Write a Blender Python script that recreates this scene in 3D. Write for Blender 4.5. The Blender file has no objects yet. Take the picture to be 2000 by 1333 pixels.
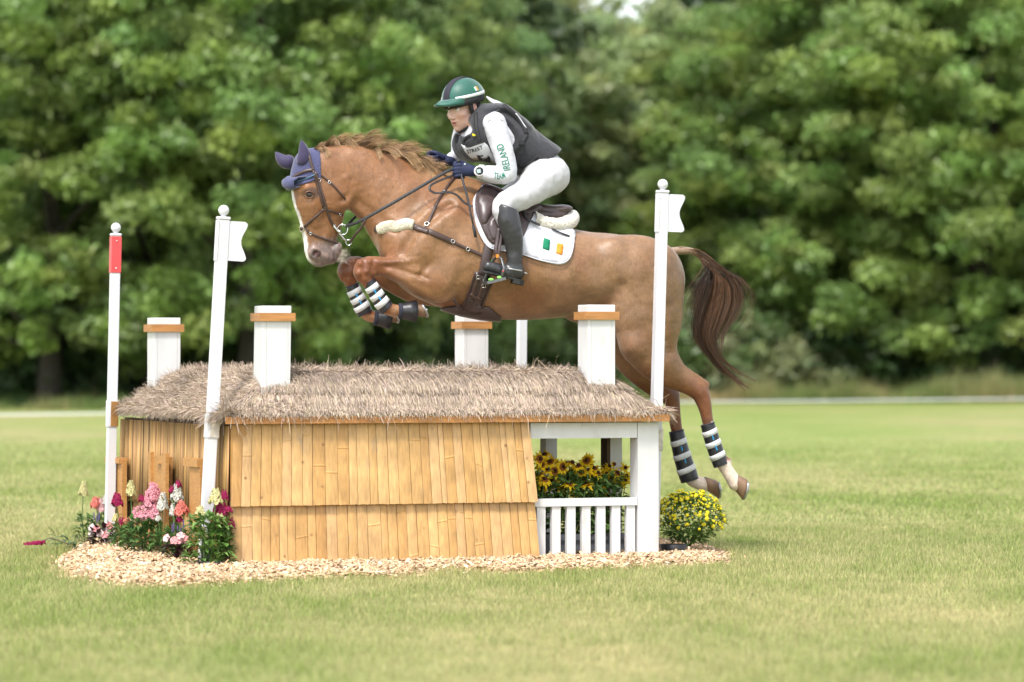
import bpy, bmesh, math, random
import numpy as np
from mathutils import Vector, Matrix, noise as mnoise
from mathutils.bvhtree import BVHTree
from mathutils.geometry import delaunay_2d_cdt

scene = bpy.context.scene
COL = scene.collection
rng = np.random.default_rng(7)
random.seed(7)
R = math.radians

# ------------------------------------------------------------------ camera
CAM_Y, CAM_Z, FPX, VH = -20.0, 1.157, 7000.0, 700.0     # metres, metres, focal length in photo pixels, horizon row
cam_data = bpy.data.cameras.new('camera')
cam = bpy.data.objects.new('camera', cam_data); COL.objects.link(cam)
cam.location = (0, CAM_Y, CAM_Z); cam.rotation_euler = (R(90), 0, 0)
cam_data.sensor_width = 36.0
cam_data.lens = FPX * 36.0 / 2000.0
cam_data.shift_y = (VH - 666.5) / 2000.0
cam_data.clip_end = 2000
cam_data.dof.use_dof = True
cam_data.dof.focus_distance = 20.35
cam_data.dof.aperture_fstop = 2.1
scene.camera = cam

# ------------------------------------------------------------------ sky, sun, exposure
SUN_EL, SUN_AZ = R(58), R(205)        # soft high sun behind thin cloud, from the camera side, slightly left
world = bpy.data.worlds.new('World'); scene.world = world; world.use_nodes = True
wn = world.node_tree; wn.nodes.clear()
sky = wn.nodes.new('ShaderNodeTexSky'); sky.sky_type = 'NISHITA'; sky.sun_disc = False
sky.sun_elevation = SUN_EL; sky.sun_rotation = SUN_AZ
sky.dust_density = 1.5; sky.air_density = 1.0; sky.ozone_density = 1.0
hs = wn.nodes.new('ShaderNodeHueSaturation'); hs.inputs['Saturation'].default_value = 0.28
bg = wn.nodes.new('ShaderNodeBackground'); bg.inputs['Strength'].default_value = 0.12
wo = wn.nodes.new('ShaderNodeOutputWorld')
wn.links.new(sky.outputs[0], hs.inputs['Color']); wn.links.new(hs.outputs[0], bg.inputs['Color']); wn.links.new(bg.outputs[0], wo.inputs['Surface'])
sun_data = bpy.data.lights.new('sun', 'SUN'); sun_data.energy = 1.5; sun_data.angle = R(10); sun_data.color = (1.0, 0.96, 0.9)
sun = bpy.data.objects.new('sun', sun_data); COL.objects.link(sun); sun.location = (0, -10, 30)
sd = Vector((math.sin(SUN_AZ) * math.cos(SUN_EL), math.cos(SUN_AZ) * math.cos(SUN_EL), math.sin(SUN_EL)))
sun.rotation_euler = sd.to_track_quat('Z', 'Y').to_euler()
scene.view_settings.view_transform = 'Standard'; scene.view_settings.look = 'None'
scene.view_settings.gamma = 1.0; scene.view_settings.use_curve_mapping = False
scene.view_settings.exposure = 1.6
scene.render.engine = 'CYCLES'
scene.cycles.use_denoising = True
scene.cycles.max_bounces = 6; scene.cycles.diffuse_bounces = 3; scene.cycles.transparent_max_bounces = 6

# ------------------------------------------------------------------ helpers
def ray(u, v):
    return Vector(((u - 1000) / FPX, 1.0, -(v - VH) / FPX))
def P(u, v, d):                       # world point at distance d in front of the camera plane
    r = ray(u, v); return Vector((r.x * d, CAM_Y + d, CAM_Z + r.z * d))
def G(u, v, z=0.0):                   # point on the ground
    d = (CAM_Z - z) * FPX / (v - VH); return P(u, v, d)
def to_px(p):
    d = p[1] - CAM_Y
    return 1000 + FPX * p[0] / d, VH - FPX * (p[2] - CAM_Z) / d

def rgb(h):                            # sRGB 0-255 -> linear
    return tuple(((c / 255) / 12.92 if c / 255 <= .04045 else ((c / 255 + .055) / 1.055) ** 2.4) for c in h)

MATS = {}
def mat(name, col, rough=.6, var=.12, scale=30, stretch=(1, 1, 1), bump=0.0, bscale=None, bdist=.01, attr=False, metal=0,
        spec=.4, sheen=0, trans=0.0, coat=0, detail=4, bdetail=5, col2=None, var2=0.0, scale2=4):
    m = bpy.data.materials.new(name); m.use_nodes = True
    nt = m.node_tree; N = nt.nodes; Lk = nt.links; N.clear()
    out = N.new('ShaderNodeOutputMaterial'); b = N.new('ShaderNodeBsdfPrincipled')
    b.inputs['Roughness'].default_value = rough; b.inputs['Metallic'].default_value = metal
    b.inputs['Specular IOR Level'].default_value = spec
    b.inputs['Sheen Weight'].default_value = sheen; b.inputs['Coat Weight'].default_value = coat
    tc = N.new('ShaderNodeTexCoord'); mp = N.new('ShaderNodeMapping'); mp.inputs['Scale'].default_value = stretch
    Lk.new(tc.outputs['Object'], mp.inputs['Vector'])
    nz = N.new('ShaderNodeTexNoise'); nz.inputs['Scale'].default_value = scale; nz.inputs['Detail'].default_value = detail
    Lk.new(mp.outputs[0], nz.inputs['Vector'])
    rp = N.new('ShaderNodeValToRGB'); rp.color_ramp.elements[0].position = .3; rp.color_ramp.elements[1].position = .7
    if attr: base0, base1 = (1 - var,) * 3, (1 + var,) * 3
    else:
        base0 = tuple(c * (1 - var) for c in col); base1 = tuple(min(1, c * (1 + var)) for c in (col2 or col))
    rp.color_ramp.elements[0].color = (*base0, 1); rp.color_ramp.elements[1].color = (*base1, 1)
    Lk.new(nz.outputs['Fac'], rp.inputs[0]); cs = rp.outputs[0]
    if var2:
        n2 = N.new('ShaderNodeTexNoise'); n2.inputs['Scale'].default_value = scale2; Lk.new(tc.outputs['Object'], n2.inputs['Vector'])
        r2 = N.new('ShaderNodeValToRGB'); r2.color_ramp.elements[0].position = .3; r2.color_ramp.elements[1].position = .7
        r2.color_ramp.elements[0].color = (1 - var2,) * 3 + (1,); r2.color_ramp.elements[1].color = (1 + var2,) * 3 + (1,)
        Lk.new(n2.outputs['Fac'], r2.inputs[0])
        x2 = N.new('ShaderNodeMix'); x2.data_type = 'RGBA'; x2.blend_type = 'MULTIPLY'; x2.inputs[0].default_value = 1
        Lk.new(cs, x2.inputs[6]); Lk.new(r2.outputs[0], x2.inputs[7]); cs = x2.outputs[2]
    if attr:
        at = N.new('ShaderNodeAttribute'); at.attribute_name = 'col'
        x = N.new('ShaderNodeMix'); x.data_type = 'RGBA'; x.blend_type = 'MULTIPLY'; x.inputs[0].default_value = 1
        Lk.new(at.outputs['Color'], x.inputs[6]); Lk.new(cs, x.inputs[7]); cs = x.outputs[2]
    Lk.new(cs, b.inputs['Base Color'])
    if bump:
        bn = N.new('ShaderNodeTexNoise'); bn.inputs['Scale'].default_value = bscale or scale; bn.inputs['Detail'].default_value = bdetail
        Lk.new(mp.outputs[0], bn.inputs['Vector'])
        bp = N.new('ShaderNodeBump'); bp.inputs['Strength'].default_value = bump; bp.inputs['Distance'].default_value = bdist
        Lk.new(bn.outputs['Fac'], bp.inputs['Height']); Lk.new(bp.outputs[0], b.inputs['Normal'])
    sh = b.outputs[0]
    if trans:
        t = N.new('ShaderNodeBsdfTranslucent'); Lk.new(cs, t.inputs['Color'])
        ms = N.new('ShaderNodeMixShader'); ms.inputs[0].default_value = trans
        Lk.new(sh, ms.inputs[1]); Lk.new(t.outputs[0], ms.inputs[2]); sh = ms.outputs[0]
    Lk.new(sh, out.inputs['Surface'])
    m['_bsdf'] = b.name
    MATS[name] = m
    return m

def grime(m, col, lo, hi, amt, scale, stretch=(1, 1, 1), detail=6):   # dirt or wear with a shape of its own over a material's colour
    nt = m.node_tree; N = nt.nodes; L = nt.links; b = N[m['_bsdf']]; src = b.inputs['Base Color'].links[0].from_socket
    tc = N.new('ShaderNodeTexCoord'); mp = N.new('ShaderNodeMapping'); mp.inputs['Scale'].default_value = stretch; L.new(tc.outputs['Object'], mp.inputs['Vector'])
    n = N.new('ShaderNodeTexNoise'); n.inputs['Scale'].default_value = scale; n.inputs['Detail'].default_value = detail; n.inputs['Roughness'].default_value = .65; L.new(mp.outputs[0], n.inputs['Vector'])
    r = N.new('ShaderNodeMapRange'); r.inputs['From Min'].default_value = lo; r.inputs['From Max'].default_value = hi; r.inputs['To Max'].default_value = amt; L.new(n.outputs['Fac'], r.inputs['Value'])
    x = N.new('ShaderNodeMix'); x.data_type = 'RGBA'; L.new(r.outputs[0], x.inputs[0]); L.new(src, x.inputs[6]); x.inputs[7].default_value = (*col, 1); L.new(x.outputs[2], b.inputs['Base Color'])
    return m

def mesh_data(name, verts, faces, mt=None, smooth=False, cols=None):
    me = bpy.data.meshes.new(name)
    verts = np.asarray(verts, dtype=np.float32).reshape(-1, 3)
    if isinstance(faces, np.ndarray):
        k = faces.shape[1]; nf = len(faces)
        me.vertices.add(len(verts)); me.vertices.foreach_set('co', verts.ravel())
        me.loops.add(nf * k); me.loops.foreach_set('vertex_index', faces.astype(np.int32).ravel())
        me.polygons.add(nf); me.polygons.foreach_set('loop_start', np.arange(0, nf * k, k, dtype=np.int32))
        me.polygons.foreach_set('loop_total', np.full(nf, k, dtype=np.int32))
        me.update(calc_edges=True)
    else:
        me.from_pydata([tuple(v) for v in verts], [], faces); me.update()
    if cols is not None:
        ca = me.color_attributes.new('col', 'FLOAT_COLOR', 'POINT')
        c = np.asarray(cols, dtype=np.float32)
        if c.shape[1] == 3: c = np.hstack([c, np.ones((len(c), 1), np.float32)])
        ca.data.foreach_set('color', c.ravel())
    if smooth: me.polygons.foreach_set('use_smooth', np.ones(len(me.polygons), dtype=bool))
    if mt is not None: me.materials.append(mt)
    return me
def link(name, data, parent=None, loc=None):
    o = bpy.data.objects.new(name, data); COL.objects.link(o)
    if parent is not None: o.parent = parent
    if loc is not None: o.location = loc
    return o
def obj(name, verts, faces, mt, parent=None, smooth=False, cols=None, loc=None):
    return link(name, mesh_data(name, verts, faces, mt, smooth, cols), parent, loc)
def tag(o, label=None, cat=None, group=None, kind=None):
    if label: o['label'] = label
    if cat: o['category'] = cat
    if group: o['group'] = group
    if kind: o['kind'] = kind
    return o
def empty(name, loc, rz=0.0):
    o = bpy.data.objects.new(name, None); COL.objects.link(o); o.location = loc; o.rotation_euler = (0, 0, rz)
    o.empty_display_size = .1
    return o
def copy_tree(o, parent=None):
    c = o.copy(); COL.objects.link(c); c.parent = parent
    for ch in list(o.children): copy_tree(ch, c)
    return c

def catmull(pts, n):
    pts = [np.asarray(p, float) for p in pts]; out = []
    for i in range(len(pts) - 1):
        p0 = pts[max(i - 1, 0)]; p1 = pts[i]; p2 = pts[i + 1]; p3 = pts[min(i + 2, len(pts) - 1)]
        for j in range(n):
            t = j / n
            out.append(.5 * (2 * p1 + (p2 - p0) * t + (2 * p0 - 5 * p1 + 4 * p2 - p3) * t * t + (3 * p1 - p0 - 3 * p2 + p3) * t ** 3))
    out.append(pts[-1]); return out

class MB:                              # collects simple shapes into one mesh
    def __init__(s): s.v = []; s.f = []; s.c = []
    def add(s, vs, fs, col=None):
        b = len(s.v); s.v += [tuple(x) for x in vs]; s.f += [tuple(i + b for i in f) for f in fs]
        s.c += [tuple(col) if col is not None else (1, 1, 1)] * len(vs); return s
    def hexa(s, c8, col=None):         # 8 corners: bottom 4 ccw, top 4 ccw
        return s.add(c8, [(3, 2, 1, 0), (4, 5, 6, 7), (0, 1, 5, 4), (1, 2, 6, 5), (2, 3, 7, 6), (3, 0, 4, 7)], col)
    def box(s, x0, x1, y0, y1, z0, z1, col=None):
        return s.hexa([(x0, y0, z0), (x1, y0, z0), (x1, y1, z0), (x0, y1, z0), (x0, y0, z1), (x1, y0, z1), (x1, y1, z1), (x0, y1, z1)], col)
    def tube(s, pts, radii, n=8, col=None, cap=True, flat=1.0, up=None):
        pts = [Vector(p) for p in pts]; vs = []; fs = []
        if not hasattr(radii, '__len__'): radii = [radii] * len(pts)
        prev = None
        for i, p in enumerate(pts):
            t = (pts[min(i + 1, len(pts) - 1)] - pts[max(i - 1, 0)]).normalized()
            if up is not None: ref = Vector(up)
            elif prev is not None: ref = prev
            else: ref = Vector((0, 0, 1)) if abs(t.z) < .9 else Vector((1, 0, 0))
            a = (ref - t * ref.dot(t)); a = a.normalized() if a.length > 1e-6 else t.orthogonal().normalized()
            prev = a; b = t.cross(a)
            for j in range(n):
                q = 2 * math.pi * j / n
                vs.append(p + (a * math.cos(q) + b * math.sin(q) * flat) * radii[i])
        for i in range(len(pts) - 1):
            for j in range(n):
                fs.append((i * n + j, i * n + (j + 1) % n, (i + 1) * n + (j + 1) % n, (i + 1) * n + j))
        if cap:
            fs.append(tuple(reversed(range(n)))); fs.append(tuple(range((len(pts) - 1) * n, len(pts) * n)))
        return s.add(vs, fs, col)
    def lathe(s, prof, n=20, c=(0, 0, 0), axis=None, col=None):      # prof: (r, h) pairs along axis
        A = Vector(axis).normalized() if axis is not None else Vector((0, 0, 1))
        a = A.orthogonal().normalized(); b = A.cross(a); vs = []; fs = []; c = Vector(c)
        for r, h in prof:
            for j in range(n):
                q = 2 * math.pi * j / n; vs.append(c + A * h + (a * math.cos(q) + b * math.sin(q)) * r)
        for i in range(len(prof) - 1):
            for j in range(n): fs.append((i * n + j, i * n + (j + 1) % n, (i + 1) * n + (j + 1) % n, (i + 1) * n + j))
        fs.append(tuple(reversed(range(n)))); fs.append(tuple(range((len(prof) - 1) * n, len(prof) * n)))
        return s.add(vs, fs, col)
    def ball(s, c, r, nu=10, nv=7, col=None, scale=(1, 1, 1), rot=None):
        vs = []; fs = []; c = Vector(c)
        for i in range(nv + 1):
            th = math.pi * i / nv
            for j in range(nu):
                q = 2 * math.pi * j / nu
                p = Vector((math.sin(th) * math.cos(q) * scale[0], math.sin(th) * math.sin(q) * scale[1], math.cos(th) * scale[2])) * r
                if rot is not None: p = rot @ p
                vs.append(c + p)
        for i in range(nv):
            for j in range(nu): fs.append((i * nu + j, (i + 1) * nu + j, (i + 1) * nu + (j + 1) % nu, i * nu + (j + 1) % nu))
        return s.add(vs, fs, col)
    def build(s, name, mt, parent=None, smooth=False, loc=None):
        return obj(name, s.v, s.f, mt, parent, smooth, s.c, loc)
# ------------------------------------------------------------------ smooth body modelling (distance field -> one continuous mesh)
class SDF:
    def __init__(s, xs, ys, zs):
        s.ax = [np.asarray(a, np.float32) for a in (xs, ys, zs)]
        s.F = np.full([len(a) for a in s.ax], 1.0, np.float32)
    def sl(s, lo, hi):
        r = []
        for a, l, h in zip(s.ax, lo, hi):
            r.append(slice(max(0, int(np.searchsorted(a, l)) - 1), min(len(a), int(np.searchsorted(a, h)) + 1)))
        return tuple(r)
    def xyz(s, w):
        return s.ax[0][w[0]][:, None, None], s.ax[1][w[1]][None, :, None], s.ax[2][w[2]][None, None, :]
    def mix(s, w, d, k, op='u'):
        A = s.F[w]
        if op == 's': d = -d
        if k <= 0:
            s.F[w] = np.minimum(A, d) if op == 'u' else np.maximum(A, d); return
        h = np.maximum(k - np.abs(A - d), 0) / k; h = h * h * (k / 4)
        s.F[w] = (np.minimum(A, d) - h) if op == 'u' else (np.maximum(A, d) + h)
    def tube(s, nodes, k=.02, dens=3, op='u', infl=0.0):
        """nodes (x, y, z, a, b): a = half thickness in the xz profile plane, b = half thickness across it"""
        nd = np.array(catmull(nodes, dens) if dens > 1 else nodes, np.float32)
        nd[:, 3:] += infl
        m = k + .03; rad = np.maximum(nd[:, 3], nd[:, 4])
        lo = (nd[:, :3] - rad[:, None]).min(0) - m; hi = (nd[:, :3] + rad[:, None]).max(0) + m
        W = s.sl(lo, hi); T = np.full(s.F[W].shape, 1.0, np.float32); o = [w.start for w in W]
        for i in range(len(nd) - 1):
            A, B = nd[i], nd[i + 1]; r = max(rad[i], rad[i + 1]) + m
            w = s.sl(np.minimum(A[:3], B[:3]) - r, np.maximum(A[:3], B[:3]) + r)
            w = tuple(slice(max(p.start, q.start), min(p.stop, q.stop)) for p, q in zip(w, W))
            X, Y, Z = s.xyz(w); dx, dy, dz = B[:3] - A[:3]; L2 = dx * dx + dz * dz + dy * dy + 1e-9
            t = np.clip(((X - A[0]) * dx + (Y - A[1]) * dy + (Z - A[2]) * dz) / L2, 0, 1)
            a = A[3] + (B[3] - A[3]) * t; b = A[4] + (B[4] - A[4]) * t
            q2 = (X - A[0] - dx * t) ** 2 + (Z - A[2] - dz * t) ** 2; y2 = (Y - A[1] - dy * t) ** 2
            k0 = np.sqrt(q2 / (a * a) + y2 / (b * b)); k1 = np.sqrt(q2 / a ** 4 + y2 / b ** 4) + 1e-6
            d = k0 * (k0 - 1) / k1
            d = np.where(k0 < .3, -np.minimum(a, b) * .7, d)
            lw = tuple(slice(x.start - q, x.stop - q) for x, q in zip(w, o))
            np.minimum(T[lw], d, out=T[lw])
        s.mix(W, T, k, op)
    def ell(s, c, r, ang=0.0, k=.02, op='u', M3=None, infl=0.0):
        """ellipsoid; ang turns it in the xz plane (positive: x towards +z); M3 rows = local axes"""
        r = np.array(r, np.float32) + infl; m = k + .03; R_ = r.max() + m
        c = np.array(c, np.float32); w = s.sl(c - R_, c + R_); X, Y, Z = s.xyz(w)
        X = X - c[0]; Y = Y - c[1]; Z = Z - c[2]
        if M3 is None:
            ca, sa = math.cos(ang), math.sin(ang); p = (X * ca + Z * sa, Y, -X * sa + Z * ca)
        else:
            p = [X * M3[i][0] + Y * M3[i][1] + Z * M3[i][2] for i in range(3)]
        k0 = np.sqrt(sum((p[i] / r[i]) ** 2 for i in range(3))); k1 = np.sqrt(sum((p[i] / r[i] ** 2) ** 2 for i in range(3))) + 1e-6
        d = k0 * (k0 - 1) / k1; d = np.where(k0 < .3, -r.min() * .7, d)
        s.mix(w, d, k, op)
    def half(s, n, c, k=0.0):          # keep only the side where (p-c).n < 0
        X, Y, Z = s.xyz((slice(None),) * 3); n = Vector(n).normalized()
        d = (X - c[0]) * n.x + (Y - c[1]) * n.y + (Z - c[2]) * n.z
        s.mix((slice(None),) * 3, -d.astype(np.float32), k, 's')
    def mesh(s, smooth=2):
        F = s.F; S = F < 0; n = np.array(F.shape)
        c = S[:-1, :-1, :-1].astype(np.uint8)
        for dx in (0, 1):
            for dy in (0, 1):
                for dz in (0, 1):
                    if dx or dy or dz: c = c + S[dx:n[0] - 1 + dx, dy:n[1] - 1 + dy, dz:n[2] - 1 + dz]
        act = (c > 0) & (c < 8); I = np.argwhere(act); N = len(I)
        idx = np.full(act.shape, -1, np.int32); idx[act] = np.arange(N, dtype=np.int32)
        acc = np.zeros((N, 3), np.float64); cnt = np.zeros(N)
        cor = [(a, b, d) for a in (0, 1) for b in (0, 1) for d in (0, 1)]
        val = {q: F[I[:, 0] + q[0], I[:, 1] + q[1], I[:, 2] + q[2]] for q in cor}
        pos = {q: np.stack([s.ax[j][I[:, j] + q[j]] for j in range(3)], 1) for q in cor}
        for q in cor:
            for ax in range(3):
                if q[ax] == 0:
                    p = list(q); p[ax] = 1; p = tuple(p)
                    a, b = val[q], val[p]; m = (a < 0) != (b < 0)
                    t = a[m] / (a[m] - b[m]); acc[m] += pos[q][m] + (pos[p][m] - pos[q][m]) * t[:, None]; cnt[m] += 1
        V = acc / cnt[:, None]; Fs = []
        for ax in range(3):
            o1, o2 = [(1, 2), (2, 0), (0, 1)][ax]
            sA = [slice(1, -1)] * 3; sA[ax] = slice(0, -1); sB = [slice(1, -1)] * 3; sB[ax] = slice(1, None)
            a = S[tuple(sA)]; b = S[tuple(sB)]; E = np.argwhere(a != b)
            if not len(E): continue
            flip = a[E[:, 0], E[:, 1], E[:, 2]]
            E = E + 1; E[:, ax] -= 1
            def cell(d1, d2):
                q = E.copy(); q[:, o1] -= d1; q[:, o2] -= d2; return idx[q[:, 0], q[:, 1], q[:, 2]]
            Q = np.stack([cell(1, 1), cell(0, 1), cell(0, 0), cell(1, 0)], 1)
            Q[~flip] = Q[~flip][:, ::-1]; Fs.append(Q)
        Q = np.concatenate(Fs); Q = Q[(Q >= 0).all(1)]
        for _ in range(smooth):
            sm = np.zeros_like(V); ct = np.zeros(len(V))
            for i in range(4):
                a, b = Q[:, i], Q[:, (i + 1) % 4]
                for j in range(3): sm[:, j] += np.bincount(a, V[b, j], len(V)) + np.bincount(b, V[a, j], len(V))
                ct += np.bincount(a, minlength=len(V)) + np.bincount(b, minlength=len(V))
            V = V * .5 + .5 * sm / np.maximum(ct, 1)[:, None]
        return V, Q
def axis(*parts):                      # axis(start, (end, step), (end, step) ...)
    a = [parts[0]]
    for e, st in parts[1:]:
        k = max(1, int(round((e - a[-1]) / st))); a += list(np.linspace(a[-1], e, k + 1)[1:])
    return a

# ------------------------------------------------------------------ the horse's own frame: x along its back (head at -x), y away from the camera
PHI = R(12)
HO = Vector((-.06, 1.0, 0.0))
EX = Vector((math.cos(PHI), math.sin(PHI), 0)); EY = Vector((-math.sin(PHI), math.cos(PHI), 0))
CAMP = Vector((0, CAM_Y, CAM_Z))
def H(u, v, y=0.0):                    # photo pixel + sideways offset -> point in the horse's frame
    r = ray(u, v); t = (y + (HO - CAMP).dot(EY)) / r.dot(EY); p = CAMP + r * t - HO
    return Vector((p.dot(EX), y, p.z))
def H_px(V):                           # horse frame -> photo pixels (arrays)
    V = np.asarray(V, float)
    X = HO.x + V[:, 0] * EX.x + V[:, 1] * EY.x; Y = HO.y + V[:, 0] * EX.y + V[:, 1] * EY.y
    d = Y - CAM_Y; return 1000 + FPX * X / d, VH - FPX * (V[:, 2] - CAM_Z) / d
PXM = 1 / 334.0
def hn(u, v, y, a, b=None):            # tube node: pixel, offset, half thickness in px, half width in m
    p = H(u, v, y); a = a * PXM; return (p.x, p.y, p.z, a, a if b is None else b)
# ------------------------------------------------------------------ horse body
x_l, x_r = H(545, 500).x, H(1475, 800).x
hs_ = SDF(axis(x_l, (H(770, 500).x, .006), (H(1290, 500).x, .013), (x_r, .008)),
          axis(-.37, (-.27, .012), (.27, .0075), (.37, .012)),
          axis(.26, (1.15, .0085), (1.9, .0075), (2.42, .006)))
def tb(vt, vb, u, hw, y=0):
    return hn(u, (vt + vb) / 2, y, (vb - vt) / 2, hw)
# barrel
hs_.tube([tb(425, 560, 822, .19), tb(393, 588, 850, .235), tb(372, 603, 885, .262), tb(367, 616, 925, .28), tb(386, 624, 970, .295), tb(414, 626, 1030, .305),
          tb(440, 622, 1085, .30), tb(452, 614, 1140, .285), tb(456, 606, 1190, .265), tb(466, 606, 1235, .26), tb(486, 604, 1278, .215)], k=.02, dens=3)
# withers
hs_.tube([hn(850, 372, 0, 34, .07), hn(900, 372, 0, 30, .06), hn(960, 390, 0, 24, .07)], k=.08)
# neck
hs_.tube([hn(648, 332, 0, 42, .075), hn(672, 340, 0, 52, .083), hn(703, 350, 0, 60, .088), hn(742, 371, 0, 69, .098), hn(782, 402, 0, 82, .125), hn(822, 440, 0, 98, .17), hn(850, 470, 0, 92, .19)], k=.06)
# crest and throat
hs_.tube([hn(640, 300, 0, 10, .03), hn(700, 302, 0, 12, .03), hn(760, 322, 0, 14, .035), hn(830, 348, 0, 16, .04)], k=.06)
hs_.tube([hn(690, 398, 0, 7, .035), hn(716, 418, 0, 8, .035), hn(740, 448, 0, 12, .05)], k=.05)
# breast
hs_.ell(H(782, 478, -.09), (.125, .10, .16), R(20), k=.06); hs_.ell(H(782, 478, .09), (.125, .10, .16), R(20), k=.06)
# head
hs_.tube([hn(628, 322, 0, 28, .075), hn(621, 345, 0, 50, .092), hn(623, 380, 0, 53, .096), hn(627, 415, 0, 46, .08), hn(626, 448, 0, 37, .060), hn(624, 474, 0, 31, .052), hn(624, 493, 0, 28, .054), hn(624, 503, 0, 17, .048)], k=.035)
for s in (-1, 1):
    hs_.ell(H(650, 378, s * .062), (.088, .038, .105), R(10), k=.03)          # cheek
    hs_.ell(H(604, 372, s * .082), (.045, .028, .032), R(-60), k=.025)        # brow
    hs_.tube([hn(606, 398, s * .078, 5), hn(610, 420, s * .066, 5), hn(616, 440, s * .056, 4)], k=.025)   # facial crest
    hs_.ell(H(614, 494, s * .045), (.034, .024, .038), R(-30), k=.02)         # nostril rim
    hs_.ell(H(638, 500, s * .030), (.040, .028, .036), R(25), k=.016)            # upper lip
    hs_.ell(H(657, 490, s * .020), (.030, .028, .055), R(-22), k=.014)          # lower lip
    hs_.tube([hn(676, 350, s * .055, 8), hn(684, 372, s * .055, 9), hn(676, 400, s * .05, 8)], k=.03)   # jaw edge
hs_.ell(H(650, 508, 0), (.04, .04, .024), R(20), k=.02)                       # chin
for s in (-1, 1):
    hs_.ell(H(616, 496, s * .072), (.015, .024, .026), R(-35), k=.012, op='s')   # nostril
    hs_.ell(H(604, 380, s * .107), (.021, .014, .015), R(10), k=.012, op='s')    # eye socket
    hs_.tube([hn(646, 516, s * .052, 2.4), hn(645, 494, s * .058, 2.6), hn(650, 472, s * .060, 2.4), hn(653, 462, s * .064, 2)], k=.008, op='s')   # mouth line
    hs_.tube([hn(668, 392, s * .09, 2), hn(690, 372, s * .10, 3), hn(688, 352, s * .1, 3)], k=.025, op='s')
    hs_.tube([hn(622, 405, s * .1, 3), hn(632, 430, s * .085, 4), hn(634, 455, s * .075, 3)], k=.03, op='s')
# near foreleg (shoulder, arm, forearm, knee, cannon, pastern)
def foreleg(s, pts_fore, pts_can, pts_past, ydx):
    hs_.tube(pts_fore, k=.03, dens=4); hs_.tube(pts_can, k=.012, dens=3); hs_.tube(pts_past, k=.012, dens=3)
for s in (-1, 1):
    hs_.tube([hn(905, 392, s * .12, 22, .06), hn(868, 430, s * .17, 34, .075), hn(828, 478, s * .18, 42, .085), hn(808, 505, s * .17, 38, .08)], k=.06)   # shoulder blade
    hs_.ell(H(866, 536, s * .185), (.15, .075, .125), R(25), k=.05)            # upper arm
Y1 = -.165
hs_.tube([hn(858, 550, -.185, 42, .085), hn(832, 543, -.18, 40, .085), hn(803, 532, -.175, 31, .068), hn(778, 528, -.17, 24, .055), hn(752, 522, Y1, 19.5, .045), hn(733, 520, Y1, 19, .043), hn(717, 523, Y1, 20.5, .046), hn(711, 536, Y1, 17, .043), hn(717, 550, Y1, 12, .033)], k=.022)
hs_.ell(H(703, 527, Y1), (.022, .034, .04), R(20), k=.02)
hs_.ell(H(729, 533, Y1), (.022, .026, .022), R(20), k=.02)
for Yk, du_ in ((Y1, 0), (.12, -31)):
    for s in (-1, 1):
        for (u_, v_, o_, r_) in ((704, 516, .034, .017), (701, 534, .036, .017), (716, 531, .042, .015), (713, 546, .034, .013), (722, 512, .040, .015), (731, 534, .030, .014)): hs_.ell(H(u_ + du_, v_, Yk + s * o_), (r_, r_ * .8, r_ * 1.1), 0, k=.009)
        hs_.tube([hn(742 + du_, 511, Yk + s * .050, 2, .01), hn(728 + du_, 520, Yk + s * .056, 2.2, .012), hn(722 + du_, 540, Yk + s * .056, 2, .010)], k=.012, op='s')
    hs_.tube([hn(700 + du_, 510, Yk, 3, .022), hn(693 + du_, 532, Yk, 3.5, .026), hn(699 + du_, 546, Yk, 3, .02)], k=.012)
hs_.tube([hn(714, 542, Y1, 12, .033), hn(722, 558, Y1, 10.5, .028), hn(740, 583, Y1, 10.5, .027), hn(754, 600, Y1, 12.5, .031), hn(765, 606, Y1, 12.5, .032), hn(778, 607, Y1, 11, .029), hn(792, 608, Y1, 12, .033)], k=.012)
hs_.ell(H(770, 612, Y1), (.024, .022, .018), 0, k=.015)
hs_.tube([hn(812, 508, -.238, 3, .012), hn(770, 512, -.215, 3, .012), hn(738, 512, -.20, 2.5, .010)], k=.025)
hs_.tube([hn(838, 575, -.235, 4, .014), hn(800, 552, -.222, 4, .012), hn(760, 532, -.205, 2.5, .010)], k=.03)
hs_.tube([hn(835, 545, -.262, 3, .012), hn(790, 530, -.238, 2.5, .010), hn(755, 521, -.212, 2, .008)], k=.012, op='s')
Y2 = .12
hs_.tube([hn(850, 560, .17, 40, .085), hn(812, 560, .16, 34, .07), hn(778, 553, .14, 25, .055), hn(745, 540, .13, 20, .046), hn(712, 524, Y2, 19, .044), hn(690, 521, Y2, 20, .046), hn(681, 534, Y2, 17, .043), hn(686, 552, Y2, 12, .033)], k=.022)
hs_.ell(H(673, 528, Y2), (.022, .034, .04), R(20), k=.02)
hs_.tube([hn(683, 542, Y2, 12, .033), hn(688, 560, Y2, 10.5, .028), hn(702, 590, Y2, 10.5, .027), hn(714, 611, Y2, 12.5, .031), hn(724, 618, Y2, 12, .032), hn(737, 621, Y2, 11, .029), hn(752, 621, Y2, 12, .032)], k=.012)
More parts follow.
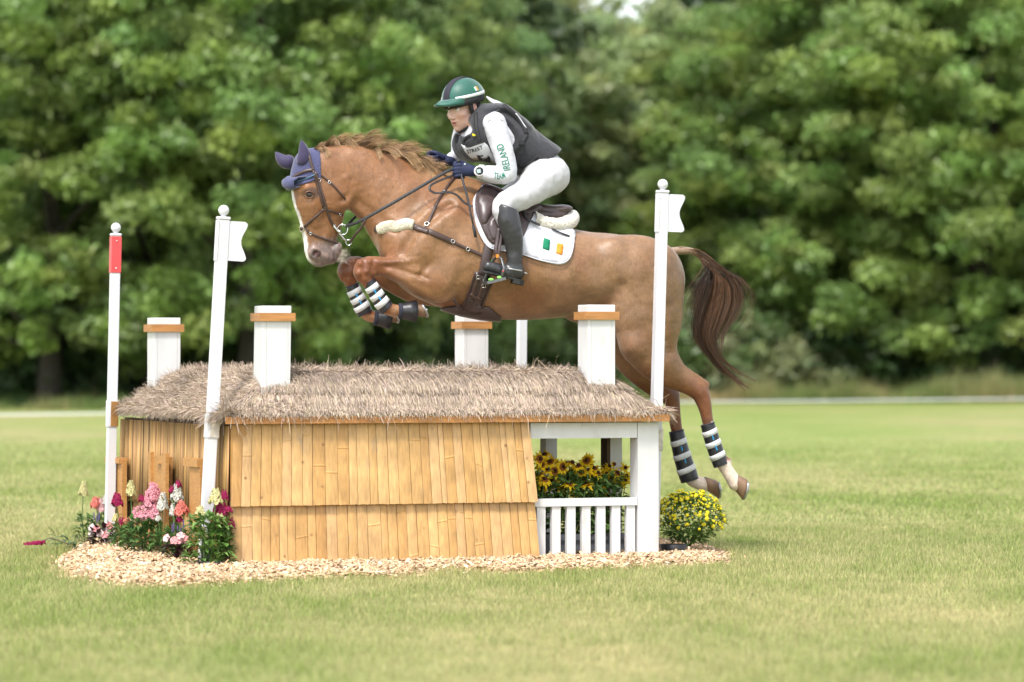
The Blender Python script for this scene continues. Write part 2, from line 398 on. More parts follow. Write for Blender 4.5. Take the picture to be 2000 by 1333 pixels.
# hindquarters
for s in (-1, 1):
    hs_.ell(H(1240, 520, s * .15), (.25, .12, .17), R(-15), k=.06)
    hs_.ell(H(1296, 560, s * .12), (.115, .12, .24), R(0), k=.05)
    hs_.ell(H(1195, 490, s * .2), (.07, .05, .06), R(0), k=.06)              # point of hip
YN = -.15
hs_.tube([hn(1250, 545, YN, 84, .125), hn(1262, 612, YN, 74, .125), hn(1268, 655, YN, 58, .105), hn(1276, 690, YN - .01, 48, .085), hn(1300, 720, YN - .01, 36, .065), hn(1324, 738, YN - .01, 26, .05), hn(1348, 753, YN, 20, .042), hn(1366, 766, YN, 19, .04), hn(1374, 785, YN, 15.5, .036), hn(1379, 806, YN, 12.5, .032), hn(1384, 830, YN, 11.5, .029), hn(1396, 868, YN, 11.5, .029), hn(1409, 900, YN, 13.5, .034), hn(1419, 917, YN, 13, .035), hn(1430, 934, YN, 13.5, .036), hn(1437, 945, YN, 15, .04)], k=.03)
hs_.ell(H(1240, 676, YN - .02), (.09, .09, .10), R(30), k=.04)               # stifle
hs_.tube([hn(1338, 722, YN, 6, .016), hn(1362, 738, YN, 6, .015), hn(1379, 752, YN, 8, .02)], k=.016)      # hamstring cord and hock point
hs_.ell(H(1423, 900, YN), (.02, .02, .018), 0, k=.015)
YF = .13
hs_.tube([hn(1205, 620, YF, 60, .11), hn(1222, 672, YF, 44, .09), hn(1244, 712, YF, 35, .07), hn(1272, 745, YF, 26, .052), hn(1296, 765, YF, 21, .043), hn(1310, 778, YF, 18, .04), hn(1315, 800, YF, 14.5, .035), hn(1319, 825, YF, 12.5, .03), hn(1326, 860, YF, 11.5, .028), hn(1340, 910, YF, 12, .03), hn(1349, 934, YF, 13.5, .034), hn(1360, 942, YF, 13, .034), hn(1374, 947, YF, 14, .036)], k=.03)
hs_.tube([hn(1290, 748, YF, 6, .015), hn(1308, 758, YF, 7, .017), hn(1320, 770, YF, 8, .02)], k=.016)
# flank hollow, groin, tail head
hs_.tube([hn(1170, 520, -.33, 12, .05), hn(1185, 560, -.33, 14, .05)], k=.06, op='s')
hs_.ell(H(1128, 619, 0), (.06, .05, .035), 0, k=.04)
hs_.tube([hn(1270, 492, 0, 14, .05), hn(1300, 493, 0, 9, .032), hn(1325, 490, 0, 8, .028), hn(1350, 491, 0, 7, .025), hn(1368, 502, 0, 6, .02), hn(1378, 522, 0, 5, .015)], k=.03)
# muscle grooves: behind the upper arm, neck-shoulder, under the elbow, thigh, gaskin
for s in (-1, 1):
    hs_.tube([hn(912, 500, s * .325, 5, .05), hn(903, 540, s * .325, 6, .055), hn(888, 572, s * .30, 6, .055), hn(862, 592, s * .27, 5, .05)], k=.035, op='s')
    hs_.tube([hn(880, 400, s * .235, 4, .04), hn(840, 430, s * .262, 5, .04), hn(806, 462, s * .262, 6, .04), hn(790, 492, s * .25, 5, .04)], k=.05, op='s')
    hs_.tube([hn(848, 512, s * .30, 3, .03), hn(832, 524, s * .275, 4, .03), hn(824, 538, s * .27, 3, .03)], k=.03, op='s')
    hs_.tube([hn(700, 396, s * .098, 4, .03), hn(735, 420, s * .13, 5, .03), hn(770, 446, s * .17, 5, .03)], k=.04, op='s')
    hs_.tube([hn(1296, 600, s * .285, 4, .035), hn(1300, 650, s * .26, 5, .04), hn(1308, 690, s * .225, 4, .03)], k=.05, op='s')
    hs_.tube([hn(1215, 560, s * .30, 6, .04), hn(1205, 610, s * .30, 8, .04), hn(1200, 650, s * .29, 8, .05)], k=.05, op='s')
HV, HQ = hs_.mesh(3)
del hs_

# coat colours by place on the body
hu, hv = H_px(np.column_stack([HV[:, 0], np.zeros(len(HV)), HV[:, 2]])); hy = HV[:, 1]
def sst(a, b, x): t = np.clip((x - a) / (b - a), 0, 1); return t * t * (3 - 2 * t)
nzv = np.array([mnoise.noise(Vector((x * 6, y * 6, z * 6))) for x, y, z in HV[::1]]) if len(HV) < 400000 else np.zeros(len(HV))
nzf = np.array([mnoise.noise(Vector((x * 45, y * 45, z * 45))) for x, y, z in HV])
def lerp(a, b, t): return a * (1 - t[:, None]) + np.array(b)[None, :] * t[:, None]
CHEST = np.array((.242, .122, .050))
hc = np.tile(CHEST, (len(HV), 1))
hc = lerp(hc, (.31, .165, .088), sst(.0, .5, nzv) * .5)
hc = lerp(hc, (.21, .072, .024), sst(.0, .5, -nzv) * .5)
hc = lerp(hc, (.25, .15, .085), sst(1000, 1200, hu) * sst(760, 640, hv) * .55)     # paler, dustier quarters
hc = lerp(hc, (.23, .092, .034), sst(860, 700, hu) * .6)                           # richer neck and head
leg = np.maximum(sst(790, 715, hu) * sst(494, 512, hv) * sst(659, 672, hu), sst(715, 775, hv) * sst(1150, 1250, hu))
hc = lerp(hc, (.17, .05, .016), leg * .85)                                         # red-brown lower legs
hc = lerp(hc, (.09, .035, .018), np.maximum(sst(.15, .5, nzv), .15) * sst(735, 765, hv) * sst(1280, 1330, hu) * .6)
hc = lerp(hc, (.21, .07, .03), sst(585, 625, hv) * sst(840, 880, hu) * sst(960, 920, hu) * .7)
tanb = sst(750, 765, hu) * sst(592, 600, hv) * sst(800, 780, hu)
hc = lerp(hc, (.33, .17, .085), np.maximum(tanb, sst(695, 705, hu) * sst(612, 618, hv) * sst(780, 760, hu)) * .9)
# white socks behind
sock = np.where(hu > 1372, sst(893, 903, hv), sst(915, 930, hv)) * sst(1250, 1300, hu)
hc = lerp(hc, (.62, .50, .42), sock)
hc = lerp(hc, (.66, .60, .54), sst(820, 826, hv) * sst(840, 832, hv) * sst(1372, 1376, hu) * sst(1384, 1376, hu) * .8)
# blaze, muzzle, eye and ear surrounds
nose = np.interp(hv, [340, 382, 415, 451, 484, 504, 520], [562, 569, 579, 588, 595, 599, 612])
bl = sst(16, 11, hu - nose + nzf * 4) * sst(.036, .026, np.abs(hy) + nzf * .006) * sst(690, 680, hu) * sst(520, 505, hv) * sst(330, 345, hv)
muz = sst(462, 488, hv + (hu - 615) * .25 + nzf * 8) * sst(690, 676, hu) * sst(560, 540, hv) * (hu < 690) * (hv < 530) * (np.abs(hy) < .088) * ~((hu > 656) & (hv > 499) & (hy > .04))
hc = lerp(hc, (.15, .115, .105), muz * .9)
hc = lerp(hc, (.34, .22, .17), muz * sst(0, .5, nzf) * .5)
hc = lerp(hc, (.72, .68, .64), bl)
eyed = np.hypot((hu - 604) / 17, (hv - 379) / 11)
hc = lerp(hc, (.10, .055, .04), sst(1.25, .75, eyed) * (np.abs(hy) > .05) * .9)
nost = np.hypot((hu - 616) / 10, (hv - 496) / 9)
hc = lerp(hc, (.045, .018, .018), sst(1.0, .6, nost) * (np.abs(hy) > .035))
hc = lerp(hc, (.20, .05, .05), sst(.4, .15, np.hypot((hu - 613) / 6, (hv - 497) / 6)) * (np.abs(hy) > .035))
hc = lerp(hc, (.07, .04, .035), sst(3.2, 1.4, np.abs(hu - np.interp(hv, [466, 490, 512], [658, 650, 648]))) * (hv > 466) * (hv < 512) * (hu < 690) * .85)
# dock: grizzled
hc = lerp(hc, (.30, .22, .17), sst(1300, 1316, hu) * sst(540, 520, hv) * (.6 + .4 * nzf))
hc *= (1 + .14 * nzf)[:, None]
coat_ = 1 - np.maximum(bl, sock) ; hc *= (1 - .09 * coat_)[:, None]
hc = np.clip(hc, .01, .9)

def coat_material():
    m = mat('horse_coat', (1, 1, 1), rough=.44, var=.18, scale=170, attr=True, spec=.45, sheen=.12, stretch=(1, 1, .3), var2=.14, scale2=11)
    nt = m.node_tree; N = nt.nodes; L = nt.links; b = N[m['_bsdf']]
    tc = N.new('ShaderNodeTexCoord')
    # raised veins: ridges of a distorted cell pattern, only where a large noise lets them through
    vo = N.new('ShaderNodeTexVoronoi'); vo.feature = 'DISTANCE_TO_EDGE'; vo.inputs['Scale'].default_value = 19
    n0 = N.new('ShaderNodeTexNoise'); n0.inputs['Scale'].default_value = 9; n0.inputs['Detail'].default_value = 3
    mx = N.new('ShaderNodeMix'); mx.data_type = 'VECTOR'; mx.inputs[0].default_value = .22
    L.new(tc.outputs['Object'], n0.inputs['Vector']); L.new(tc.outputs['Object'], mx.inputs[4]); L.new(n0.outputs['Color'], mx.inputs[5]); L.new(mx.outputs[1], vo.inputs['Vector'])
    mr = N.new('ShaderNodeMapRange'); mr.inputs['From Min'].default_value = 0; mr.inputs['From Max'].default_value = .055; mr.inputs['To Min'].default_value = 1; mr.inputs['To Max'].default_value = 0
    mr.interpolation_type = 'SMOOTHSTEP'
    L.new(vo.outputs['Distance'], mr.inputs['Value'])
    n1 = N.new('ShaderNodeTexNoise'); n1.inputs['Scale'].default_value = 3.1; L.new(tc.outputs['Object'], n1.inputs['Vector'])
    m1 = N.new('ShaderNodeMapRange'); m1.inputs['From Min'].default_value = .53; m1.inputs['From Max'].default_value = .70; L.new(n1.outputs['Fac'], m1.inputs['Value'])
    mu = N.new('ShaderNodeMath'); mu.operation = 'MULTIPLY'; L.new(mr.outputs[0], mu.inputs[0]); L.new(m1.outputs[0], mu.inputs[1])
    # soft muscle relief + hair
    n2 = N.new('ShaderNodeTexNoise'); n2.inputs['Scale'].default_value = 7; n2.inputs['Detail'].default_value = 2; L.new(tc.outputs['Object'], n2.inputs['Vector'])
    b1 = N.new('ShaderNodeBump'); b1.inputs['Strength'].default_value = .55; b1.inputs['Distance'].default_value = .035; L.new(n2.outputs['Fac'], b1.inputs['Height'])
    b2 = N.new('ShaderNodeBump'); b2.inputs['Strength'].default_value = .5; b2.inputs['Distance'].default_value = .003; L.new(mu.outputs[0], b2.inputs['Height']); L.new(b1.outputs[0], b2.inputs['Normal'])
    mp = N.new('ShaderNodeMapping'); mp.inputs['Scale'].default_value = (120, 120, 300); L.new(tc.outputs['Object'], mp.inputs['Vector'])
    n3 = N.new('ShaderNodeTexNoise'); n3.inputs['Scale'].default_value = 1; L.new(mp.outputs[0], n3.inputs['Vector'])
    b3 = N.new('ShaderNodeBump'); b3.inputs['Strength'].default_value = .3; b3.inputs['Distance'].default_value = .003; L.new(n3.outputs['Fac'], b3.inputs['Height']); L.new(b2.outputs[0], b3.inputs['Normal'])
    L.new(b3.outputs[0], b.inputs['Normal'])
    return m
M_coat = coat_material()
horse = empty('horse', HO, PHI)
tag(horse, 'chestnut horse with a white blaze leaping over the thatched house jump', 'horse')
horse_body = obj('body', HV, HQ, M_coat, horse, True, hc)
_fm = HQ[((hu[HQ] < 700) & (hv[HQ] < 530) & (np.abs(hy[HQ]) < .13) & ~((hv[HQ] > 494) & (hu[HQ] > 668))).all(1)]
HEADB = BVHTree.FromPolygons([tuple(p) for p in HV], [tuple(q) for q in _fm.tolist()])
HBVH = BVHTree.FromPolygons([tuple(p) for p in HV], [tuple(q) for q in HQ.tolist()])
# ------------------------------------------------------------------ field
def field_material():
    m = mat('field_turf', (.2, .2, .1), rough=.9, spec=.1)
    nt = m.node_tree; N = nt.nodes; L = nt.links; b = N[m['_bsdf']]
    tc = N.new('ShaderNodeTexCoord')
    def noise(scale, detail, st=(1, 1, 1)):
        mp = N.new('ShaderNodeMapping'); mp.inputs['Scale'].default_value = st; L.new(tc.outputs['Object'], mp.inputs['Vector'])
        n = N.new('ShaderNodeTexNoise'); n.inputs['Scale'].default_value = scale; n.inputs['Detail'].default_value = detail
        L.new(mp.outputs[0], n.inputs['Vector']); return n.outputs['Fac']
    def ramp(f, stops):
        r = N.new('ShaderNodeValToRGB'); e = r.color_ramp.elements
        e[0].position, e[0].color = stops[0][0], (*stops[0][1], 1); e[1].position, e[1].color = stops[-1][0], (*stops[-1][1], 1)
        for p, c in stops[1:-1]:
            q = e.new(p); q.color = (*c, 1)
        L.new(f, r.inputs[0]); return r.outputs[0]
    big = ramp(noise(.16, 4, (1, .45, 1)), [(.30, (.165, .225, .060)), (.5, (.205, .245, .080)), (.68, (.27, .255, .12))])
    fine = ramp(noise(9, 6), [(.3, (.72, .74, .7)), (.7, (1.25, 1.22, 1.2))])
    mid = ramp(noise(1.1, 4, (1, .6, 1)), [(.3, (.86, .93, .82)), (.7, (1.14, 1.06, 1.12))])
    def mul(a, c):
        x = N.new('ShaderNodeMix'); x.data_type = 'RGBA'; x.blend_type = 'MULTIPLY'; x.inputs[0].default_value = 1
        L.new(a, x.inputs[6]); L.new(c, x.inputs[7]); return x.outputs[2]
    L.new(mul(mul(big, fine), mid), b.inputs['Base Color'])
    return m
gx = np.linspace(-1, 1, 81); gy = np.linspace(0, 1, 121)
GXX, GYY = np.meshgrid(np.sign(gx) * np.abs(gx) ** 1.6 * 260, -16 + gy ** 2.2 * 520)
fz = np.array([mnoise.noise(Vector((x * .05, y * .05, 3))) * min(.03, max(0, (y - 14) * .001)) for x, y in zip(GXX.ravel(), GYY.ravel())])
fv = np.column_stack([GXX.ravel(), GYY.ravel(), fz])
ii = np.arange(80 * 120); r0 = (ii // 80) * 81 + ii % 80
field = obj('field', fv, np.column_stack([r0, r0 + 1, r0 + 82, r0 + 81]), field_material(), smooth=True)
tag(field, 'wide mown grass field, pale green and yellowish', kind='structure')

# wood-chip bed outline on the ground, from the photo's edge of the chips
bed_px = [(100, 1106), (130, 1122), (190, 1132), (260, 1141), (330, 1143), (400, 1139), (470, 1135), (560, 1127), (640, 1125), (700, 1121), (770, 1122), (830, 1113), (880, 1106),
          (930, 1109), (1000, 1114), (1080, 1111), (1150, 1108), (1230, 1104), (1310, 1098), (1380, 1096), (1425, 1094), (1432, 1086), (1400, 1076), (1360, 1066), (1250, 1058), (1000, 1050), (500, 1040), (260, 1036), (190, 1050), (140, 1075), (112, 1094)]
bed = [G(u, v + (8 if v > 1092 and u > 115 else 0)).xy for u, v in bed_px]
BEDX = np.array([p.x for p in bed]); BEDY = np.array([p.y for p in bed])
def bed_signed(x, y):                  # positive inside the bed: distance to its edge
    x = np.asarray(x, float); y = np.asarray(y, float); n = len(BEDX); ins = np.zeros(x.shape, bool); dm = np.full(x.shape, 9.0)
    for i in range(n):
        x0, y0, x1, y1 = BEDX[i], BEDY[i], BEDX[(i + 1) % n], BEDY[(i + 1) % n]
        c = ((y0 > y) != (y1 > y)); xi = (x1 - x0) * (y - y0) / ((y1 - y0) or 1e-9) + x0; ins ^= c & (x < xi)
        t = np.clip(((x - x0) * (x1 - x0) + (y - y0) * (y1 - y0)) / ((x1 - x0) ** 2 + (y1 - y0) ** 2), 0, 1)
        dm = np.minimum(dm, np.hypot(x - x0 - t * (x1 - x0), y - y0 - t * (y1 - y0)))
    return np.where(ins, dm, -dm)
def bed_h(x, y):
    s = bed_signed(x, y); return np.where(s > 0, .03 * (1 - np.exp(-s / .12)), 0)

# grass blades
def blades(n, dmin, dmax, hmin, hmax, wid, rg):
    d = np.sqrt(rg.uniform(dmin ** 2, dmax ** 2, n)) if dmax < 30 else dmin + (dmax - dmin) * (1 - np.sqrt(rg.random(n))); x = rg.uniform(-.168, .168, n) * d; y = d + CAM_Y
    s = bed_signed(x, y); keep = s < rg.uniform(-.02, .05, n); x, y, d, s = x[keep], y[keep], d[keep], s[keep]; n = len(x)
    pn = np.array([.8 * mnoise.noise(Vector((a * .55, b * .30, 1.3))) + .6 * mnoise.noise(Vector((a * 1.7, b * .9, 4))) + .5 * mnoise.noise(Vector((a * 5.1, b * 3.0, 7))) for a, b in zip(x, y)])
    h = rg.uniform(hmin, hmax, n) * np.clip(1 - .35 * pn, .4, 1.6)
    h *= 1 + 1.3 * np.exp(-np.abs(s) / .07) * (rg.random(n) < .35)
    an = rg.uniform(0, 6.283, n); wd = wid * rg.uniform(.6, 1.3, n) * np.clip(d / 20, .7, 1.7)
    ln = h * rg.uniform(.1, .9, n); la = rg.uniform(0, 6.283, n)
    b0 = np.column_stack([x - np.cos(an) * wd, y - np.sin(an) * wd, np.full(n, -.004)]); b1 = np.column_stack([x + np.cos(an) * wd, y + np.sin(an) * wd, np.full(n, -.004)])
    tp = np.column_stack([x + np.cos(la) * ln, y + np.sin(la) * ln, h])
    V = np.stack([b0, b1, tp], 1).reshape(-1, 3)
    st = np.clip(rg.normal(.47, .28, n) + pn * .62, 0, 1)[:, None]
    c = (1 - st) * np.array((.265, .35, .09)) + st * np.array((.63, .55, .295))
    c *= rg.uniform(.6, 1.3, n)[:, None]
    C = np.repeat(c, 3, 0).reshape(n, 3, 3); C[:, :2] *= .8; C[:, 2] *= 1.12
    return V, C.reshape(-1, 3)
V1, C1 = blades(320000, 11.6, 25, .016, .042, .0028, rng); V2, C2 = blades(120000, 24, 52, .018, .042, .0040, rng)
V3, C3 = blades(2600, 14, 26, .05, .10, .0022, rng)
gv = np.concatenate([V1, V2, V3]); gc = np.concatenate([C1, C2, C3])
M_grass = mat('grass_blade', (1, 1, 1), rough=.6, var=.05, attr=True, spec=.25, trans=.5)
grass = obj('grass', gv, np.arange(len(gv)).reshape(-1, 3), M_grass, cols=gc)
tag(grass, 'short mown grass blades covering the field', kind='stuff')

# wood chips
def hexas(cs, half, Rm, cols):         # many small boxes: centres, half sizes, rotation matrices
    n = len(cs); sg = np.array([(-1, -1, -1), (1, -1, -1), (1, 1, -1), (-1, 1, -1), (-1, -1, 1), (1, -1, 1), (1, 1, 1), (-1, 1, 1)], float)
    loc = sg[None] * half[:, None, :]
    loc *= rng.uniform(.7, 1.15, loc.shape)
    V = np.einsum('nij,nkj->nki', Rm, loc) + cs[:, None, :]
    f = np.array([(3, 2, 1, 0), (4, 5, 6, 7), (0, 1, 5, 4), (1, 2, 6, 5), (2, 3, 7, 6), (3, 0, 4, 7)])
    F = (f[None] + (np.arange(n) * 8)[:, None, None]).reshape(-1, 4)
    return V.reshape(-1, 3), F, np.repeat(cols, 8, 0)
def rotm(ax, ay, az):
    n = len(ax); ca, sa, cb, sb, cc, sc = np.cos(ax), np.sin(ax), np.cos(ay), np.sin(ay), np.cos(az), np.sin(az)
    Rx = np.zeros((n, 3, 3)); Rx[:, 0, 0] = 1; Rx[:, 1, 1] = ca; Rx[:, 1, 2] = -sa; Rx[:, 2, 1] = sa; Rx[:, 2, 2] = ca
    Ry = np.zeros((n, 3, 3)); Ry[:, 1, 1] = 1; Ry[:, 0, 0] = cb; Ry[:, 0, 2] = sb; Ry[:, 2, 0] = -sb; Ry[:, 2, 2] = cb
    Rz = np.zeros((n, 3, 3)); Rz[:, 2, 2] = 1; Rz[:, 0, 0] = cc; Rz[:, 0, 1] = -sc; Rz[:, 1, 0] = sc; Rz[:, 1, 1] = cc
    return np.einsum('nij,njk,nkl->nil', Rz, Rx, Ry)
nx = 60000
cx = rng.uniform(BEDX.min() - .1, BEDX.max() + .1, nx); cy = rng.uniform(BEDY.min() - .1, BEDY.max() + .1, nx)
sg_ = bed_signed(cx, cy); k_ = (sg_ > rng.exponential(.035, nx) * -1 + .02) & (cy < BEDY.min() + 4.6); cx, cy, sg_ = cx[k_], cy[k_], sg_[k_]; nx = len(cx)
cz = bed_h(cx, cy) + rng.uniform(.002, .016, nx) * np.clip(sg_ / .06, .15, 1)
hf = np.column_stack([.006 + rng.gamma(2, .0055, nx), rng.uniform(.003, .011, nx), rng.uniform(.0012, .0035, nx)])
cc_ = np.array((.62, .43, .26)) * rng.uniform(.55, 1.25, (nx, 1)); dk = rng.random(nx) < .06; cc_[dk] = np.array((.16, .085, .045))
pal = rng.random(nx) < .25; cc_[pal] = np.array((.74, .58, .41)) * rng.uniform(.9, 1.1, (pal.sum(), 1))
V, F, C = hexas(np.column_stack([cx, cy, cz]), hf, rotm(rng.normal(0, .45, nx), rng.normal(0, .4, nx), rng.uniform(0, 6.28, nx)), cc_)
M_chip = mat('wood_chip', (1, 1, 1), rough=.85, var=.15, scale=60, attr=True, spec=.15)
chips = obj('wood_chips', V, F, M_chip, cols=C)
tag(chips, 'pale wood chips spread around the foot of the house jump', kind='stuff')
bedn = 70; bx = np.linspace(BEDX.min(), BEDX.max(), bedn * 2); by = np.linspace(BEDY.min(), BEDY.max(), bedn)
BX, BY = np.meshgrid(bx, by); ss = bed_signed(BX.ravel(), BY.ravel()); bz = np.where(ss > 0, bed_h(BX.ravel(), BY.ravel()) - .002, -.03)
q = np.arange((bedn * 2 - 1) * (bedn - 1)); r0 = (q // (bedn * 2 - 1)) * (bedn * 2) + q % (bedn * 2 - 1)
bedo = obj('mulch_bed', np.column_stack([BX.ravel(), BY.ravel(), bz]), np.column_stack([r0, r0 + 1, r0 + bedn * 2 + 1, r0 + bedn * 2]),
           mat('mulch_bed', (.34, .21, .11), rough=.95, var=.4, scale=60, spec=.1), smooth=True)
tag(bedo, 'low mound of bark and wood mulch under the jump', kind='structure')
# ------------------------------------------------------------------ trees and hedge behind the field
M_leaf = mat('tree_leaf', (1, 1, 1), rough=.42, var=.12, scale=1.5, attr=True, spec=.5, trans=.38)
M_bark = mat('tree_bark', (.045, .038, .03), rough=.95, var=.35, scale=9, stretch=(1, 1, .2), bump=.6, bdist=.05)  # bark colour darkened to paint in the shade under the boughs
M_deadwood = mat('dead_wood', (.17, .14, .11), rough=.9, var=.2, scale=5)
def leaf_cloud(clumps, rg, nper, size, tint, out_bias=.55):
    """clumps: (x, y, z, r) -> leaf quads spread through each clump's shell"""
    Vs = []; Cs = []
    for (x, y, z, r) in clumps:
        n = int(nper * .95 * (r / .9) ** 2) + 8
        d = rg.normal(size=(n, 3)); d[:, 2] = d[:, 2] * .75 + .38; d /= np.linalg.norm(d, axis=1)[:, None]
        rr = r * (1 - .42 * rg.random(n) ** 2) * (1 + .18 * np.sin(d[:, 0] * 5 + x * 3) * np.sin(d[:, 1] * 5 + y * 2) * np.sin(d[:, 2] * 6 + z)); pos = d * rr[:, None] * np.array((1, 1, .68)) + (x, y, z)
        pos += rg.normal(0, .07, (n, 3))
        nm = d * out_bias + rg.normal(0, .5, (n, 3)) + np.array((0, 0, .45)); nm /= np.linalg.norm(nm, axis=1)[:, None]
        t = np.cross(nm, rg.normal(size=(n, 3))); t /= np.linalg.norm(t, axis=1)[:, None]; b = np.cross(nm, t)
        s = size * rg.uniform(.7, 1.3, n)[:, None]
        Vs.append(np.stack([pos - t * s, pos + b * s * .42 + nm * s * .12, pos + t * s, pos - b * s * .42 + nm * s * .12], 1).reshape(-1, 3))
        c = np.array(tint) * rg.uniform(.8, 1.22) * np.array((rg.uniform(.86, 1.16), 1, rg.uniform(.8, 1.15)))
        c = c[None] * rg.uniform(.75, 1.3, n)[:, None]; Cs.append(np.repeat(c, 4, 0))
    V = np.concatenate(Vs); return V, np.arange(len(V)).reshape(-1, 4), np.concatenate(Cs)
def tree_variant(seed, h, r, base, nclump, nper, size, tint, trunk_r=.24, limbs=9):
    rg = np.random.default_rng(seed); cl = []
    tries = 0
    while len(cl) < nclump and tries < 9000:
        tries += 1
        zz = rg.uniform(base, h); f = (zz - base) / (h - base)
        rad = r * math.sin(math.pi * min(.97, .16 + .78 * f)) ** .65
        a = rg.uniform(0, 6.283); q = rad * math.sqrt(rg.uniform(.30, 1)); cr = rg.uniform(.5, 1.3)
        p = (q * math.cos(a), q * math.sin(a), zz)
        if all((p[0] - c[0]) ** 2 + (p[1] - c[1]) ** 2 + 1.6 * (p[2] - c[2]) ** 2 > (.74 * (cr + c[3])) ** 2 for c in cl): cl.append((*p, cr))
    sub = []                                            # every bough breaks into smaller uneven sprays
    for (x, y, z, cr) in cl:
        oa = math.atan2(y, x)
        for j in range(7):
            o3 = rg.normal(0, 1, 3) * cr * np.array((.55, .55, .34)) + np.array((math.cos(oa), math.sin(oa), -.25)) * cr * rg.uniform(-.2, .6)
            sub.append((x + o3[0], y + o3[1], z + o3[2], cr * rg.uniform(.28, .62)))
    V, F, C = leaf_cloud(sub, rg, nper, size, tint)
    crown = mesh_data('crown', V, F, M_leaf, cols=C)
    mb = MB(); pts = [Vector((0, 0, -.2))]
    for i in range(1, 9): pts.append(Vector((rg.normal(0, .12) * i * .4, rg.normal(0, .12) * i * .4, h * .85 * i / 8)))
    mb.tube(pts, [trunk_r * (1.25 if i == 0 else 1 - .11 * i) for i in range(9)], 9)
    order = sorted(cl, key=lambda c: rg.random())[:limbs]
    for c in order:
        i = max(1, min(7, int(c[2] / (h * .85) * 8) - 1)); a = pts[i]; e = Vector(c[:3]); mid = a.lerp(e, .5) + Vector((0, 0, -.1 + rg.uniform(0, .4)))
        rr = trunk_r * (1 - .11 * i) * .42
        mb.tube([a, mid, e], [rr, rr * .65, rr * .25], 6)
    trunk = mesh_data('trunk', mb.v, mb.f, M_bark, True, mb.c)
    return crown, trunk
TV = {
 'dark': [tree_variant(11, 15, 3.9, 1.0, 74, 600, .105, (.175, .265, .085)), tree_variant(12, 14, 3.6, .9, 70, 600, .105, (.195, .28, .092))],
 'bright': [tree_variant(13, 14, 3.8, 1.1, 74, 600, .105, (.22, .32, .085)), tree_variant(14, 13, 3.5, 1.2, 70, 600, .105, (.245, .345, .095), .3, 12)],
 'pale': [tree_variant(15, 13, 3.3, .6, 74, 520, .115, (.30, .38, .16)), tree_variant(16, 12, 2.9, .8, 70, 520, .115, (.32, .39, .17))],  # distance haze is put into these paler leaf tints
 'deep': [tree_variant(17, 15, 4.0, .6, 90, 230, .19, (.07, .115, .046)), tree_variant(18, 14, 3.8, .5, 90, 230, .19, (.075, .12, .046))],  # very dark leaf tint paints in the shade between the rear trees
}
SV = [tree_variant(21, 2.6, 1.5, .15, 26, 330, .11, (.05, .09, .03), .05, 5), tree_variant(22, 2.1, 1.7, .1, 26, 330, .11, (.11, .165, .055), .05, 5),  # first tint darkened, painting in the shade low under the trees
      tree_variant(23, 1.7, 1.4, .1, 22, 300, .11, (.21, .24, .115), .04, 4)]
def plant_tree(name, u, d, kind, var, scale, rz, label, cat='tree', group='trees along the far edge of the field', V=None):
    cr, tr = V if V else TV[kind][var]
    p = P(u, 700, d); o = empty(name, (p.x, p.y, 0), rz); o.scale = (scale,) * 3
    link('trunk', tr, o); link('crown', cr, o); tag(o, label, cat, group); return o
tr = [
 ('broadleaf_tree', -130, 86, 'dark', 0, 1.0, .3, 'dark green tree at the far left edge of the photo, cut by the frame'),
 ('broadleaf_tree', 95, 83, 'bright', 1, .95, 2.2, 'mid green tree behind the gap left of the red-banded pole'),
 ('broadleaf_tree', 300, 84, 'dark', 1, 1.05, 1.2, 'dark tree directly behind the red-banded pole'),
 ('broadleaf_tree', 480, 82, 'bright', 0, 1.0, 4.0, 'green tree behind the left pole with the white flag'),
 ('broadleaf_tree', 640, 86, 'dark', 1, .95, 5.0, "dark tree rising behind the horse's head and neck"),
 ('broadleaf_tree', 790, 92, 'dark', 0, .85, 3.1, "dark tree behind the rider's helmet"),
 ('broadleaf_tree', 985, 108, 'pale', 1, 1.12, 2.6, "pale olive tree behind the rider's back"),
 ('broadleaf_tree', 1120, 116, 'pale', 0, .96, .4, 'pale yellow-green tree between the rider and the right flag'),
 ('broadleaf_tree', 1265, 112, 'pale', 1, .98, 1.4, 'shorter green tree under the bright gap of sky'),
 ('broadleaf_tree', 1450, 106, 'bright', 1, .88, 5.2, 'green tree just right of the right-hand white flag'),
 ('broadleaf_tree', 1600, 102, 'bright', 0, 1.0, 2.9, "green tree to the right of the horse's tail"),
 ('broadleaf_tree', 1745, 100, 'bright', 1, 1.12, .9, 'bright green tree with an open dark crown base, second from the right'),
 ('broadleaf_tree', 1930, 99, 'bright', 0, 1.06, 4.4, 'bright green tree at the right side of the photo'),
 ('broadleaf_tree', 2120, 102, 'bright', 1, 1.05, 3.3, 'bright green tree cut by the right edge of the frame'),
]
for t in tr: plant_tree(*t)
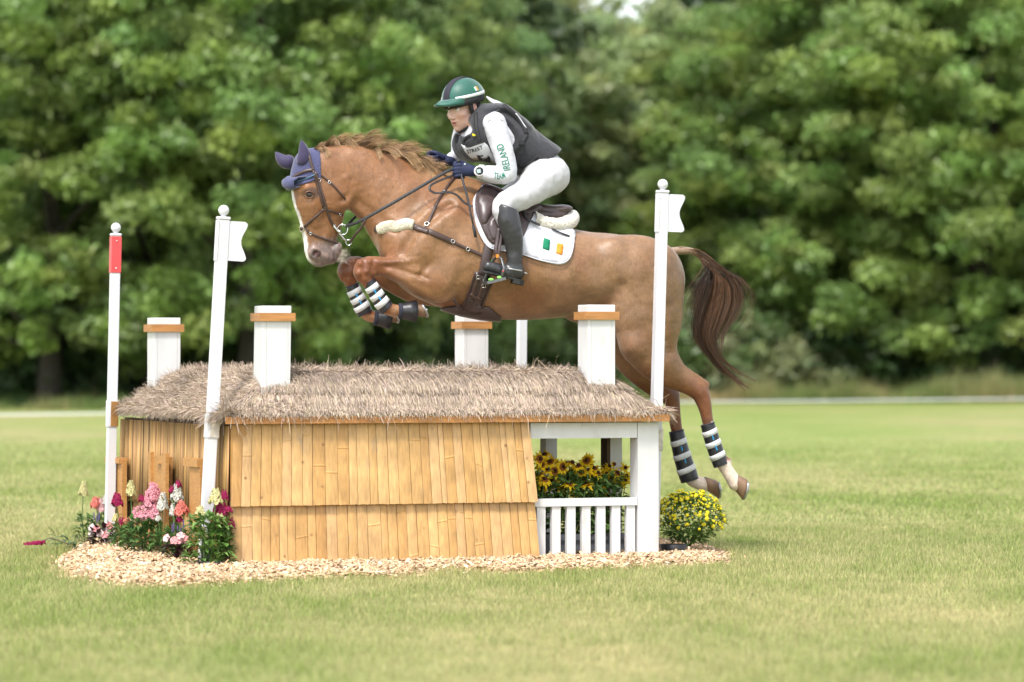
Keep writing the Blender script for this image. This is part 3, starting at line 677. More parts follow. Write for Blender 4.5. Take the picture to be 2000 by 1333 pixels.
back = [(-40, 96, 'deep', 1, 1.1, 'between the two leftmost front trees'), (200, 97, 'deep', 0, 1.05, 'just left of the red-banded pole'), (400, 95, 'deep', 1, 1.1, 'left of the leaning white-flag pole'), (590, 98, 'deep', 0, 1.1, "left of the horse's ears"), (770, 100, 'deep', 1, 1.15, "above the horse's mane"),
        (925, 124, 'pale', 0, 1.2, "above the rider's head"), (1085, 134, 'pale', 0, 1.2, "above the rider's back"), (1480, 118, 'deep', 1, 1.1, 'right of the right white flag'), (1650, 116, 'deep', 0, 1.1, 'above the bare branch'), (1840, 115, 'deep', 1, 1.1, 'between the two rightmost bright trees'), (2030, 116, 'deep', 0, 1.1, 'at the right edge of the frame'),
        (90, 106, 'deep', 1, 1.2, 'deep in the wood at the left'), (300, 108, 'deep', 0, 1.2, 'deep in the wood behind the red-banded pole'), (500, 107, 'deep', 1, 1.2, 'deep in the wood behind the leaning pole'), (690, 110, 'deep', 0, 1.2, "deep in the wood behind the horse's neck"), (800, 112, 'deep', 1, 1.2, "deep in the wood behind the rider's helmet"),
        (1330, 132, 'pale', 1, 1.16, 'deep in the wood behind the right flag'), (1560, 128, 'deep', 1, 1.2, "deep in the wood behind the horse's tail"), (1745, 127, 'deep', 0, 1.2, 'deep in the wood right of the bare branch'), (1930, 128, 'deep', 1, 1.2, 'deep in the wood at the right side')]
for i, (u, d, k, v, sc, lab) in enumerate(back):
    plant_tree('broadleaf_tree', u, d, k, v, sc, i * 1.3 + .5, 'rear tree ' + lab, group='rear rows of trees')
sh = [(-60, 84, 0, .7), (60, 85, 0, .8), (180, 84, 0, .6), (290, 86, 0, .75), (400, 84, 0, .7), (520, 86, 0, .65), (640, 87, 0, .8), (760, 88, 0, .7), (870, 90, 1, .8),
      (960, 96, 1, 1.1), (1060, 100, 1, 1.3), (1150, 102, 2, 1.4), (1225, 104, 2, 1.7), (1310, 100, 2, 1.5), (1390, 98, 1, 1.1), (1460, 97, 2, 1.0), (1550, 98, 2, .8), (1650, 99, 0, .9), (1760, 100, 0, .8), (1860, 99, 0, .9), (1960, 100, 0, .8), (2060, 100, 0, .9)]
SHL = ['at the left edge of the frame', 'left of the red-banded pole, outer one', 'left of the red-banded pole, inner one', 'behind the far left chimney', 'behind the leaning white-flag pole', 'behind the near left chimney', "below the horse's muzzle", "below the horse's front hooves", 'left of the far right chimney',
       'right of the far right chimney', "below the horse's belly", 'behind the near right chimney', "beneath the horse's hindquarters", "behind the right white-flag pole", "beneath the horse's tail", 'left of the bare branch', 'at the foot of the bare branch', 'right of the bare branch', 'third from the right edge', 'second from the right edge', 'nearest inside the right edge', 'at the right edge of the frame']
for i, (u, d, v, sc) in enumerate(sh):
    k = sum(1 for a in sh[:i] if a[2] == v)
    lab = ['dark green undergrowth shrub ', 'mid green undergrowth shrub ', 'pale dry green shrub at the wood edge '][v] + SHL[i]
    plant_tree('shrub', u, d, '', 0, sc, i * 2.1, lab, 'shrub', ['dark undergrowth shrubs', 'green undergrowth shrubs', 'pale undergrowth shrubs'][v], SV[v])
# pale dead limb leaning at the wood's edge, right
mb = MB(); d0 = 100
mb.tube([P(1655, 735, d0), P(1640, 690, d0), P(1618, 650, d0), P(1606, 610, d0), P(1590, 580, d0), P(1566, 560, d0 + .3)], [.07, .065, .055, .05, .04, .02], 8)
mb.tube([P(1612, 632, d0), P(1602, 600, d0 - .3), P(1612, 575, d0 - .5)], [.03, .022, .012], 6)
tag(mb.build('dead_branch', M_deadwood, None, True), 'pale bare crooked branch leaning at the edge of the right-hand trees', 'branch')
# long dry grass at the edge of the wood
def tallgrass(n, rg):
    u = rg.uniform(-150, 2150, n); side = u > 900
    d = np.where(side, 93 + (rg.random(n) ** 1.3) * 8, 80 + rg.random(n) * 5)
    x = (u - 1000) / FPX * d; y = d + CAM_Y; pn = np.array([mnoise.noise(Vector((a * .45, b * .4, 9))) + .6 * mnoise.noise(Vector((a * 1.4, b * 1.2, 3))) for a, b in zip(x, y)])
    k = pn > rg.uniform(-.7, .35, n); u, side, x, y, d, pn = u[k], side[k], x[k], y[k], d[k], pn[k]; n = len(x)
    h = np.where(side, rg.uniform(.2, .8, n), rg.uniform(.10, .4, n)) * np.clip(.75 + 1.1 * pn, .25, 1.9); w = rg.uniform(.008, .022, n); an = rg.uniform(0, 3.14, n); l = h * rg.uniform(0, .5, n); la = rg.uniform(0, 6.28, n)
    V = np.stack([np.column_stack([x - np.cos(an) * w, y - np.sin(an) * w, 0 * x - .02]), np.column_stack([x + np.cos(an) * w, y + np.sin(an) * w, 0 * x - .02]), np.column_stack([x + np.cos(la) * l, y + np.sin(la) * l, h])], 1)
    p2 = np.array([mnoise.noise(Vector((a * .3, b * .3, 19))) for a, b in zip(x, y)])
    st = np.clip(.30 + p2 * 1.3 + rg.normal(0, .18, n), 0, 1)[:, None]; c = (1 - st) * np.array((.19, .28, .085)) + st * np.array((.52, .40, .22)); c *= rg.uniform(.7, 1.2, (n, 1))
    return V.reshape(-1, 3), np.repeat(c, 3, 0)
V, C = tallgrass(90000, rng)
tag(obj('tall_grass', V, np.arange(len(V)).reshape(-1, 3), M_grass, cols=C), 'long dry grass along the foot of the trees', kind='stuff')
# boundary tape on thin stakes
M_tape = mat('boundary_tape', (.66, .68, .70), rough=.5, var=.05)
M_stake = mat('stake', (.7, .7, .68), rough=.6)
tape = empty('boundary_tape', (P(1000, 780, 84).x, P(1000, 780, 84).y, 0))
tag(tape, 'thin white boundary tape stretched across the field in front of the trees', 'tape')
o0 = tape.location.copy()
sp = [P(-900, 813, 58), P(560, 800, 62), P(1120, 786, 68), P(2900, 762, 78)]
for a, b in zip(sp, sp[1:]):
    n = 14; vs = []; fs = []
    for i in range(n + 1):
        t = i / n; p = a.lerp(b, t) - Vector((0, 0, .05 * 4 * t * (1 - t))) - o0
        for dy, dz in ((-.004, -.014), (.004, -.014), (.004, .014), (-.004, .014)): vs.append(p + Vector((0, dy, dz)))
    for i in range(n):
        for j in range(4): fs.append((i * 4 + j, i * 4 + (j + 1) % 4, i * 4 + 4 + (j + 1) % 4, i * 4 + 4 + j))
    obj('tape_run', vs, fs, M_tape, tape)
for a in sp:
    mb = MB(); q = Vector((a.x, a.y, 0)) - o0; mb.tube([q, q + Vector((0, 0, a.z + .12))], [.018, .014], 8); mb.build('stake', M_stake, tape)

# ------------------------------------------------------------------ the jump: thatched house with bamboo front, reed end and white porch
TH = R(20)
HA = P(452, 700, 19.62); HA.z = 0                     # near left corner of the walls on the ground
E1 = Vector((math.cos(TH), math.sin(TH), 0)); E2 = Vector((-math.sin(TH), math.cos(TH), 0))
HL, HW, PAN = 2.526, 2.50, 1.735                       # length, width, length of the bamboo part
def HP(u, v, y):                                      # pixel -> house frame on the plane e2 = y
    r = ray(u, v); t = (y + (HA - CAMP).dot(E2)) / r.dot(E2); p = CAMP + r * t - HA
    return Vector((p.dot(E1), y, p.z))
M_bamboo = [mat('bamboo_%d' % i, c, rough=.42, var=.16, scale=14, stretch=(6, 6, .7), bump=.15, bscale=40, bdist=.003, spec=.4, var2=.16, scale2=7) for i, c in
            enumerate([(.48, .285, .105), (.52, .32, .13), (.455, .26, .09), (.51, .315, .14), (.41, .225, .075)])]
def stain(m):                                          # grey weather stains and knots on a cane
    nt = m.node_tree; N = nt.nodes; L = nt.links; b = N[m['_bsdf']]; src = b.inputs['Base Color'].links[0].from_socket
    oi = N.new('ShaderNodeObjectInfo'); tc = N.new('ShaderNodeTexCoord'); mp = N.new('ShaderNodeMapping'); mp.inputs['Scale'].default_value = (9, 9, 3.2); L.new(tc.outputs['Object'], mp.inputs['Vector'])
    n = N.new('ShaderNodeTexNoise'); n.inputs['Scale'].default_value = 1.6; n.inputs['Detail'].default_value = 6; n.inputs['Roughness'].default_value = .65; L.new(mp.outputs[0], n.inputs['Vector'])
    r = N.new('ShaderNodeMapRange'); r.inputs['From Min'].default_value = .60; r.inputs['From Max'].default_value = .74; r.inputs['To Max'].default_value = .75; L.new(n.outputs['Fac'], r.inputs['Value'])
    x = N.new('ShaderNodeMix'); x.data_type = 'RGBA'; L.new(r.outputs[0], x.inputs[0]); L.new(src, x.inputs[6]); x.inputs[7].default_value = (.33, .24, .15, 1)
    v = N.new('ShaderNodeTexVoronoi'); v.inputs['Scale'].default_value = 8; L.new(tc.outputs['Object'], v.inputs['Vector'])
    r2 = N.new('ShaderNodeMapRange'); r2.inputs['From Min'].default_value = .10; r2.inputs['From Max'].default_value = .03; L.new(v.outputs['Distance'], r2.inputs['Value'])
    x2 = N.new('ShaderNodeMix'); x2.data_type = 'RGBA'; L.new(r2.outputs[0], x2.inputs[0]); L.new(x.outputs[2], x2.inputs[6]); x2.inputs[7].default_value = (.20, .10, .04, 1)
    L.new(x2.outputs[2], b.inputs['Base Color'])
for m_ in M_bamboo: stain(m_)
M_bnode = mat('bamboo_node', (.30, .15, .05), rough=.6, var=.3, scale=40)
M_white = mat('white_paint', (.60, .60, .60), rough=.5, var=.04, scale=14, stretch=(1, 1, .15), bump=.12, bscale=30, bdist=.003, spec=.35, var2=.05, scale2=5)
grime(M_white, (.40, .38, .33), .60, .72, .5, 9, (1, 1, .35)); grime(M_white, (.22, .20, .17), .70, .74, .6, 34)
M_oak = mat('stained_wood', (.42, .21, .065), rough=.55, var=.2, scale=10, stretch=(3, 3, 12), bump=.15, bdist=.004)
M_oakh = mat('stained_wood_long', (.40, .185, .06), rough=.55, var=.22, scale=6, stretch=(1, 9, 9), bump=.15, bdist=.004)
M_darkwood = mat('dark_timber', (.10, .06, .035), rough=.8, var=.25, scale=10)
house = empty('thatched_house_jump', HA, TH)
tag(house, 'house-shaped cross-country jump with thatched roof, bamboo front and white porch', 'horse jump')

ZE = .795                                              # underside of the eaves
# inner timber frame behind the bamboo (dark box, closed)
MB().box(.05, PAN - .02, .05, HW - .05, 0, ZE - .004).build('inner_box', M_darkwood, house)
# bamboo cladding: two courses of split canes, each cane its own piece, leaning out towards the ground
def cane(w, h, rg):                                   # local: x across, z up, y depth (front -)
    n = 5; zs = sorted([0, h] + [z for q in [rg.uniform(.12, .88) * h] for z in (q - .007, q, q + .007)] if rg.random() < .62 else [0, h])
    vs = []; fs = []; slant = rg.uniform(-.016, .016)
    for z in zs:
        node = len(zs) > 2 and abs(z - zs[2]) < 1e-6
        for i in range(n):
            t = i / (n - 1); vs.append((t * w, -(.0042 * math.sin(math.pi * (.12 + .76 * t)) + (.0022 if node else 0)), z + (slant * (t - .5) if 0 < z < h else rg.uniform(-.002, .002))))
        vs.append((w, .006, z)); vs.append((0, .006, z))
    m = n + 2
    for k in range(len(zs) - 1):
        for i in range(m): fs.append((k * m + i, k * m + (i + 1) % m, (k + 1) * m + (i + 1) % m, (k + 1) * m + i))
    fs.append(tuple(reversed(range(m)))); fs.append(tuple((len(zs) - 1) * m + i for i in range(m)))
    return vs, fs
def course(name, z0, z1, y0, y1, xl0, xr0, xl1, xr1, rg):
    """canes between bottom (z0, y0) and top (z1, y1); xl/xr = ends of the course at the bottom (0) and the top (1)"""
    back = MB(); back.hexa([(xl0 + .006, y0 + .011, z0 + .01), (xr0 - .006, y0 + .011, z0 + .01), (xr0 - .006, y0 + .03, z0 + .01), (xl0 + .006, y0 + .03, z0 + .01),
                            (xl1 + .006, y1 + .011, z1), (xr1 - .006, y1 + .011, z1), (xr1 - .006, y1 + .03, z1), (xl1 + .006, y1 + .03, z1)])
    root = back.build(name, M_darkwood, house)
    ws = []; 
    while sum(ws) < (xr0 - xl0): ws.append(rg.choice([.036, .045, .052, .056, .060, .064, .074]) * rg.uniform(.9, 1.1))
    sc = (xr0 - xl0) / sum(ws); ws = [w * sc for w in ws]; x = 0; T = xr0 - xl0
    for w in ws:
        dz = rg.uniform(-.0007, .0007)
        h = math.hypot(z1 - z0, y1 - y0) - dz
        vs, fs = cane(w - .0026, h, rg)
        bx_ = xl0 + x; tx = xl1 + x / T * (xr1 - xl1); wt = w / T * (xr1 - xl1)
        oy = rg.uniform(-.0022, .0022); out = []
        for (px, py, pz) in vs:
            t = pz / h; zz = z0 + dz + (z1 - z0 - dz) * t
            out.append((bx_ + (tx - bx_) * t + px * (1 + (wt / w - 1) * t), y0 + (y1 - y0) * t + py + oy, zz))
        obj('bamboo_cane', out, fs, M_bamboo[int(rg.choice(5, p=[.3, .3, .18, .14, .08]))], root, False)
        x += w
rgc = np.random.default_rng(5)
ZM = .352
course('lower_cladding', -.01, ZM + .02, -.075, -.020, -.028, PAN + .045, -.012, PAN + .028, rgc)
course('upper_cladding', ZM - .004, ZE, -.056, .0, -.018, PAN + .036, .012, PAN + .004, rgc)
# edge boards that close the sides of the flared front
MB().hexa([(PAN + .012, -.06, 0), (PAN + .036, -.06, 0), (PAN + .030, .06, 0), (PAN + .008, .06, 0), (PAN - .012, .012, ZE), (PAN + .0, .012, ZE), (PAN + .0, .06, ZE), (PAN - .012, .06, ZE)]).build('edge_board', M_oak, house)
mb = MB()
# reed end wall (left): bundle of thin reeds over a board
MB().box(.012, .045, .02, HW - .02, .0, ZE).build('end_board', M_darkwood, house)
rv = MB(); rg = np.random.default_rng(8)
for (zb, zt, off) in ((.30, ZE - .01, -.010), (0.0, .34, .004)):
    y = .012
    while y < HW - .02:
        r = rg.uniform(.0045, .0075); c = np.array((.42, .25, .10)) * rg.uniform(.5, 1.3) * np.array((1, rg.uniform(.92, 1.06), rg.uniform(.8, 1.1)))
        if rg.random() < .1: c *= .45
        x0 = off + rg.uniform(-.003, .003); rv.tube([(x0 - .012, y + rg.normal(0, .003), zb + rg.uniform(-.01, .01)), (x0, y, zt)], [r, r], 5, c, cap=True); y += r * 1.9
reed = rv.build('reed_screen', mat('reed', (1, 1, 1), rough=.7, var=.2, scale=20, stretch=(1, 1, .3), attr=True), house, True); reed['kind'] = 'stuff'
# leaning timber props and brackets on the reed end
def prop(name, u0, v0, u1, v1, y0=None, width=.07, thick=.05, mt=M_oak, out=.05, zb=0.0):
    """upright timber standing on the reed end between two pixel columns"""
    def Q(u, v, x):                                     # pixel -> plane e1 = x
        r = ray(u, v); t = (x + (HA - CAMP).dot(E1)) / r.dot(E1); p = CAMP + r * t - HA; return p.dot(E2), p.z
    ya, za = Q(u0, v0, -out); yb, zb_ = Q(u1, v1, -out)
    lo, hi = min(ya, yb), max(ya, yb)
    return MB().box(-out - thick, -out, lo, hi, zb, max(za, zb_)).build(name, mt, house)
prop('prop_upright', 248, 898, 229, 1000, thick=.03, out=.05)
prop('prop_cap', 250, 895, 222, 1000, thick=.055, out=.04, zb=.52)
prop('prop_upright', 337, 893, 302, 1000, thick=.03, out=.05)
prop('bracket_board', 301, 883, 296, 1000, thick=.02, out=.075)
prop('bracket_board', 330, 886, 322, 1000, thick=.02, out=.095)
prop('prop_cap', 322, 906, 310, 1000, thick=.02, out=.08, zb=.55)
prop('prop_upright', 401, 900, 380, 1000, thick=.03, out=.05)
prop('prop_cap', 404, 897, 376, 1000, thick=.055, out=.04, zb=.55)
MB().box(-.004, .085, -.012, .0105, 0, ZE - .004).build('corner_board', M_bamboo[4], house)

# white porch
PZ = ZE - .004
def wbox(name, *a, mt=None, par=None): return MB().box(*a).build(name, mt or M_white, par or house)
wbox('corner_post', HL - .128, HL, 0, .118, -.02, PZ)
wbox('beam', PAN + .012, HL - .131, .004, .075, PZ - .088, PZ)
wbox('rear_post', HL - .128, HL - .03, HW - .10, HW, 0, PZ)
wbox('rear_post', PAN + .03, PAN + .125, HW - .10, HW, 0, PZ)
wbox('side_beam', HL - .075, HL - .004, .121, HW - .103, PZ - .085, PZ)
wbox('rear_beam', PAN + .128, HL - .131, HW - .08, HW - .01, PZ - .085, PZ)
wbox('post_back', HL - .150, HL - .131, HW - .10, HW, 0, PZ, mt=M_darkwood)
wbox('porch_side', PAN - .006, PAN + .006, .07, HW - .06, 0, PZ, mt=M_darkwood)
wbox('middle_post', HL - .118, HL - .045, .45, .55, 0, PZ - .088)
wbox('post_back', HL - .139, HL - .1185, .45, .55, 0, PZ - .088, mt=M_darkwood)
wbox('middle_post', HL - .118, HL - .045, 1.52, 1.62, 0, PZ - .088)
rail = wbox('rail', PAN + .034, HL - .131, .0, .05, .318, .362)
nb = 7
for i in range(nb):
    x = PAN + .052 + i * (HL - .131 - .01 - PAN - .052 - .052) / (nb - 1)
    MB().box(x, x + .052, .008, .04, -.02, .316).build('baluster', M_white, rail)

# roof: rounded hip of thatch
OV = .05; RISE = .235; RX, RY = .42, .27
def roof_h(x, y):
    a = np.minimum(x + OV, HL + OV - x) / RX; b = np.minimum(y + OV, HW + OV - y) / RY
    t = np.clip(-np.log(np.exp(-6 * a) + np.exp(-6 * b)) / 6, 0, 1)
    h = 1 - (1 - t) ** 1.75
    step = .026 * (1 - sst(.46, .50, t)) * sst(.02, .1, t)
    return ZE + .052 + (RISE - .012) * h - step
nxr, nyr = 110, 70
rx = np.linspace(-OV, HL + OV, nxr); ry = np.linspace(-OV, HW + OV, nyr); RXX, RYY = np.meshgrid(rx, ry)
lump = np.array([mnoise.noise(Vector((a * 5, b * 5, 2))) + .5 * mnoise.noise(Vector((a * 14, b * 14, 5))) for a, b in zip(RXX.ravel(), RYY.ravel())])
RZ = roof_h(RXX.ravel(), RYY.ravel()) + lump * .012
rvt = np.column_stack([RXX.ravel(), RYY.ravel(), RZ]); base = np.column_stack([RXX.ravel(), RYY.ravel(), np.full(nxr * nyr, ZE + .044)])
q = np.arange((nxr - 1) * (nyr - 1)); r0 = (q // (nxr - 1)) * nxr + q % (nxr - 1)
top = np.column_stack([r0, r0 + 1, r0 + nxr + 1, r0 + nxr]); n0 = nxr * nyr
edge = [i for i in range(nxr)] + [i * nxr + nxr - 1 for i in range(1, nyr)] + [(nyr - 1) * nxr + i for i in range(nxr - 2, -1, -1)] + [i * nxr for i in range(nyr - 2, 0, -1)]
ed = np.array([(edge[i], edge[i] + n0, edge[(i + 1) % len(edge)] + n0, edge[(i + 1) % len(edge)]) for i in range(len(edge))])
roof = obj('roof', np.concatenate([rvt, base]), np.concatenate([top, ed, (top + n0)[:, ::-1]]), mat('thatch_base', (.36, .27, .20), rough=.95, var=.4, scale=50, bump=.6, bdist=.02), house, True)
# fascia boards under the thatch edge
wbox('fascia_board', -.045, HL + .045, -.058, -.035, ZE + .002, ZE + .042, mt=M_oakh, par=roof)
wbox('fascia_board', HL + .022, HL + .0455, -.034, HW + .045, ZE + .002, ZE + .042, mt=M_oak, par=roof)
# loose straw over the roof
def straw(n, xs, ys, ln, lift, jit, wid, rg, cmul=1.0, flow=None):
    e = .004; gx_ = (roof_h(xs + e, ys) - roof_h(xs - e, ys)) / (2 * e); gy_ = (roof_h(xs, ys + e) - roof_h(xs, ys - e)) / (2 * e)
    D = np.column_stack([-gx_, -gy_, -(gx_ ** 2 + gy_ ** 2)]); flat = (np.hypot(gx_, gy_) < .08); D[flat] = rg.normal(0, .3, (flat.sum(), 3)) * (1, 1, .15)
    if flow is not None: D[flat] += np.array(flow)
    D += rg.normal(0, jit, (n, 3)) * np.linalg.norm(D, axis=1)[:, None]; D /= np.linalg.norm(D, axis=1)[:, None] + 1e-9
    Nn = np.column_stack([-gx_, -gy_, np.ones(n)]); Nn /= np.linalg.norm(Nn, axis=1)[:, None]
    p = np.column_stack([xs, ys, roof_h(xs, ys)]) + Nn * rg.uniform(0, .012, n)[:, None]
    e1 = p + D * (ln * .55)[:, None] + Nn * (lift * .9)[:, None]; e2 = p + D * ln[:, None] + Nn * (lift * .6)[:, None] - np.array((0, 0, 1)) * (ln * .06)[:, None]
    S = np.cross(D, Nn + rg.normal(0, .5, (n, 3))); S /= np.linalg.norm(S, axis=1)[:, None] + 1e-9; S *= (wid * rg.uniform(.6, 1.3, n))[:, None]
    V = np.stack([p - S, p + S, e1 - S, e1 + S, e2 - S * .6, e2 + S * .6], 1).reshape(-1, 3)
    k = np.arange(n)[:, None] * 6; F = np.concatenate([k + np.array([[0, 1, 3, 2]]), k + np.array([[2, 3, 5, 4]])])
    c = np.array((.475, .385, .305)) * cmul * rg.uniform(.62, 1.2, (n, 1)) * np.column_stack([np.ones(n), rg.uniform(.93, 1.03, n), rg.uniform(.85, 1.08, n)])
    pt_ = np.array([mnoise.noise(Vector((a * 2.2, b * 2.2, 3))) + .7 * mnoise.noise(Vector((a * 9, b * 9, 1))) for a, b in zip(xs, ys)]); c *= np.clip(1 + .32 * pt_, .55, 1.4)[:, None]
    dk = rg.random(n) < .10; c[dk] *= .5
    return V, F, np.repeat(c, 6, 0)
VS, FS, CS = [], [], []
def addstraw(*a, **k):
    V, F, C = straw(*a, **k); FS.append(F + sum(len(v) for v in VS)); VS.append(V); CS.append(C)
rg = np.random.default_rng(31)
U = rg.uniform
n = 34000; t = rg.random(n); addstraw(n, U(-OV, HL + OV, n), -OV + .05 + t * .30, U(.06, .115, n), U(.001, .008, n), .09, .0012, rg)            # front slope
n = 7000; addstraw(n, U(-OV, HL + OV, n), -OV + .105 + U(0, .035, n), U(.06, .105, n), U(.006, .02, n), .10, .0013, rg, cmul=1.1)         # upper course edge
n = 11000; addstraw(n, U(-OV, HL + OV, n), -OV + U(.002, .05, n), U(.018, .046, n), U(.005, .016, n), .14, .0013, rg, cmul=1.1)            # eaves fringe
n = 34000; addstraw(n, -OV + U(0, .48, n), U(-OV, HW + OV, n), U(.03, .075, n), U(.001, .010, n), .8, .0012, rg)                          # left end, matted
n = 8000; addstraw(n, -OV + U(.0, .04, n), U(-OV, HW + OV, n), U(.04, .075, n), U(.004, .016, n), .5, .0013, rg)
n = 10000; addstraw(n, HL + OV - U(0, .5, n), U(-OV, HW + OV, n), U(.04, .085, n), U(.001, .012, n), .35, .0012, rg)
n = 12000; addstraw(n, U(.2, HL - .2, n), U(.12, HW - .12, n), U(.04, .08, n), U(.001, .012, n), .5, .0012, rg)
n = 300; addstraw(n, U(.2, HL - .2, n), U(.15, 1.2, n), U(.03, .085, n), U(.015, .06, n), 1.2, .0011, rg)                                   # straws standing up
n = 150; addstraw(n, U(-OV, HL + OV, n), -OV + U(.0, .03, n), U(.08, .14, n), U(.02, .05, n), .6, .0011, rg)
n = 60; addstraw(n, -OV + U(0, .07, n), -OV + U(0, .12, n), U(.10, .20, n), U(.0, .05, n), .9, .0018, rg, cmul=.8)
M_straw = mat('thatch_straw', (1, 1, 1), rough=.8, var=.12, scale=40, attr=True, spec=.2)
th = obj('thatch', np.concatenate(VS), np.concatenate(FS), M_straw, roof, cols=np.concatenate(CS)); th['kind'] = 'stuff'

# chimneys: white boarded posts with a wooden collar
def chimney(x, y, ztop, tilt=0.0):
    s = .083; o = MB(); zb = ZE - .02
    o.hexa([(x - s + tilt * -.5, y - s, zb), (x + s + tilt * -.5, y - s, zb), (x + s + tilt * -.5, y + s, zb), (x - s + tilt * -.5, y + s, zb), (x - s, y - s, ztop), (x + s, y - s, ztop), (x + s, y + s, ztop), (x - s, y + s, ztop)])
    ch = o.build('chimney', M_white, house)
    bv = ch.modifiers.new('bevel', 'BEVEL'); bv.width = .004; bv.segments = 2
    g = s + .003; h = s + .018; z0, z1 = ztop - .085, ztop - .04
    for (a, b, c, d) in ((-h, h, -h, -g), (-h, h, g, h), (-h, -g, -g + .0005, g - .0005), (g, h, -g + .0005, g - .0005)):
        cb = MB().box(x + a, x + b, y + c, y + d, z0, z1).build('collar_board', M_oakh, ch)
    # groove lines of the boards on the front
    for dx in (-.062, .062): MB().box(x + dx - .001, x + dx + .001, y - s - .0012, y - s + .004, zb, ztop - .09).build('board_joint', mat_joint, ch)
mat_joint = mat('paint_joint', (.45, .44, .42), rough=.8)
cf = HP(533, 700, .15); cr = HP(1165, 700, .15)
chimney(cf.x, .15, HP(533, 598, .15).z, .02); chimney(cr.x, .15, HP(1165, 596, .15).z, 0)
rl = HP(320, 700, 2.28); rr_ = HP(921, 700, 2.28)
chimney(rl.x, 2.28, HP(320, 621, 2.2).z, 0); chimney(rr_.x, 2.28, HP(921, 616, 2.2).z, 0)

# ------------------------------------------------------------------ flag poles
M_pole = mat('white_plastic', (.62, .62, .65), rough=.35, var=.015, spec=.5)
grime(M_pole, (.45, .44, .42), .62, .78, .4, 7, (1, 1, .3))
M_red = mat('red_plate', (.62, .07, .075), rough=.4, var=.06, scale=25)
M_screw = mat('screw', (.55, .55, .55), rough=.35, metal=1)
M_sleevew = mat('worn_sleeve', (.55, .50, .44), rough=.6, var=.3, scale=18)
M_brown = mat('brown_tape', (.30, .15, .045), rough=.5, var=.35, scale=16)
def flag_pole(name, utop, vtop, ubot, d, label, flag=False, red=False, sleeve=None, hw=.0285, vbot=None):
    """utop, vtop: foot of the ball finial; ubot: column where it meets the ground"""
    top = P(utop, vtop, d); vb = VH + CAM_Z * FPX / d; bot = P(ubot, vb, d)
    root = empty(name, bot); tag(root, label, 'flag pole', 'flag poles at the jump')
    ax = top - bot; L = ax.length; az = ax.normalized(); rz = Matrix.Rotation(TH, 3, 'Z'); axx = (rz @ Vector((1, 0, 0))); axx = (axx - az * axx.dot(az)).normalized(); ay = az.cross(axx)
    def pt(x, y, z): return axx * x + ay * y + az * z
    def bar(nm, x0, x1, y0, y1, z0, z1, mt, par=root, bev=.003):
        m = MB(); m.hexa([pt(*c) for c in ((x0, y0, z0), (x1, y0, z0), (x1, y1, z0), (x0, y1, z0), (x0, y0, z1), (x1, y0, z1), (x1, y1, z1), (x0, y1, z1))]); o = m.build(nm, mt, par)
        if bev: b = o.modifiers.new('bevel', 'BEVEL'); b.width = bev; b.segments = 2
        return o
    bar('shaft', -hw, hw, -hw, hw, -.15, L, M_pole)
    cap = bar('cap', -hw - .004, hw + .004, -hw - .004, hw + .004, L + .0005, L + .018, M_pole, bev=.006)
    m = MB(); m.lathe([(.016, .018), (.014, .022), (.016, .026)], 16, pt(0, 0, L), az); m.ball(pt(0, 0, L + .052), .030, 20, 14); m.build('ball_finial', M_pole, root, True)
    if red:
        pl = bar('red_plate', -hw - .004, hw + .004, -hw - .004, hw + .004, L - .222, L - .002, M_red)
        for zz in (.03, .195): MB().lathe([(.0055, 0), (.005, .002), (.002, .0035)], 10, pt(0, -hw - .004, L - zz), -ay).build('screw', M_screw, pl, True)
    if flag:
        n = 24; prof = [(.0, 0), (.098, 0)]
        f = flag
        Hh, Wd = .218, .105
        ol = [(0, 0)] + [(Wd - .034 * math.sin(math.pi * k / n) ** 2.2 - (.016 if k in (0, n) else .003 if k in (1, n - 1) else 0), Hh * (k / n)) for k in range(n + 1)] + [(0, Hh)]
        x0 = hw + .001; vs = []
        for y in (-hw + .006, -hw + .009):
            for a, b in ol: vs.append(pt(x0 + a, y, L - Hh - .004 + b))
        k = len(ol); fs = [tuple(range(k)), tuple(reversed(range(k, 2 * k)))] + [(i, i + k, (i + 1) % k + k, (i + 1) % k) for i in range(k)]
        obj('flag', vs, fs, mat_flag, root)
        br = bar('flag_bracket', -hw - .0045, -hw - .0005, -hw - .0045, hw, L - .225, L - .002, M_pole, bev=.001)
        for zz in (.03, .11, .19): MB().lathe([(.003, 0), (.0028, .0012), (.001, .002)], 8, pt(-hw + .008, -hw - .0045, L - zz), -ay).build('screw', M_screw, br, True)
    if sleeve:
        za, zb_, mt = sleeve
        bar('sleeve', -hw - .0045, hw + .0045, -hw - .0045, hw + .0045, za, zb_, M_pole)
        bar('sleeve_tape', -hw + .012, hw + .0062, -hw - .0062, hw + .002, za + .003, zb_ - .003, mt)
    return root
mat_flag = mat('flag_plastic', (.62, .62, .66), rough=.3, var=.01)
flag_pole('flag_pole', 226, 462, 213, 21.75, 'white pole with ball top and red plate at the far left of the jump', red=True, sleeve=(.74, .90, M_brown), hw=.027)
flag_pole('flag_pole', 436, 430, 398, 19.68, 'white leaning pole with wavy white flag in front of the reed end', flag=True, sleeve=(.72, .85, M_sleevew), hw=.030)
flag_pole('flag_pole', 1294, 378, 1274, 20.76, "white pole with wavy white flag in front of the horse's hindquarters", flag=True, sleeve=(.62, .75, M_sleevew), hw=.0285)
flag_pole('flag_pole', 1021, 470, 1015, 22.9, 'white pole behind the jump, its top hidden by the horse', red=True, hw=.027)
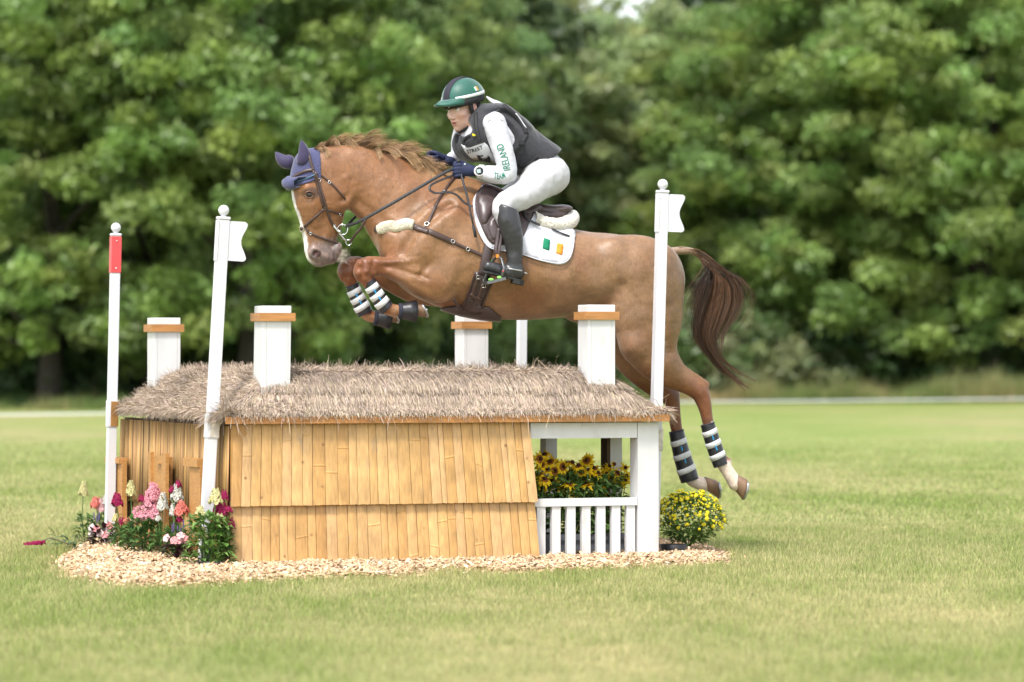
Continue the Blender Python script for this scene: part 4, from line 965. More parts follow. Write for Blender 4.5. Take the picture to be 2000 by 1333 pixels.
# ------------------------------------------------------------------ fitting things to the horse's side
def surf(u, v, off=0.0, side=-1, bvh=None, y0=.25):
    """point on the body seen at a pixel (near side), or its mirror place on the far side"""
    bvh = bvh or HBVH; y = -y0; nrm = Vector((0, -1, 0))
    for _ in range(4):
        p = H(u, v, y); h, n, i, dd = bvh.ray_cast(Vector((p.x, -2, p.z)), Vector((0, 1, 0)))
        if h is None:
            h, n, i, dd = bvh.find_nearest(Vector((p.x, -.3 if y0 > .2 else -.1, p.z)))
            y = h.y; nrm = n; p = H(u, v, y); q = h
            return h + n * off, n
        y = h.y; nrm = n
    if side > 0:
        h2, n2, i, dd = bvh.ray_cast(Vector((h.x, 2, h.z)), Vector((0, -1, 0)))
        if h2 is not None: h, nrm = h2, n2
        else: h = Vector((h.x, -h.y, h.z)); nrm = Vector((nrm.x, -nrm.y, nrm.z))
    return h + nrm * off, nrm
def root_h(name, u, v, y, label, cat, group=None):     # a thing on the horse, its Empty at a place in the horse's frame
    a = H(u, v, y); w = HO + EX * a.x + EY * a.y + Vector((0, 0, a.z))
    o = empty(name, w, PHI); o['_a'] = tuple(a); tag(o, label, cat, group); return o
def kid(name, vs, fs, mt, par, smooth=False, cols=None):  # vertices in the horse's frame
    r = par
    while r.parent is not None: r = r.parent
    a = r.get('_a', (0, 0, 0)); vs = np.asarray([tuple(v) for v in vs], float) - np.array(a)
    return obj(name, vs, fs, mt, par, smooth, cols)
def kmb(mb, name, mt, par, smooth=False): return kid(name, mb.v, mb.f, mt, par, smooth, mb.c)
def resample(pts, step):
    out = catmull([np.array(p, float) for p in pts], 12); res = [out[0]]; acc = 0
    for a, b in zip(out, out[1:]):
        acc += np.linalg.norm((b - a)[:2])
        if acc >= step: res.append(b); acc = 0
    if np.linalg.norm(res[-1] - out[-1]) > 1e-6: res.append(out[-1])
    return res
def ribbon3(pts, nrms, w, t):                          # flat strap through 3D points lying on given normals
    vs = []; fs = []; n = len(pts); w = w if hasattr(w, '__len__') else [w] * n
    for i in range(n):
        T = (pts[min(i + 1, n - 1)] - pts[max(i - 1, 0)]).normalized(); N = nrms[i]; N = (N - T * N.dot(T)).normalized(); B = T.cross(N)
        h = w[i] / 2
        vs += [pts[i] - B * h, pts[i] + B * h, pts[i] + B * h * .85 + N * t, pts[i] - B * h * .85 + N * t]
    for i in range(n - 1):
        for j in range(4): fs.append((i * 4 + j, i * 4 + (j + 1) % 4, i * 4 + 4 + (j + 1) % 4, i * 4 + 4 + j))
    fs += [(3, 2, 1, 0), tuple((n - 1) * 4 + j for j in range(4))]
    return vs, fs
def strap(name, px, w, mt, par, off=.002, t=.004, step=4, side=-1, y0=.25, bvh=None):
    pp = resample(px, step); P_, N_ = [], []
    for q in pp:
        p, n = surf(q[0], q[1], off, side, bvh or (HEADB if y0 == .1 else None), y0); P_.append(p); N_.append(n)
    for _ in range(2):
        N_ = [(N_[max(i - 1, 0)] + N_[i] * 2 + N_[min(i + 1, len(N_) - 1)]).normalized() for i in range(len(N_))]
        P_ = [P_[i] if i in (0, len(P_) - 1) else (P_[i - 1] + P_[i] * 2 + P_[i + 1]) / 4 for i in range(len(P_))]
    vs, fs = ribbon3(P_, N_, w, t); return kid(name, vs, fs, mt, par, True)
def patch(name, outline, off, thick, mt, par, step=7, side=-1, smooth_it=4, bulge=0.0, round_=8):
    """a sheet cut to a pixel outline and laid on the horse's side, with real thickness"""
    ol = resample([*outline, outline[0]], step)[:-1] if round_ else [np.array(p, float) * (1 - k / 4) + np.array(q, float) * k / 4 for p, q in zip(outline, list(outline[1:]) + [outline[0]]) for k in range(4)]
    ol = np.array(ol)[:, :2]; lo, hi = ol.min(0), ol.max(0); pts = [Vector((float(a), float(b))) for a, b in ol]; n = len(pts)
    inside = []
    for a in np.arange(lo[0] + step / 2, hi[0], step):
        for b in np.arange(lo[1] + step / 2, hi[1], step):
            c = False
            for i in range(n):
                x0, y0 = ol[i]; x1, y1 = ol[(i + 1) % n]
                if (y0 > b) != (y1 > b) and a < (x1 - x0) * (b - y0) / (y1 - y0) + x0: c = not c
            if c and np.min(np.hypot(ol[:, 0] - a, ol[:, 1] - b)) > step * .55: inside.append(Vector((a, b)))
    V2, E2_, F2, *_ = delaunay_2d_cdt(pts + inside, [(i, (i + 1) % n) for i in range(n)], [tuple(range(n))], 1, 1e-5)
    pos = []; nr = []
    for p in V2:
        q, m = surf(p.x, p.y, 0, side); pos.append(q); nr.append(m)
    pos = np.array([tuple(p) for p in pos]); nr = np.array([tuple(p) for p in nr])
    ed = np.array(sorted({(min(a, b), max(a, b)) for f in F2 for a, b in zip(f, f[1:] + f[:1])}))
    for _ in range(smooth_it):
        for A in (pos, nr):
            sm = np.zeros_like(A); ct = np.zeros(len(A))
            for a, b in ((0, 1), (1, 0)):
                np.add.at(sm, ed[:, a], A[ed[:, b]]); np.add.at(ct, ed[:, a], 1)
            if A is pos: A[:, 1] = .4 * A[:, 1] + .6 * (sm / ct[:, None])[:, 1]
            else: A[:] = .5 * A + .5 * sm / ct[:, None]
    nr /= np.linalg.norm(nr, axis=1)[:, None]
    ed_d = np.array([np.min(np.hypot(ol[:, 0] - p.x, ol[:, 1] - p.y)) for p in V2])
    lift = off + bulge * (1 - np.exp(-ed_d / 8))
    inner = pos + nr * off; outer = pos + nr * (lift + thick * (np.clip(.35 + ed_d / 4, 0, 1) if round_ else 1))[:, None] if True else None
    k = len(pos); fs = []
    for f in F2:
        a, b, c = [pos[i] for i in f[:3]]; nn = np.cross(b - a, c - a); g = list(f)
        if np.dot(nn, nr[f[0]]) < 0: g = g[::-1]
        fs.append(tuple(i + k for i in g)); fs.append(tuple(reversed(g)))
    cnt = {}
    for f in [f for f in fs if f[0] >= k]:
        for a, b in zip(f, f[1:] + f[:1]): cnt[(a, b)] = cnt.get((a, b), 0) + 1
    for (a, b) in cnt:
        if (b, a) not in cnt: fs.append((a - k, b - k, b, a))
    return kid(name, np.concatenate([inner, outer]), fs, mt, par, True)
def strands(paths, w0, mt, name, par, cols, rg):       # paths (n, k, 3): tapered hair ribbons
    n, k, _ = paths.shape; T = np.gradient(paths, axis=1); T /= np.linalg.norm(T, axis=2)[..., None] + 1e-9
    sv = rg.normal(size=(n, 1, 3)); S = np.cross(T, sv); S /= np.linalg.norm(S, axis=2)[..., None] + 1e-9
    wd = w0 * np.linspace(1, .25, k)[None, :, None] * rg.uniform(.6, 1.4, (n, 1, 1)); A = paths - S * wd; B = paths + S * wd
    V = np.stack([A, B], 2).reshape(-1, 3); b = (np.arange(n)[:, None] * k + np.arange(k - 1)[None]) * 2; b = b.reshape(-1)
    F = np.column_stack([b, b + 1, b + 3, b + 2])
    r = par
    while r.parent is not None: r = r.parent
    V = V - np.array(r.get('_a', (0, 0, 0)))
    C = np.repeat(cols.reshape(n * k, 3), 2, 0)
    return obj(name, V, F, mt, par, True, C)

# ------------------------------------------------------------------ horse details: eyes, hooves, mane, tail, whiskers
M_hair = mat('horse_hair', (1, 1, 1), rough=.45, var=.12, scale=60, attr=True, spec=.35)
M_eye = mat('horse_eye', (.012, .006, .004), rough=.06, var=0, spec=.8, coat=.6)
M_hoof = mat('hoof_horn', (.20, .12, .075), rough=.5, var=.4, scale=9, stretch=(1, 1, .4), bump=.15, bscale=30, bdist=.003, var2=.3, scale2=6)
M_shoe = mat('steel_shoe', (.42, .42, .43), rough=.4, metal=.9, var=.2)
for s in (-1, 1):
    mb = MB(); c = H(604.5, 380, s * .090); mb.ball(c, .0165, 14, 10, scale=(1.15, .8, .9)); mb.build('eye', M_eye, horse, True)
    mb = MB(); pts = [H(594.5, 381, s * .0985), H(599, 375.3, s * .1045), H(605, 373.8, s * .107), H(611.5, 376.5, s * .104), H(614.5, 381.5, s * .097)]
    mb.tube(pts, [.003, .0048, .005, .0045, .003], 8, (.16, .075, .045)); mb.build('eyelid', mat_lid if 'mat_lid' in globals() else mat('eyelid_skin', (.14, .07, .045), rough=.5), horse, True)
    mb = MB(); pts = [H(594.5, 381, s * .0975), H(600, 386.2, s * .1025), H(607, 387, s * .103), H(614.5, 382, s * .096)]
    mb.tube(pts, [.0025, .0035, .0035, .0025], 8, (.12, .06, .04)); mb.build('eyelid', MATS['eyelid_skin'], horse, True)
def hoof(top, toe, heel, y, w, name_shoe=True):
    """hoof built from its coronet centre to the sole between toe and heel (pixels)"""
    c = H(*top, y); t = H(*toe, y); h = H(*heel, y); n = 22; vs = []; fs = []
    mid = (t + h) / 2; ax = (t - h); L = ax.length / 2; ax.normalize()
    for f, sc in ((0, .70), (.05, .76), (.35, .84), (.75, .94), (1, 1.0), (1.0, .8), (.88, .0)):
        cc = c.lerp(mid, f)
        for j in range(n):
            a = 2 * math.pi * j / n; r = L * (1 - .10 * (math.cos(a) < -.5))
            vs.append(cc + ax * (math.cos(a) * r * sc) + Vector((0, 1, 0)) * (math.sin(a) * w * sc * (1 - .12 * math.cos(a))))
    for i in range(6):
        for j in range(n): fs.append((i * n + j, i * n + (j + 1) % n, (i + 1) * n + (j + 1) % n, (i + 1) * n + j))
    fs.append(tuple(reversed(range(n))))
    o = obj('hoof', vs, fs, M_hoof, horse, True)
    dn = (mid - c); dn = (dn - ax * dn.dot(ax)).normalized(); mb = MB(); P_ = []
    for j in range(-8, 9):
        a = j * .29; P_.append(mid + dn * .004 + ax * (math.cos(a) * L * .93) + Vector((0, 1, 0)) * (math.sin(a) * w * .95))
    mb.tube(P_, .008, 6, flat=1.0); mb.build('horseshoe', M_shoe, o, True)
    for j in (3, 13): m2 = MB(); m2.lathe([(.006, 0), (.005, .012), (.001, .016)], 8, P_[j], dn); m2.build('stud', M_shoe, o, True)
hoof((1437, 941), (1450, 976), (1458, 934), YN, .056)
hoof((1378, 944), (1403, 974), (1398, 936), YF, .056)
hoof((794, 607), (834, 620), (818, 592), Y1, .058)
hoof((752, 621), (776, 631), (770, 611), Y2, .054)

rg = np.random.default_rng(41)
# mane: tufts rising from the crest and blown back
cr = [(606, 294), (625, 291), (650, 288), (700, 290), (740, 300), (766, 310), (800, 321), (846, 335), (872, 345)]
up_ = [(20, -16), (18, -26), (30, -33), (34, -38), (40, -36), (40, -32), (36, -22), (30, -17), (12, -8)]
cl_ = np.array([(*a, *b) for a, b in zip(cr, up_)], float); n = 6200; K = 6
tt = rg.random(n) ** .95 * (len(cr) - 1); ii_ = np.minimum(tt.astype(int), len(cr) - 2); fr = (tt - ii_)[:, None]
nt_ = 95; tc_ = np.sort(rg.random(nt_)) * (len(cr) - 1.02)
tuft = [dict(t=t, du=rg.normal(0, 7), dv=rg.normal(0, 3), ln=rg.uniform(.7, 1.08), y=rg.normal(-.008, .016), drop=rg.random() < .18, br=rg.uniform(.7, 1.25)) for t in tc_]
paths = np.zeros((n, K, 3)); mbr = np.zeros(n)
for i in range(n):
    T = tuft[rg.integers(nt_)]; t = float(np.clip(T['t'] + rg.normal(0, .11), 0, len(cr) - 1.02)); a = int(t); f = t - a
    u0, v0, du, dv = cl_[a] * (1 - f) + cl_[a + 1] * f; aT = int(T['t']); fT = T['t'] - aT; uT, vT, duT, dvT = cl_[aT] * (1 - fT) + cl_[aT + 1] * fT
    L_ = T['ln'] * rg.uniform(.7, 1.06); ju, jv = rg.normal(0, 2.2, 2); mbr[i] = T['br']
    for k in range(K):
        f = k / (K - 1); g_ = f ** .8                      # strands of a tuft draw together towards its tip
        bu, bv_ = u0 * (1 - g_) + (uT + (u0 - uT) * .25) * g_, v0 * (1 - g_) + (vT + (v0 - vT) * .25) * g_
        uu = bu + (duT * 1.3 + T['du'] + ju) * f ** 1.1 * L_; vv = bv_ + 4 + (dvT + T['dv'] + jv) * math.sin(min(f, 1) * 1.62) * L_ + (30 if T['drop'] else 7) * f ** 2.4
        paths[i, k] = H(uu, vv, T['y'] * (.5 + f) + rg.normal(0, .0015) - (.05 * f ** 1.5 if T['drop'] else 0))
base = np.array((.12, .055, .026)); tip = np.array((.46, .29, .145))
fk = np.linspace(0, 1, K)[None, :, None]; mc = (base * (1 - fk ** 1.3) + tip * fk ** 1.3) * rg.uniform(.7, 1.2, (n, 1, 1)) * mbr[:, None, None]; dk = rg.random(n) < .12; mc[dk] *= .55
mane = strands(paths, .0012, M_hair, 'mane', horse, mc, rg); mane['kind'] = 'stuff'
# tail: long strands from the dock
dock = [(1305, 487), (1325, 485), (1345, 487), (1362, 494), (1375, 510), (1382, 528)]
ctrl = [(1402, 545, 22), (1398, 585, 36), (1386, 625, 34), (1378, 663, 25), (1396, 702, 17), (1428, 734, 14), (1462, 758, 14)]
n = 4200; K = 12; paths = np.zeros((n, K, 3)); mc = np.zeros((n, K, 3)); cA = np.array(ctrl, float)
ntf = 46; tf = []
for i in range(ntf):
    lat = np.clip(rg.normal(0, .6), -1.2, 1.25)
    tf.append(dict(lat=lat, y=rg.normal(0, .03), top=rg.random() < .45, wv=rg.uniform(0, 6.28), amp=rg.uniform(1, 5), end=rg.uniform(.7, 1.05) if abs(lat) < .9 else rg.uniform(.4, .75), br=rg.uniform(.6, 1.4), eu=rg.normal(0, 9), ev=rg.normal(0, 8)))
for i in range(n):
    T = tf[rg.integers(ntf)]; s = rg.random() ** .35 * (len(dock) - 1); a = int(min(s, len(dock) - 2)); f = s - a
    u0 = dock[a][0] * (1 - f) + dock[a + 1][0] * f; v0 = dock[a][1] * (1 - f) + dock[a + 1][1] * f
    own = rg.normal(0, .16); stop = T['end'] * rg.uniform(.75, 1.05); fly = rg.random() < .08
    q = [(u0, v0 + rg.uniform(-3, 4), rg.normal(0, .012))]
    if s < 3.2: q.append((1362 + rg.uniform(-5, 6), 493 + rg.uniform(-5, 6), rg.normal(0, .014)))
    q.append((1382 + rg.uniform(-6, 9) if s < 3.2 else u0 + 12 + rg.uniform(-4, 8), 512 + rg.uniform(-9, 7) if s < 3.2 else v0 + (4 if T['top'] else 14) + rg.uniform(-3, 6), T['y'] * .5))
    for j in range(7):
        cu, cvv, hw_ = cA[j]; w = (T['lat'] + own * (1 - j * .08)) * hw_ * (1.5 if fly else 1) + math.sin(T['wv'] + j * 1.3) * T['amp'] * (.3 + j * .25)
        q.append((cu + w + (T['eu'] * (j / 6) ** 2), cvv + rg.normal(0, 1.6) + (w * -.25 if j > 4 else 0) + T['ev'] * (j / 6) ** 2, T['y'] * (1 - j * .05)))
    q = catmull(q, 4); m = min(len(q), int(max(12, len(q) * stop))); q = [q[int(x)] for x in np.linspace(0, m - 1, K)]
    warm = (T['lat'] > .5 or T['top']) and rg.random() < .55; br_ = T['br'] * rg.uniform(.7, 1.3)
    midc = np.array((.125, .060, .030)) if warm else np.array((.022, .014, .010)); rootc = np.array((.34, .21, .125)); tipc = np.array((.085, .045, .026))
    for k in range(K):
        u, v, yy_ = q[k]; paths[i, k] = H(u, v, yy_); f = k / (K - 1); a1 = max(0, 1 - f * (3.2 if warm else 4.5)); a3 = max(0, (f - .55) / .45)
        mc[i, k] = (rootc * a1 + midc * (1 - a1) * (1 - a3) + tipc * a3) * br_
tail = strands(paths, .0013, M_hair, 'tail', horse, np.clip(mc, .006, .8), rg); tail['kind'] = 'stuff'
n = 130; paths = np.zeros((n, 5, 3))
for i in range(n):
    s = rg.choice((-1, 1)); u0, v0 = rg.uniform(648, 668), rg.uniform(486, 512)
    for k in range(5):
        f = k / 4; paths[i, k] = H(u0 + f * rg.uniform(6, 20) + f * 4, v0 + f * rg.uniform(-7, 7) + 2 * f * f, s * (.03 + .012 * f) + rg.normal(0, .003))
wc = np.tile(np.array((.62, .55, .45)), (n, 5, 1)); wh = strands(paths, .0006, M_hair, 'whiskers', horse, wc, rg); wh['kind'] = 'stuff'
# thin crust of white saliva round the lips is left to the whiskers

# ------------------------------------------------------------------ ear bonnet
M_knit = mat('navy_knit', (.055, .058, .135), rough=.85, var=.35, scale=160, bump=.6, bscale=240, bdist=.004, sheen=.3)
M_earcloth = mat('navy_ear_cloth', (.030, .022, .068), rough=.7, var=.15, scale=40, sheen=.3)
M_trim = mat('bonnet_trim', (.045, .10, .16), rough=.6, var=.5, scale=200)
bon = root_h('ear_bonnet', 600, 330, 0, "dark blue knitted ear bonnet on the horse's head", 'ear bonnet')
hb = SDF(axis(H(552, 330).x, (H(640, 330).x, .005)), axis(-.15, (.15, .006)), axis(H(600, 388).z, (H(600, 262).z, .005)))
hb.tube([hn(629, 322, 0, 28, .075), hn(621, 345, 0, 50, .092), hn(623, 380, 0, 53, .096)], k=.02, infl=.011)
hb.tube([hn(648, 332, 0, 42, .075), hn(672, 340, 0, 52, .083)], k=.03, infl=.008)
hb.ell(H(597, 312, 0), (.06, .075, .05), R(30), k=.04)
for s in (-1, 1): hb.ell(H(604, 372, s * .082), (.045, .028, .032), R(-60), k=.03, infl=.006)
def hcut(u, v, n3): hb.half(n3, H(u, v, 0), .006)
hcut(622, 330, (.97, 0, .0)); hcut(600, 358, (.30, 0, -.95)); 
BV, BQ = hb.mesh(1); kid('hood', BV, BQ, M_knit, bon, True)
BONB = BVHTree.FromPolygons([tuple(p) for p in HV] + [tuple(p) for p in BV], [tuple(q) for q in _fm.tolist()] + [tuple(int(i) + len(HV) for i in q) for q in BQ.tolist()])
def ear(base, tip, yb, yt, w, mid, mt):
    mb = MB(); a = H(*base, yb); b = H(*tip, yt); m = H(*mid, (yb + yt) / 2); pts = catmull([a, m, b], 5)
    wd = [w * x for x in (.85, 1.0, 1.08, 1.1, 1.05, .97, .85, .68, .48, .26, .05)]
    mb.tube([Vector(p) for p in pts], wd, 12, flat=1.25, up=(0, 1, 0)); return kmb(mb, 'ear_cover', mt, bon, True)
ear((591, 322), (588, 274), -.055, -.075, .030, (594, 300), M_earcloth)
ear((572, 318), (538, 297), .055, .09, .031, (553, 314), M_earcloth)
# fringe veil curling on the forehead
vs = []; fs = []
for i in range(13):
    f = i / 12; yv = -.105 + .215 * f
    arc = [(572 + 8 * abs(f - .5) * 2, 346), (562, 348 + 2 * math.sin(f * 9)), (553 + 2 * math.sin(f * 7), 354), (552, 362 + 3 * math.sin(f * 11)), (560, 371 - 5 * abs(f - .5) * 2 + 2 * math.sin(f * 8)), (566, 371 - 6 * abs(f - .5) * 2)]
    for (a, b) in arc: vs.append(H(a + 22 * (abs(f - .5) * 2) ** 2, b, yv * (.95 if a > 560 else .8)))
for i in range(12):
    for j in range(5): fs.append((i * 6 + j, i * 6 + j + 1, i * 6 + 7 + j, i * 6 + 6 + j))
veil = kid('fringe_veil', vs, fs, M_knit, bon, True); sdm = veil.modifiers.new('solid', 'SOLIDIFY'); sdm.thickness = .006
strap('trim_cord', [(572, 357), (585, 354), (600, 349), (614, 342), (621, 338)], .010, M_trim, bon, off=.003, t=.004, y0=.1, bvh=BONB)

# ------------------------------------------------------------------ bridle with reins
M_leather = mat('brown_leather', (.055, .030, .024), rough=.42, var=.2, scale=40, spec=.5, bump=.1, bscale=120, bdist=.002)
M_blackl = mat('black_leather', (.022, .021, .024), rough=.45, var=.2, scale=40, spec=.5)
M_steel = mat('steel', (.62, .62, .62), rough=.22, metal=1, var=.05)
M_fleece = mat('sheepskin', (.60, .55, .42), rough=.95, var=.12, scale=60, bump=.9, bscale=90, bdist=.012, sheen=.5)
M_fleecew = mat('white_sheepskin', (.60, .56, .49), rough=.95, var=.10, scale=60, bump=.9, bscale=80, bdist=.014, sheen=.5)
M_rubber = mat('rubber_rein', (.03, .03, .032), rough=.6, var=.4, scale=80)
br = root_h('bridle', 632, 405, -.08, "brown leather bridle with crossed noseband and reins on the horse's head", 'bridle')
yb = .1
strap('headpiece', [(604, 304), (607, 318), (612, 333)], .017, M_leather, br, off=.003, y0=yb, bvh=BONB)
strap('cheekpiece', [(612, 333), (620, 362), (627, 388), (632, 406)], .015, M_leather, br, off=.003, y0=yb, bvh=BONB)
strap('cheekpiece', [(616, 336), (624, 362), (633, 390), (641, 420), (650, 440)], .015, M_leather, br, off=.005, y0=yb, bvh=BONB)
strap('browband', [(571, 348), (582, 341), (598, 334), (614, 332)], .018, M_leather, br, off=.003, y0=yb, bvh=BONB)
strap('throatlash', [(615, 334), (630, 345), (648, 360), (662, 375), (674, 389)], .011, M_leather, br, off=.003, y0=yb)
strap('noseband_strap', [(633, 409), (618, 422), (604, 435), (594, 443)], .013, M_leather, br, off=.003, y0=yb)
strap('noseband_strap', [(633, 409), (648, 413), (660, 417), (668, 420)], .012, M_leather, br, off=.003, y0=yb)
strap('noseband_strap', [(594, 450), (606, 456), (625, 464), (645, 471), (660, 475)], .013, M_leather, br, off=.003, y0=yb)
for s in ():
    pass
# straps on the far side
for nm, px, w in (('cheekpiece', [(612, 333), (620, 362), (632, 406), (650, 440)], .015), ('noseband_strap', [(633, 409), (602, 436), (590, 445)], .012), ('noseband_strap', [(589, 449), (625, 464), (666, 476)], .012)):
    strap(nm, px, w, M_leather, br, off=.004, side=1, y0=yb)
mb = MB(); mb.ball(H(590, 447, 0), .026, 12, 8, scale=(.55, 1.5, .95)); kmb(mb, 'nose_fleece', M_fleece, br, True)
mb = MB(); mb.ball(H(589, 447, -.02), .015, 10, 6, scale=(.8, 1.6, .9)); kmb(mb, 'nose_cross', M_leather, br, True)
def ring(c, r, rt, mt, name, par, ax=(0, 1, 0), n=20, sq=1.0):
    A = Vector(ax).normalized(); a = A.orthogonal().normalized(); b = A.cross(a); mb = MB(); pts = [Vector(c) + (a * math.cos(2 * math.pi * i / n) + b * math.sin(2 * math.pi * i / n) * sq) * r for i in range(n + 1)]
    mb.tube(pts, rt, 7, cap=False); return kmb(mb, name, mt, par, True)
p0, n0_ = surf(633, 408, .004, -1, HEADB, yb); ring(p0, .010, .0022, M_steel, 'noseband_ring', br, n0_)
for (u, v) in ((617, 344), (624, 352), (643, 357), (663, 419), (607, 456)):
    p, nn = surf(u, v, .0075, -1, HEADB, yb); ring(p, .008, .0018, M_steel, 'buckle', br, nn, 8)
bit = surf(658, 449, .0, -1, HEADB, yb)[0]; by_ = bit.y - .012
ring(H(669, 449, by_), .030, .0035, M_steel, 'bit_ring', br, (0.25, 1, 0)); ring(H(681, 474, by_), .016, .003, M_steel, 'bit_ring', br, (.2, 1, 0))
mb = MB(); mb.tube([H(649, 438, by_), H(656, 447, by_), H(664, 458, by_), H(672, 468, by_), H(678, 471, by_)], [.006, .007, .007, .006, .004], 8); mb.ball(H(663, 453, by_ - .004), .011, 10, 7); kmb(mb, 'bit_cheek', M_steel, br, True)
ring(H(650, 440, by_), .013, .003, M_steel, 'bit_ring', br, (0.1, 1, 0))
mb = MB(); mb.tube([H(662, 453, by_), H(658, 454, 0), H(662, 453, -by_)], .009, 8); kmb(mb, 'mouthpiece', M_blackl, br, True)
def rein(name, pts, w, mt, up=(0, -1, .2)):
    pp = [Vector(p) for p in catmull(pts, 8)]; nr = [Vector(up).normalized()] * len(pp); vs, fs = ribbon3(pp, nr, w, .004); return kid(name, vs, fs, mt, br, True)
HAND = H(893, 333, -.15)
rein('rein', [H(676, 442, by_ - .01), H(700, 434, -.16), H(726, 420, -.20), H(772, 394, -.22), H(830, 360, -.21), H(870, 337, -.185), H(890, 329, -.16)], .019, M_rubber)
rein('rein', [H(684, 474, by_ - .006), H(694, 459, -.14), H(706, 444, -.17), H(714, 430, -.19)], .014, M_leather)
rein('rein', [H(676, 446, .09), H(690, 428, .12), H(708, 414, .15), H(740, 396, .16), H(800, 372, .17), H(842, 345, .15), H(858, 325, .12)], .016, M_rubber)
rein('rein_loop', [H(886, 343, -.17), H(862, 352, -.20), H(842, 362, -.235), H(840, 372, -.25), H(852, 378, -.255), H(874, 376, -.255), H(892, 382, -.258), H(905, 395, -.262), H(916, 402, -.27), H(924, 404, -.28)], .014, M_blackl, up=(0, -1, .9))

# ------------------------------------------------------------------ breastplate
bp = root_h('breastplate', 800, 445, -.2, "brown leather breastplate with a white fleece pad across the horse's chest", 'breastplate')
pts = []
for (u, v) in ((741, 450), (748, 448), (760, 445), (778, 443), (794, 440), (808, 441)):
    p, nn = surf(u, v, .012); pts.append(p)
mb = MB(); mb.tube([Vector(p) for p in catmull(pts, 4)], [.034 if 2 < i < 18 else .029 for i in range(21)], 12, flat=.55, up=(0, 0, 1)); kmb(mb, 'fleece_pad', M_fleece, bp, True)
strap('chest_strap', [(732, 449), (738, 450), (745, 449)], .03, M_leather, bp, off=.004)
strap('chest_strap', [(805, 442), (836, 452), (868, 466), (884, 473)], .034, M_leather, bp, off=.004)
strap('chest_strap', [(880, 471), (905, 483), (930, 494), (950, 503)], .019, M_leather, bp, off=.006)
strap('chest_strap', [(812, 446), (824, 450), (836, 454)], .028, M_leather, bp, off=.009)
strap('shoulder_strap', [(835, 439), (846, 414), (857, 392), (868, 374), (880, 356), (893, 343)], .017, M_leather, bp, off=.003)
p, nn = surf(834, 439, .008); ring(p, .013, .0028, M_steel, 'breast_ring', bp, nn)
for (u, v) in ((914, 487), (867, 378), (884, 472)):
    p, nn = surf(u, v, .013); ring(p, .011, .0022, M_steel, 'buckle', bp, nn, 8)
strap('chest_strap', [(805, 442), (868, 466), (950, 503)], .026, M_leather, bp, off=.004, side=1)

# ------------------------------------------------------------------ saddle, pad, half pad, girth
M_pad = mat('white_saddle_cloth', (.58, .58, .63), rough=.8, var=.04, scale=60, bump=.35, bscale=26, bdist=.008)
M_saddle = mat('saddle_leather', (.060, .040, .040), rough=.36, var=.2, scale=20, spec=.5, bump=.1, bscale=140, bdist=.002)
M_green = mat('green_print', (.0, .19, .09), rough=.7, var=.05); M_orange = mat('orange_print', (.80, .26, .02), rough=.7, var=.05)
pad_ol = [(938, 366), (924, 390), (924, 410), (929, 440), (938, 462), (952, 484), (972, 490), (1000, 494), (1023, 500), (1050, 509), (1082, 517), (1100, 517), (1112, 508), (1118, 492), (1121, 470), (1120, 455), (1095, 440), (1050, 420), (1000, 395), (962, 375)]
sp_ = root_h('saddle_pad', 1060, 470, -.28, 'white quilted saddle cloth with green and orange flag patches', 'saddle pad')
patch('cloth', pad_ol, .006, .012, M_pad, sp_, step=8); patch('cloth', pad_ol, .006, .012, M_pad, sp_, step=10, side=1)
strap('binding', [(925, 408), (930, 440), (938, 461), (953, 483), (972, 489), (1000, 493), (1023, 499), (1050, 508), (1082, 515), (1099, 515), (1110, 507), (1116, 492), (1119, 472)], .008, mat('pad_binding', (.54, .54, .60), rough=.5), sp_, off=.015, t=.006)
patch('green_patch', [(1060, 468), (1072, 472), (1071, 492), (1058, 488)], .0185, .0016, M_green, sp_, step=5, round_=0)
patch('orange_patch', [(1086, 478), (1098, 481), (1096, 501), (1084, 497)], .0185, .0016, M_orange, sp_, step=5, round_=0)
M_lbl = mat('grey_label', (.5, .5, .55), rough=.7, var=.2, scale=300)
patch('maker_label', [(1019, 490), (1026, 492), (1025, 499), (1018, 497)], .0185, .001, M_lbl, sp_, step=4, round_=0)
hp = root_h('half_pad', 1090, 440, -.2, 'cream sheepskin half pad showing behind the saddle', 'half pad')
hf_ = SDF(axis(H(1030, 430).x, (H(1136, 430).x, .006)), axis(-.30, (.30, .010)), axis(H(1080, 470).z, (H(1080, 395).z, .006)))
for s in (-1, 1): hf_.tube([hn(1042, 424, s * .20, 12, .03), hn(1065, 436, s * .215, 13, .03), hn(1092, 440, s * .19, 14, .035), hn(1112, 434, s * .14, 15, .04), hn(1118, 426, s * .06, 13, .05)], k=.02)
hf_.tube([hn(1116, 424, -.07, 13, .06), hn(1116, 424, .07, 13, .06)], k=.02)
FV, FQ = hf_.mesh(1); rn = np.array([mnoise.noise(Vector(p) * 60) + mnoise.noise(Vector(p) * 130) for p in FV]); FV = FV + np.column_stack([rn, rn * .6, np.roll(rn, 7)]) * .004
kid('fleece', FV, FQ, M_fleecew, hp, True)
sd_ = root_h('saddle', 1000, 420, -.25, 'dark brown leather jumping saddle under the rider', 'saddle')
ss_ = SDF(axis(H(925, 400).x, (H(1122, 400).x, .007)), axis(-.30, (.30, .009)), axis(H(1000, 450).z, (H(1000, 345).z, .006)))
ss_.tube([hn(940, 372, 0, 14, .10), hn(960, 380, 0, 18, .12), hn(990, 396, 0, 18, .13), hn(1030, 408, 0, 14, .15), hn(1070, 412, 0, 11, .165), hn(1098, 410, 0, 10, .16), hn(1106, 409, 0, 7, .14)], k=.02)
for s in (-1, 1):
    ss_.tube([hn(1010, 416, s * .13, 10, .045), hn(1050, 420, s * .14, 9, .045), hn(1085, 421, s * .13, 9, .045), hn(1102, 420, s * .09, 8, .05)], k=.012)
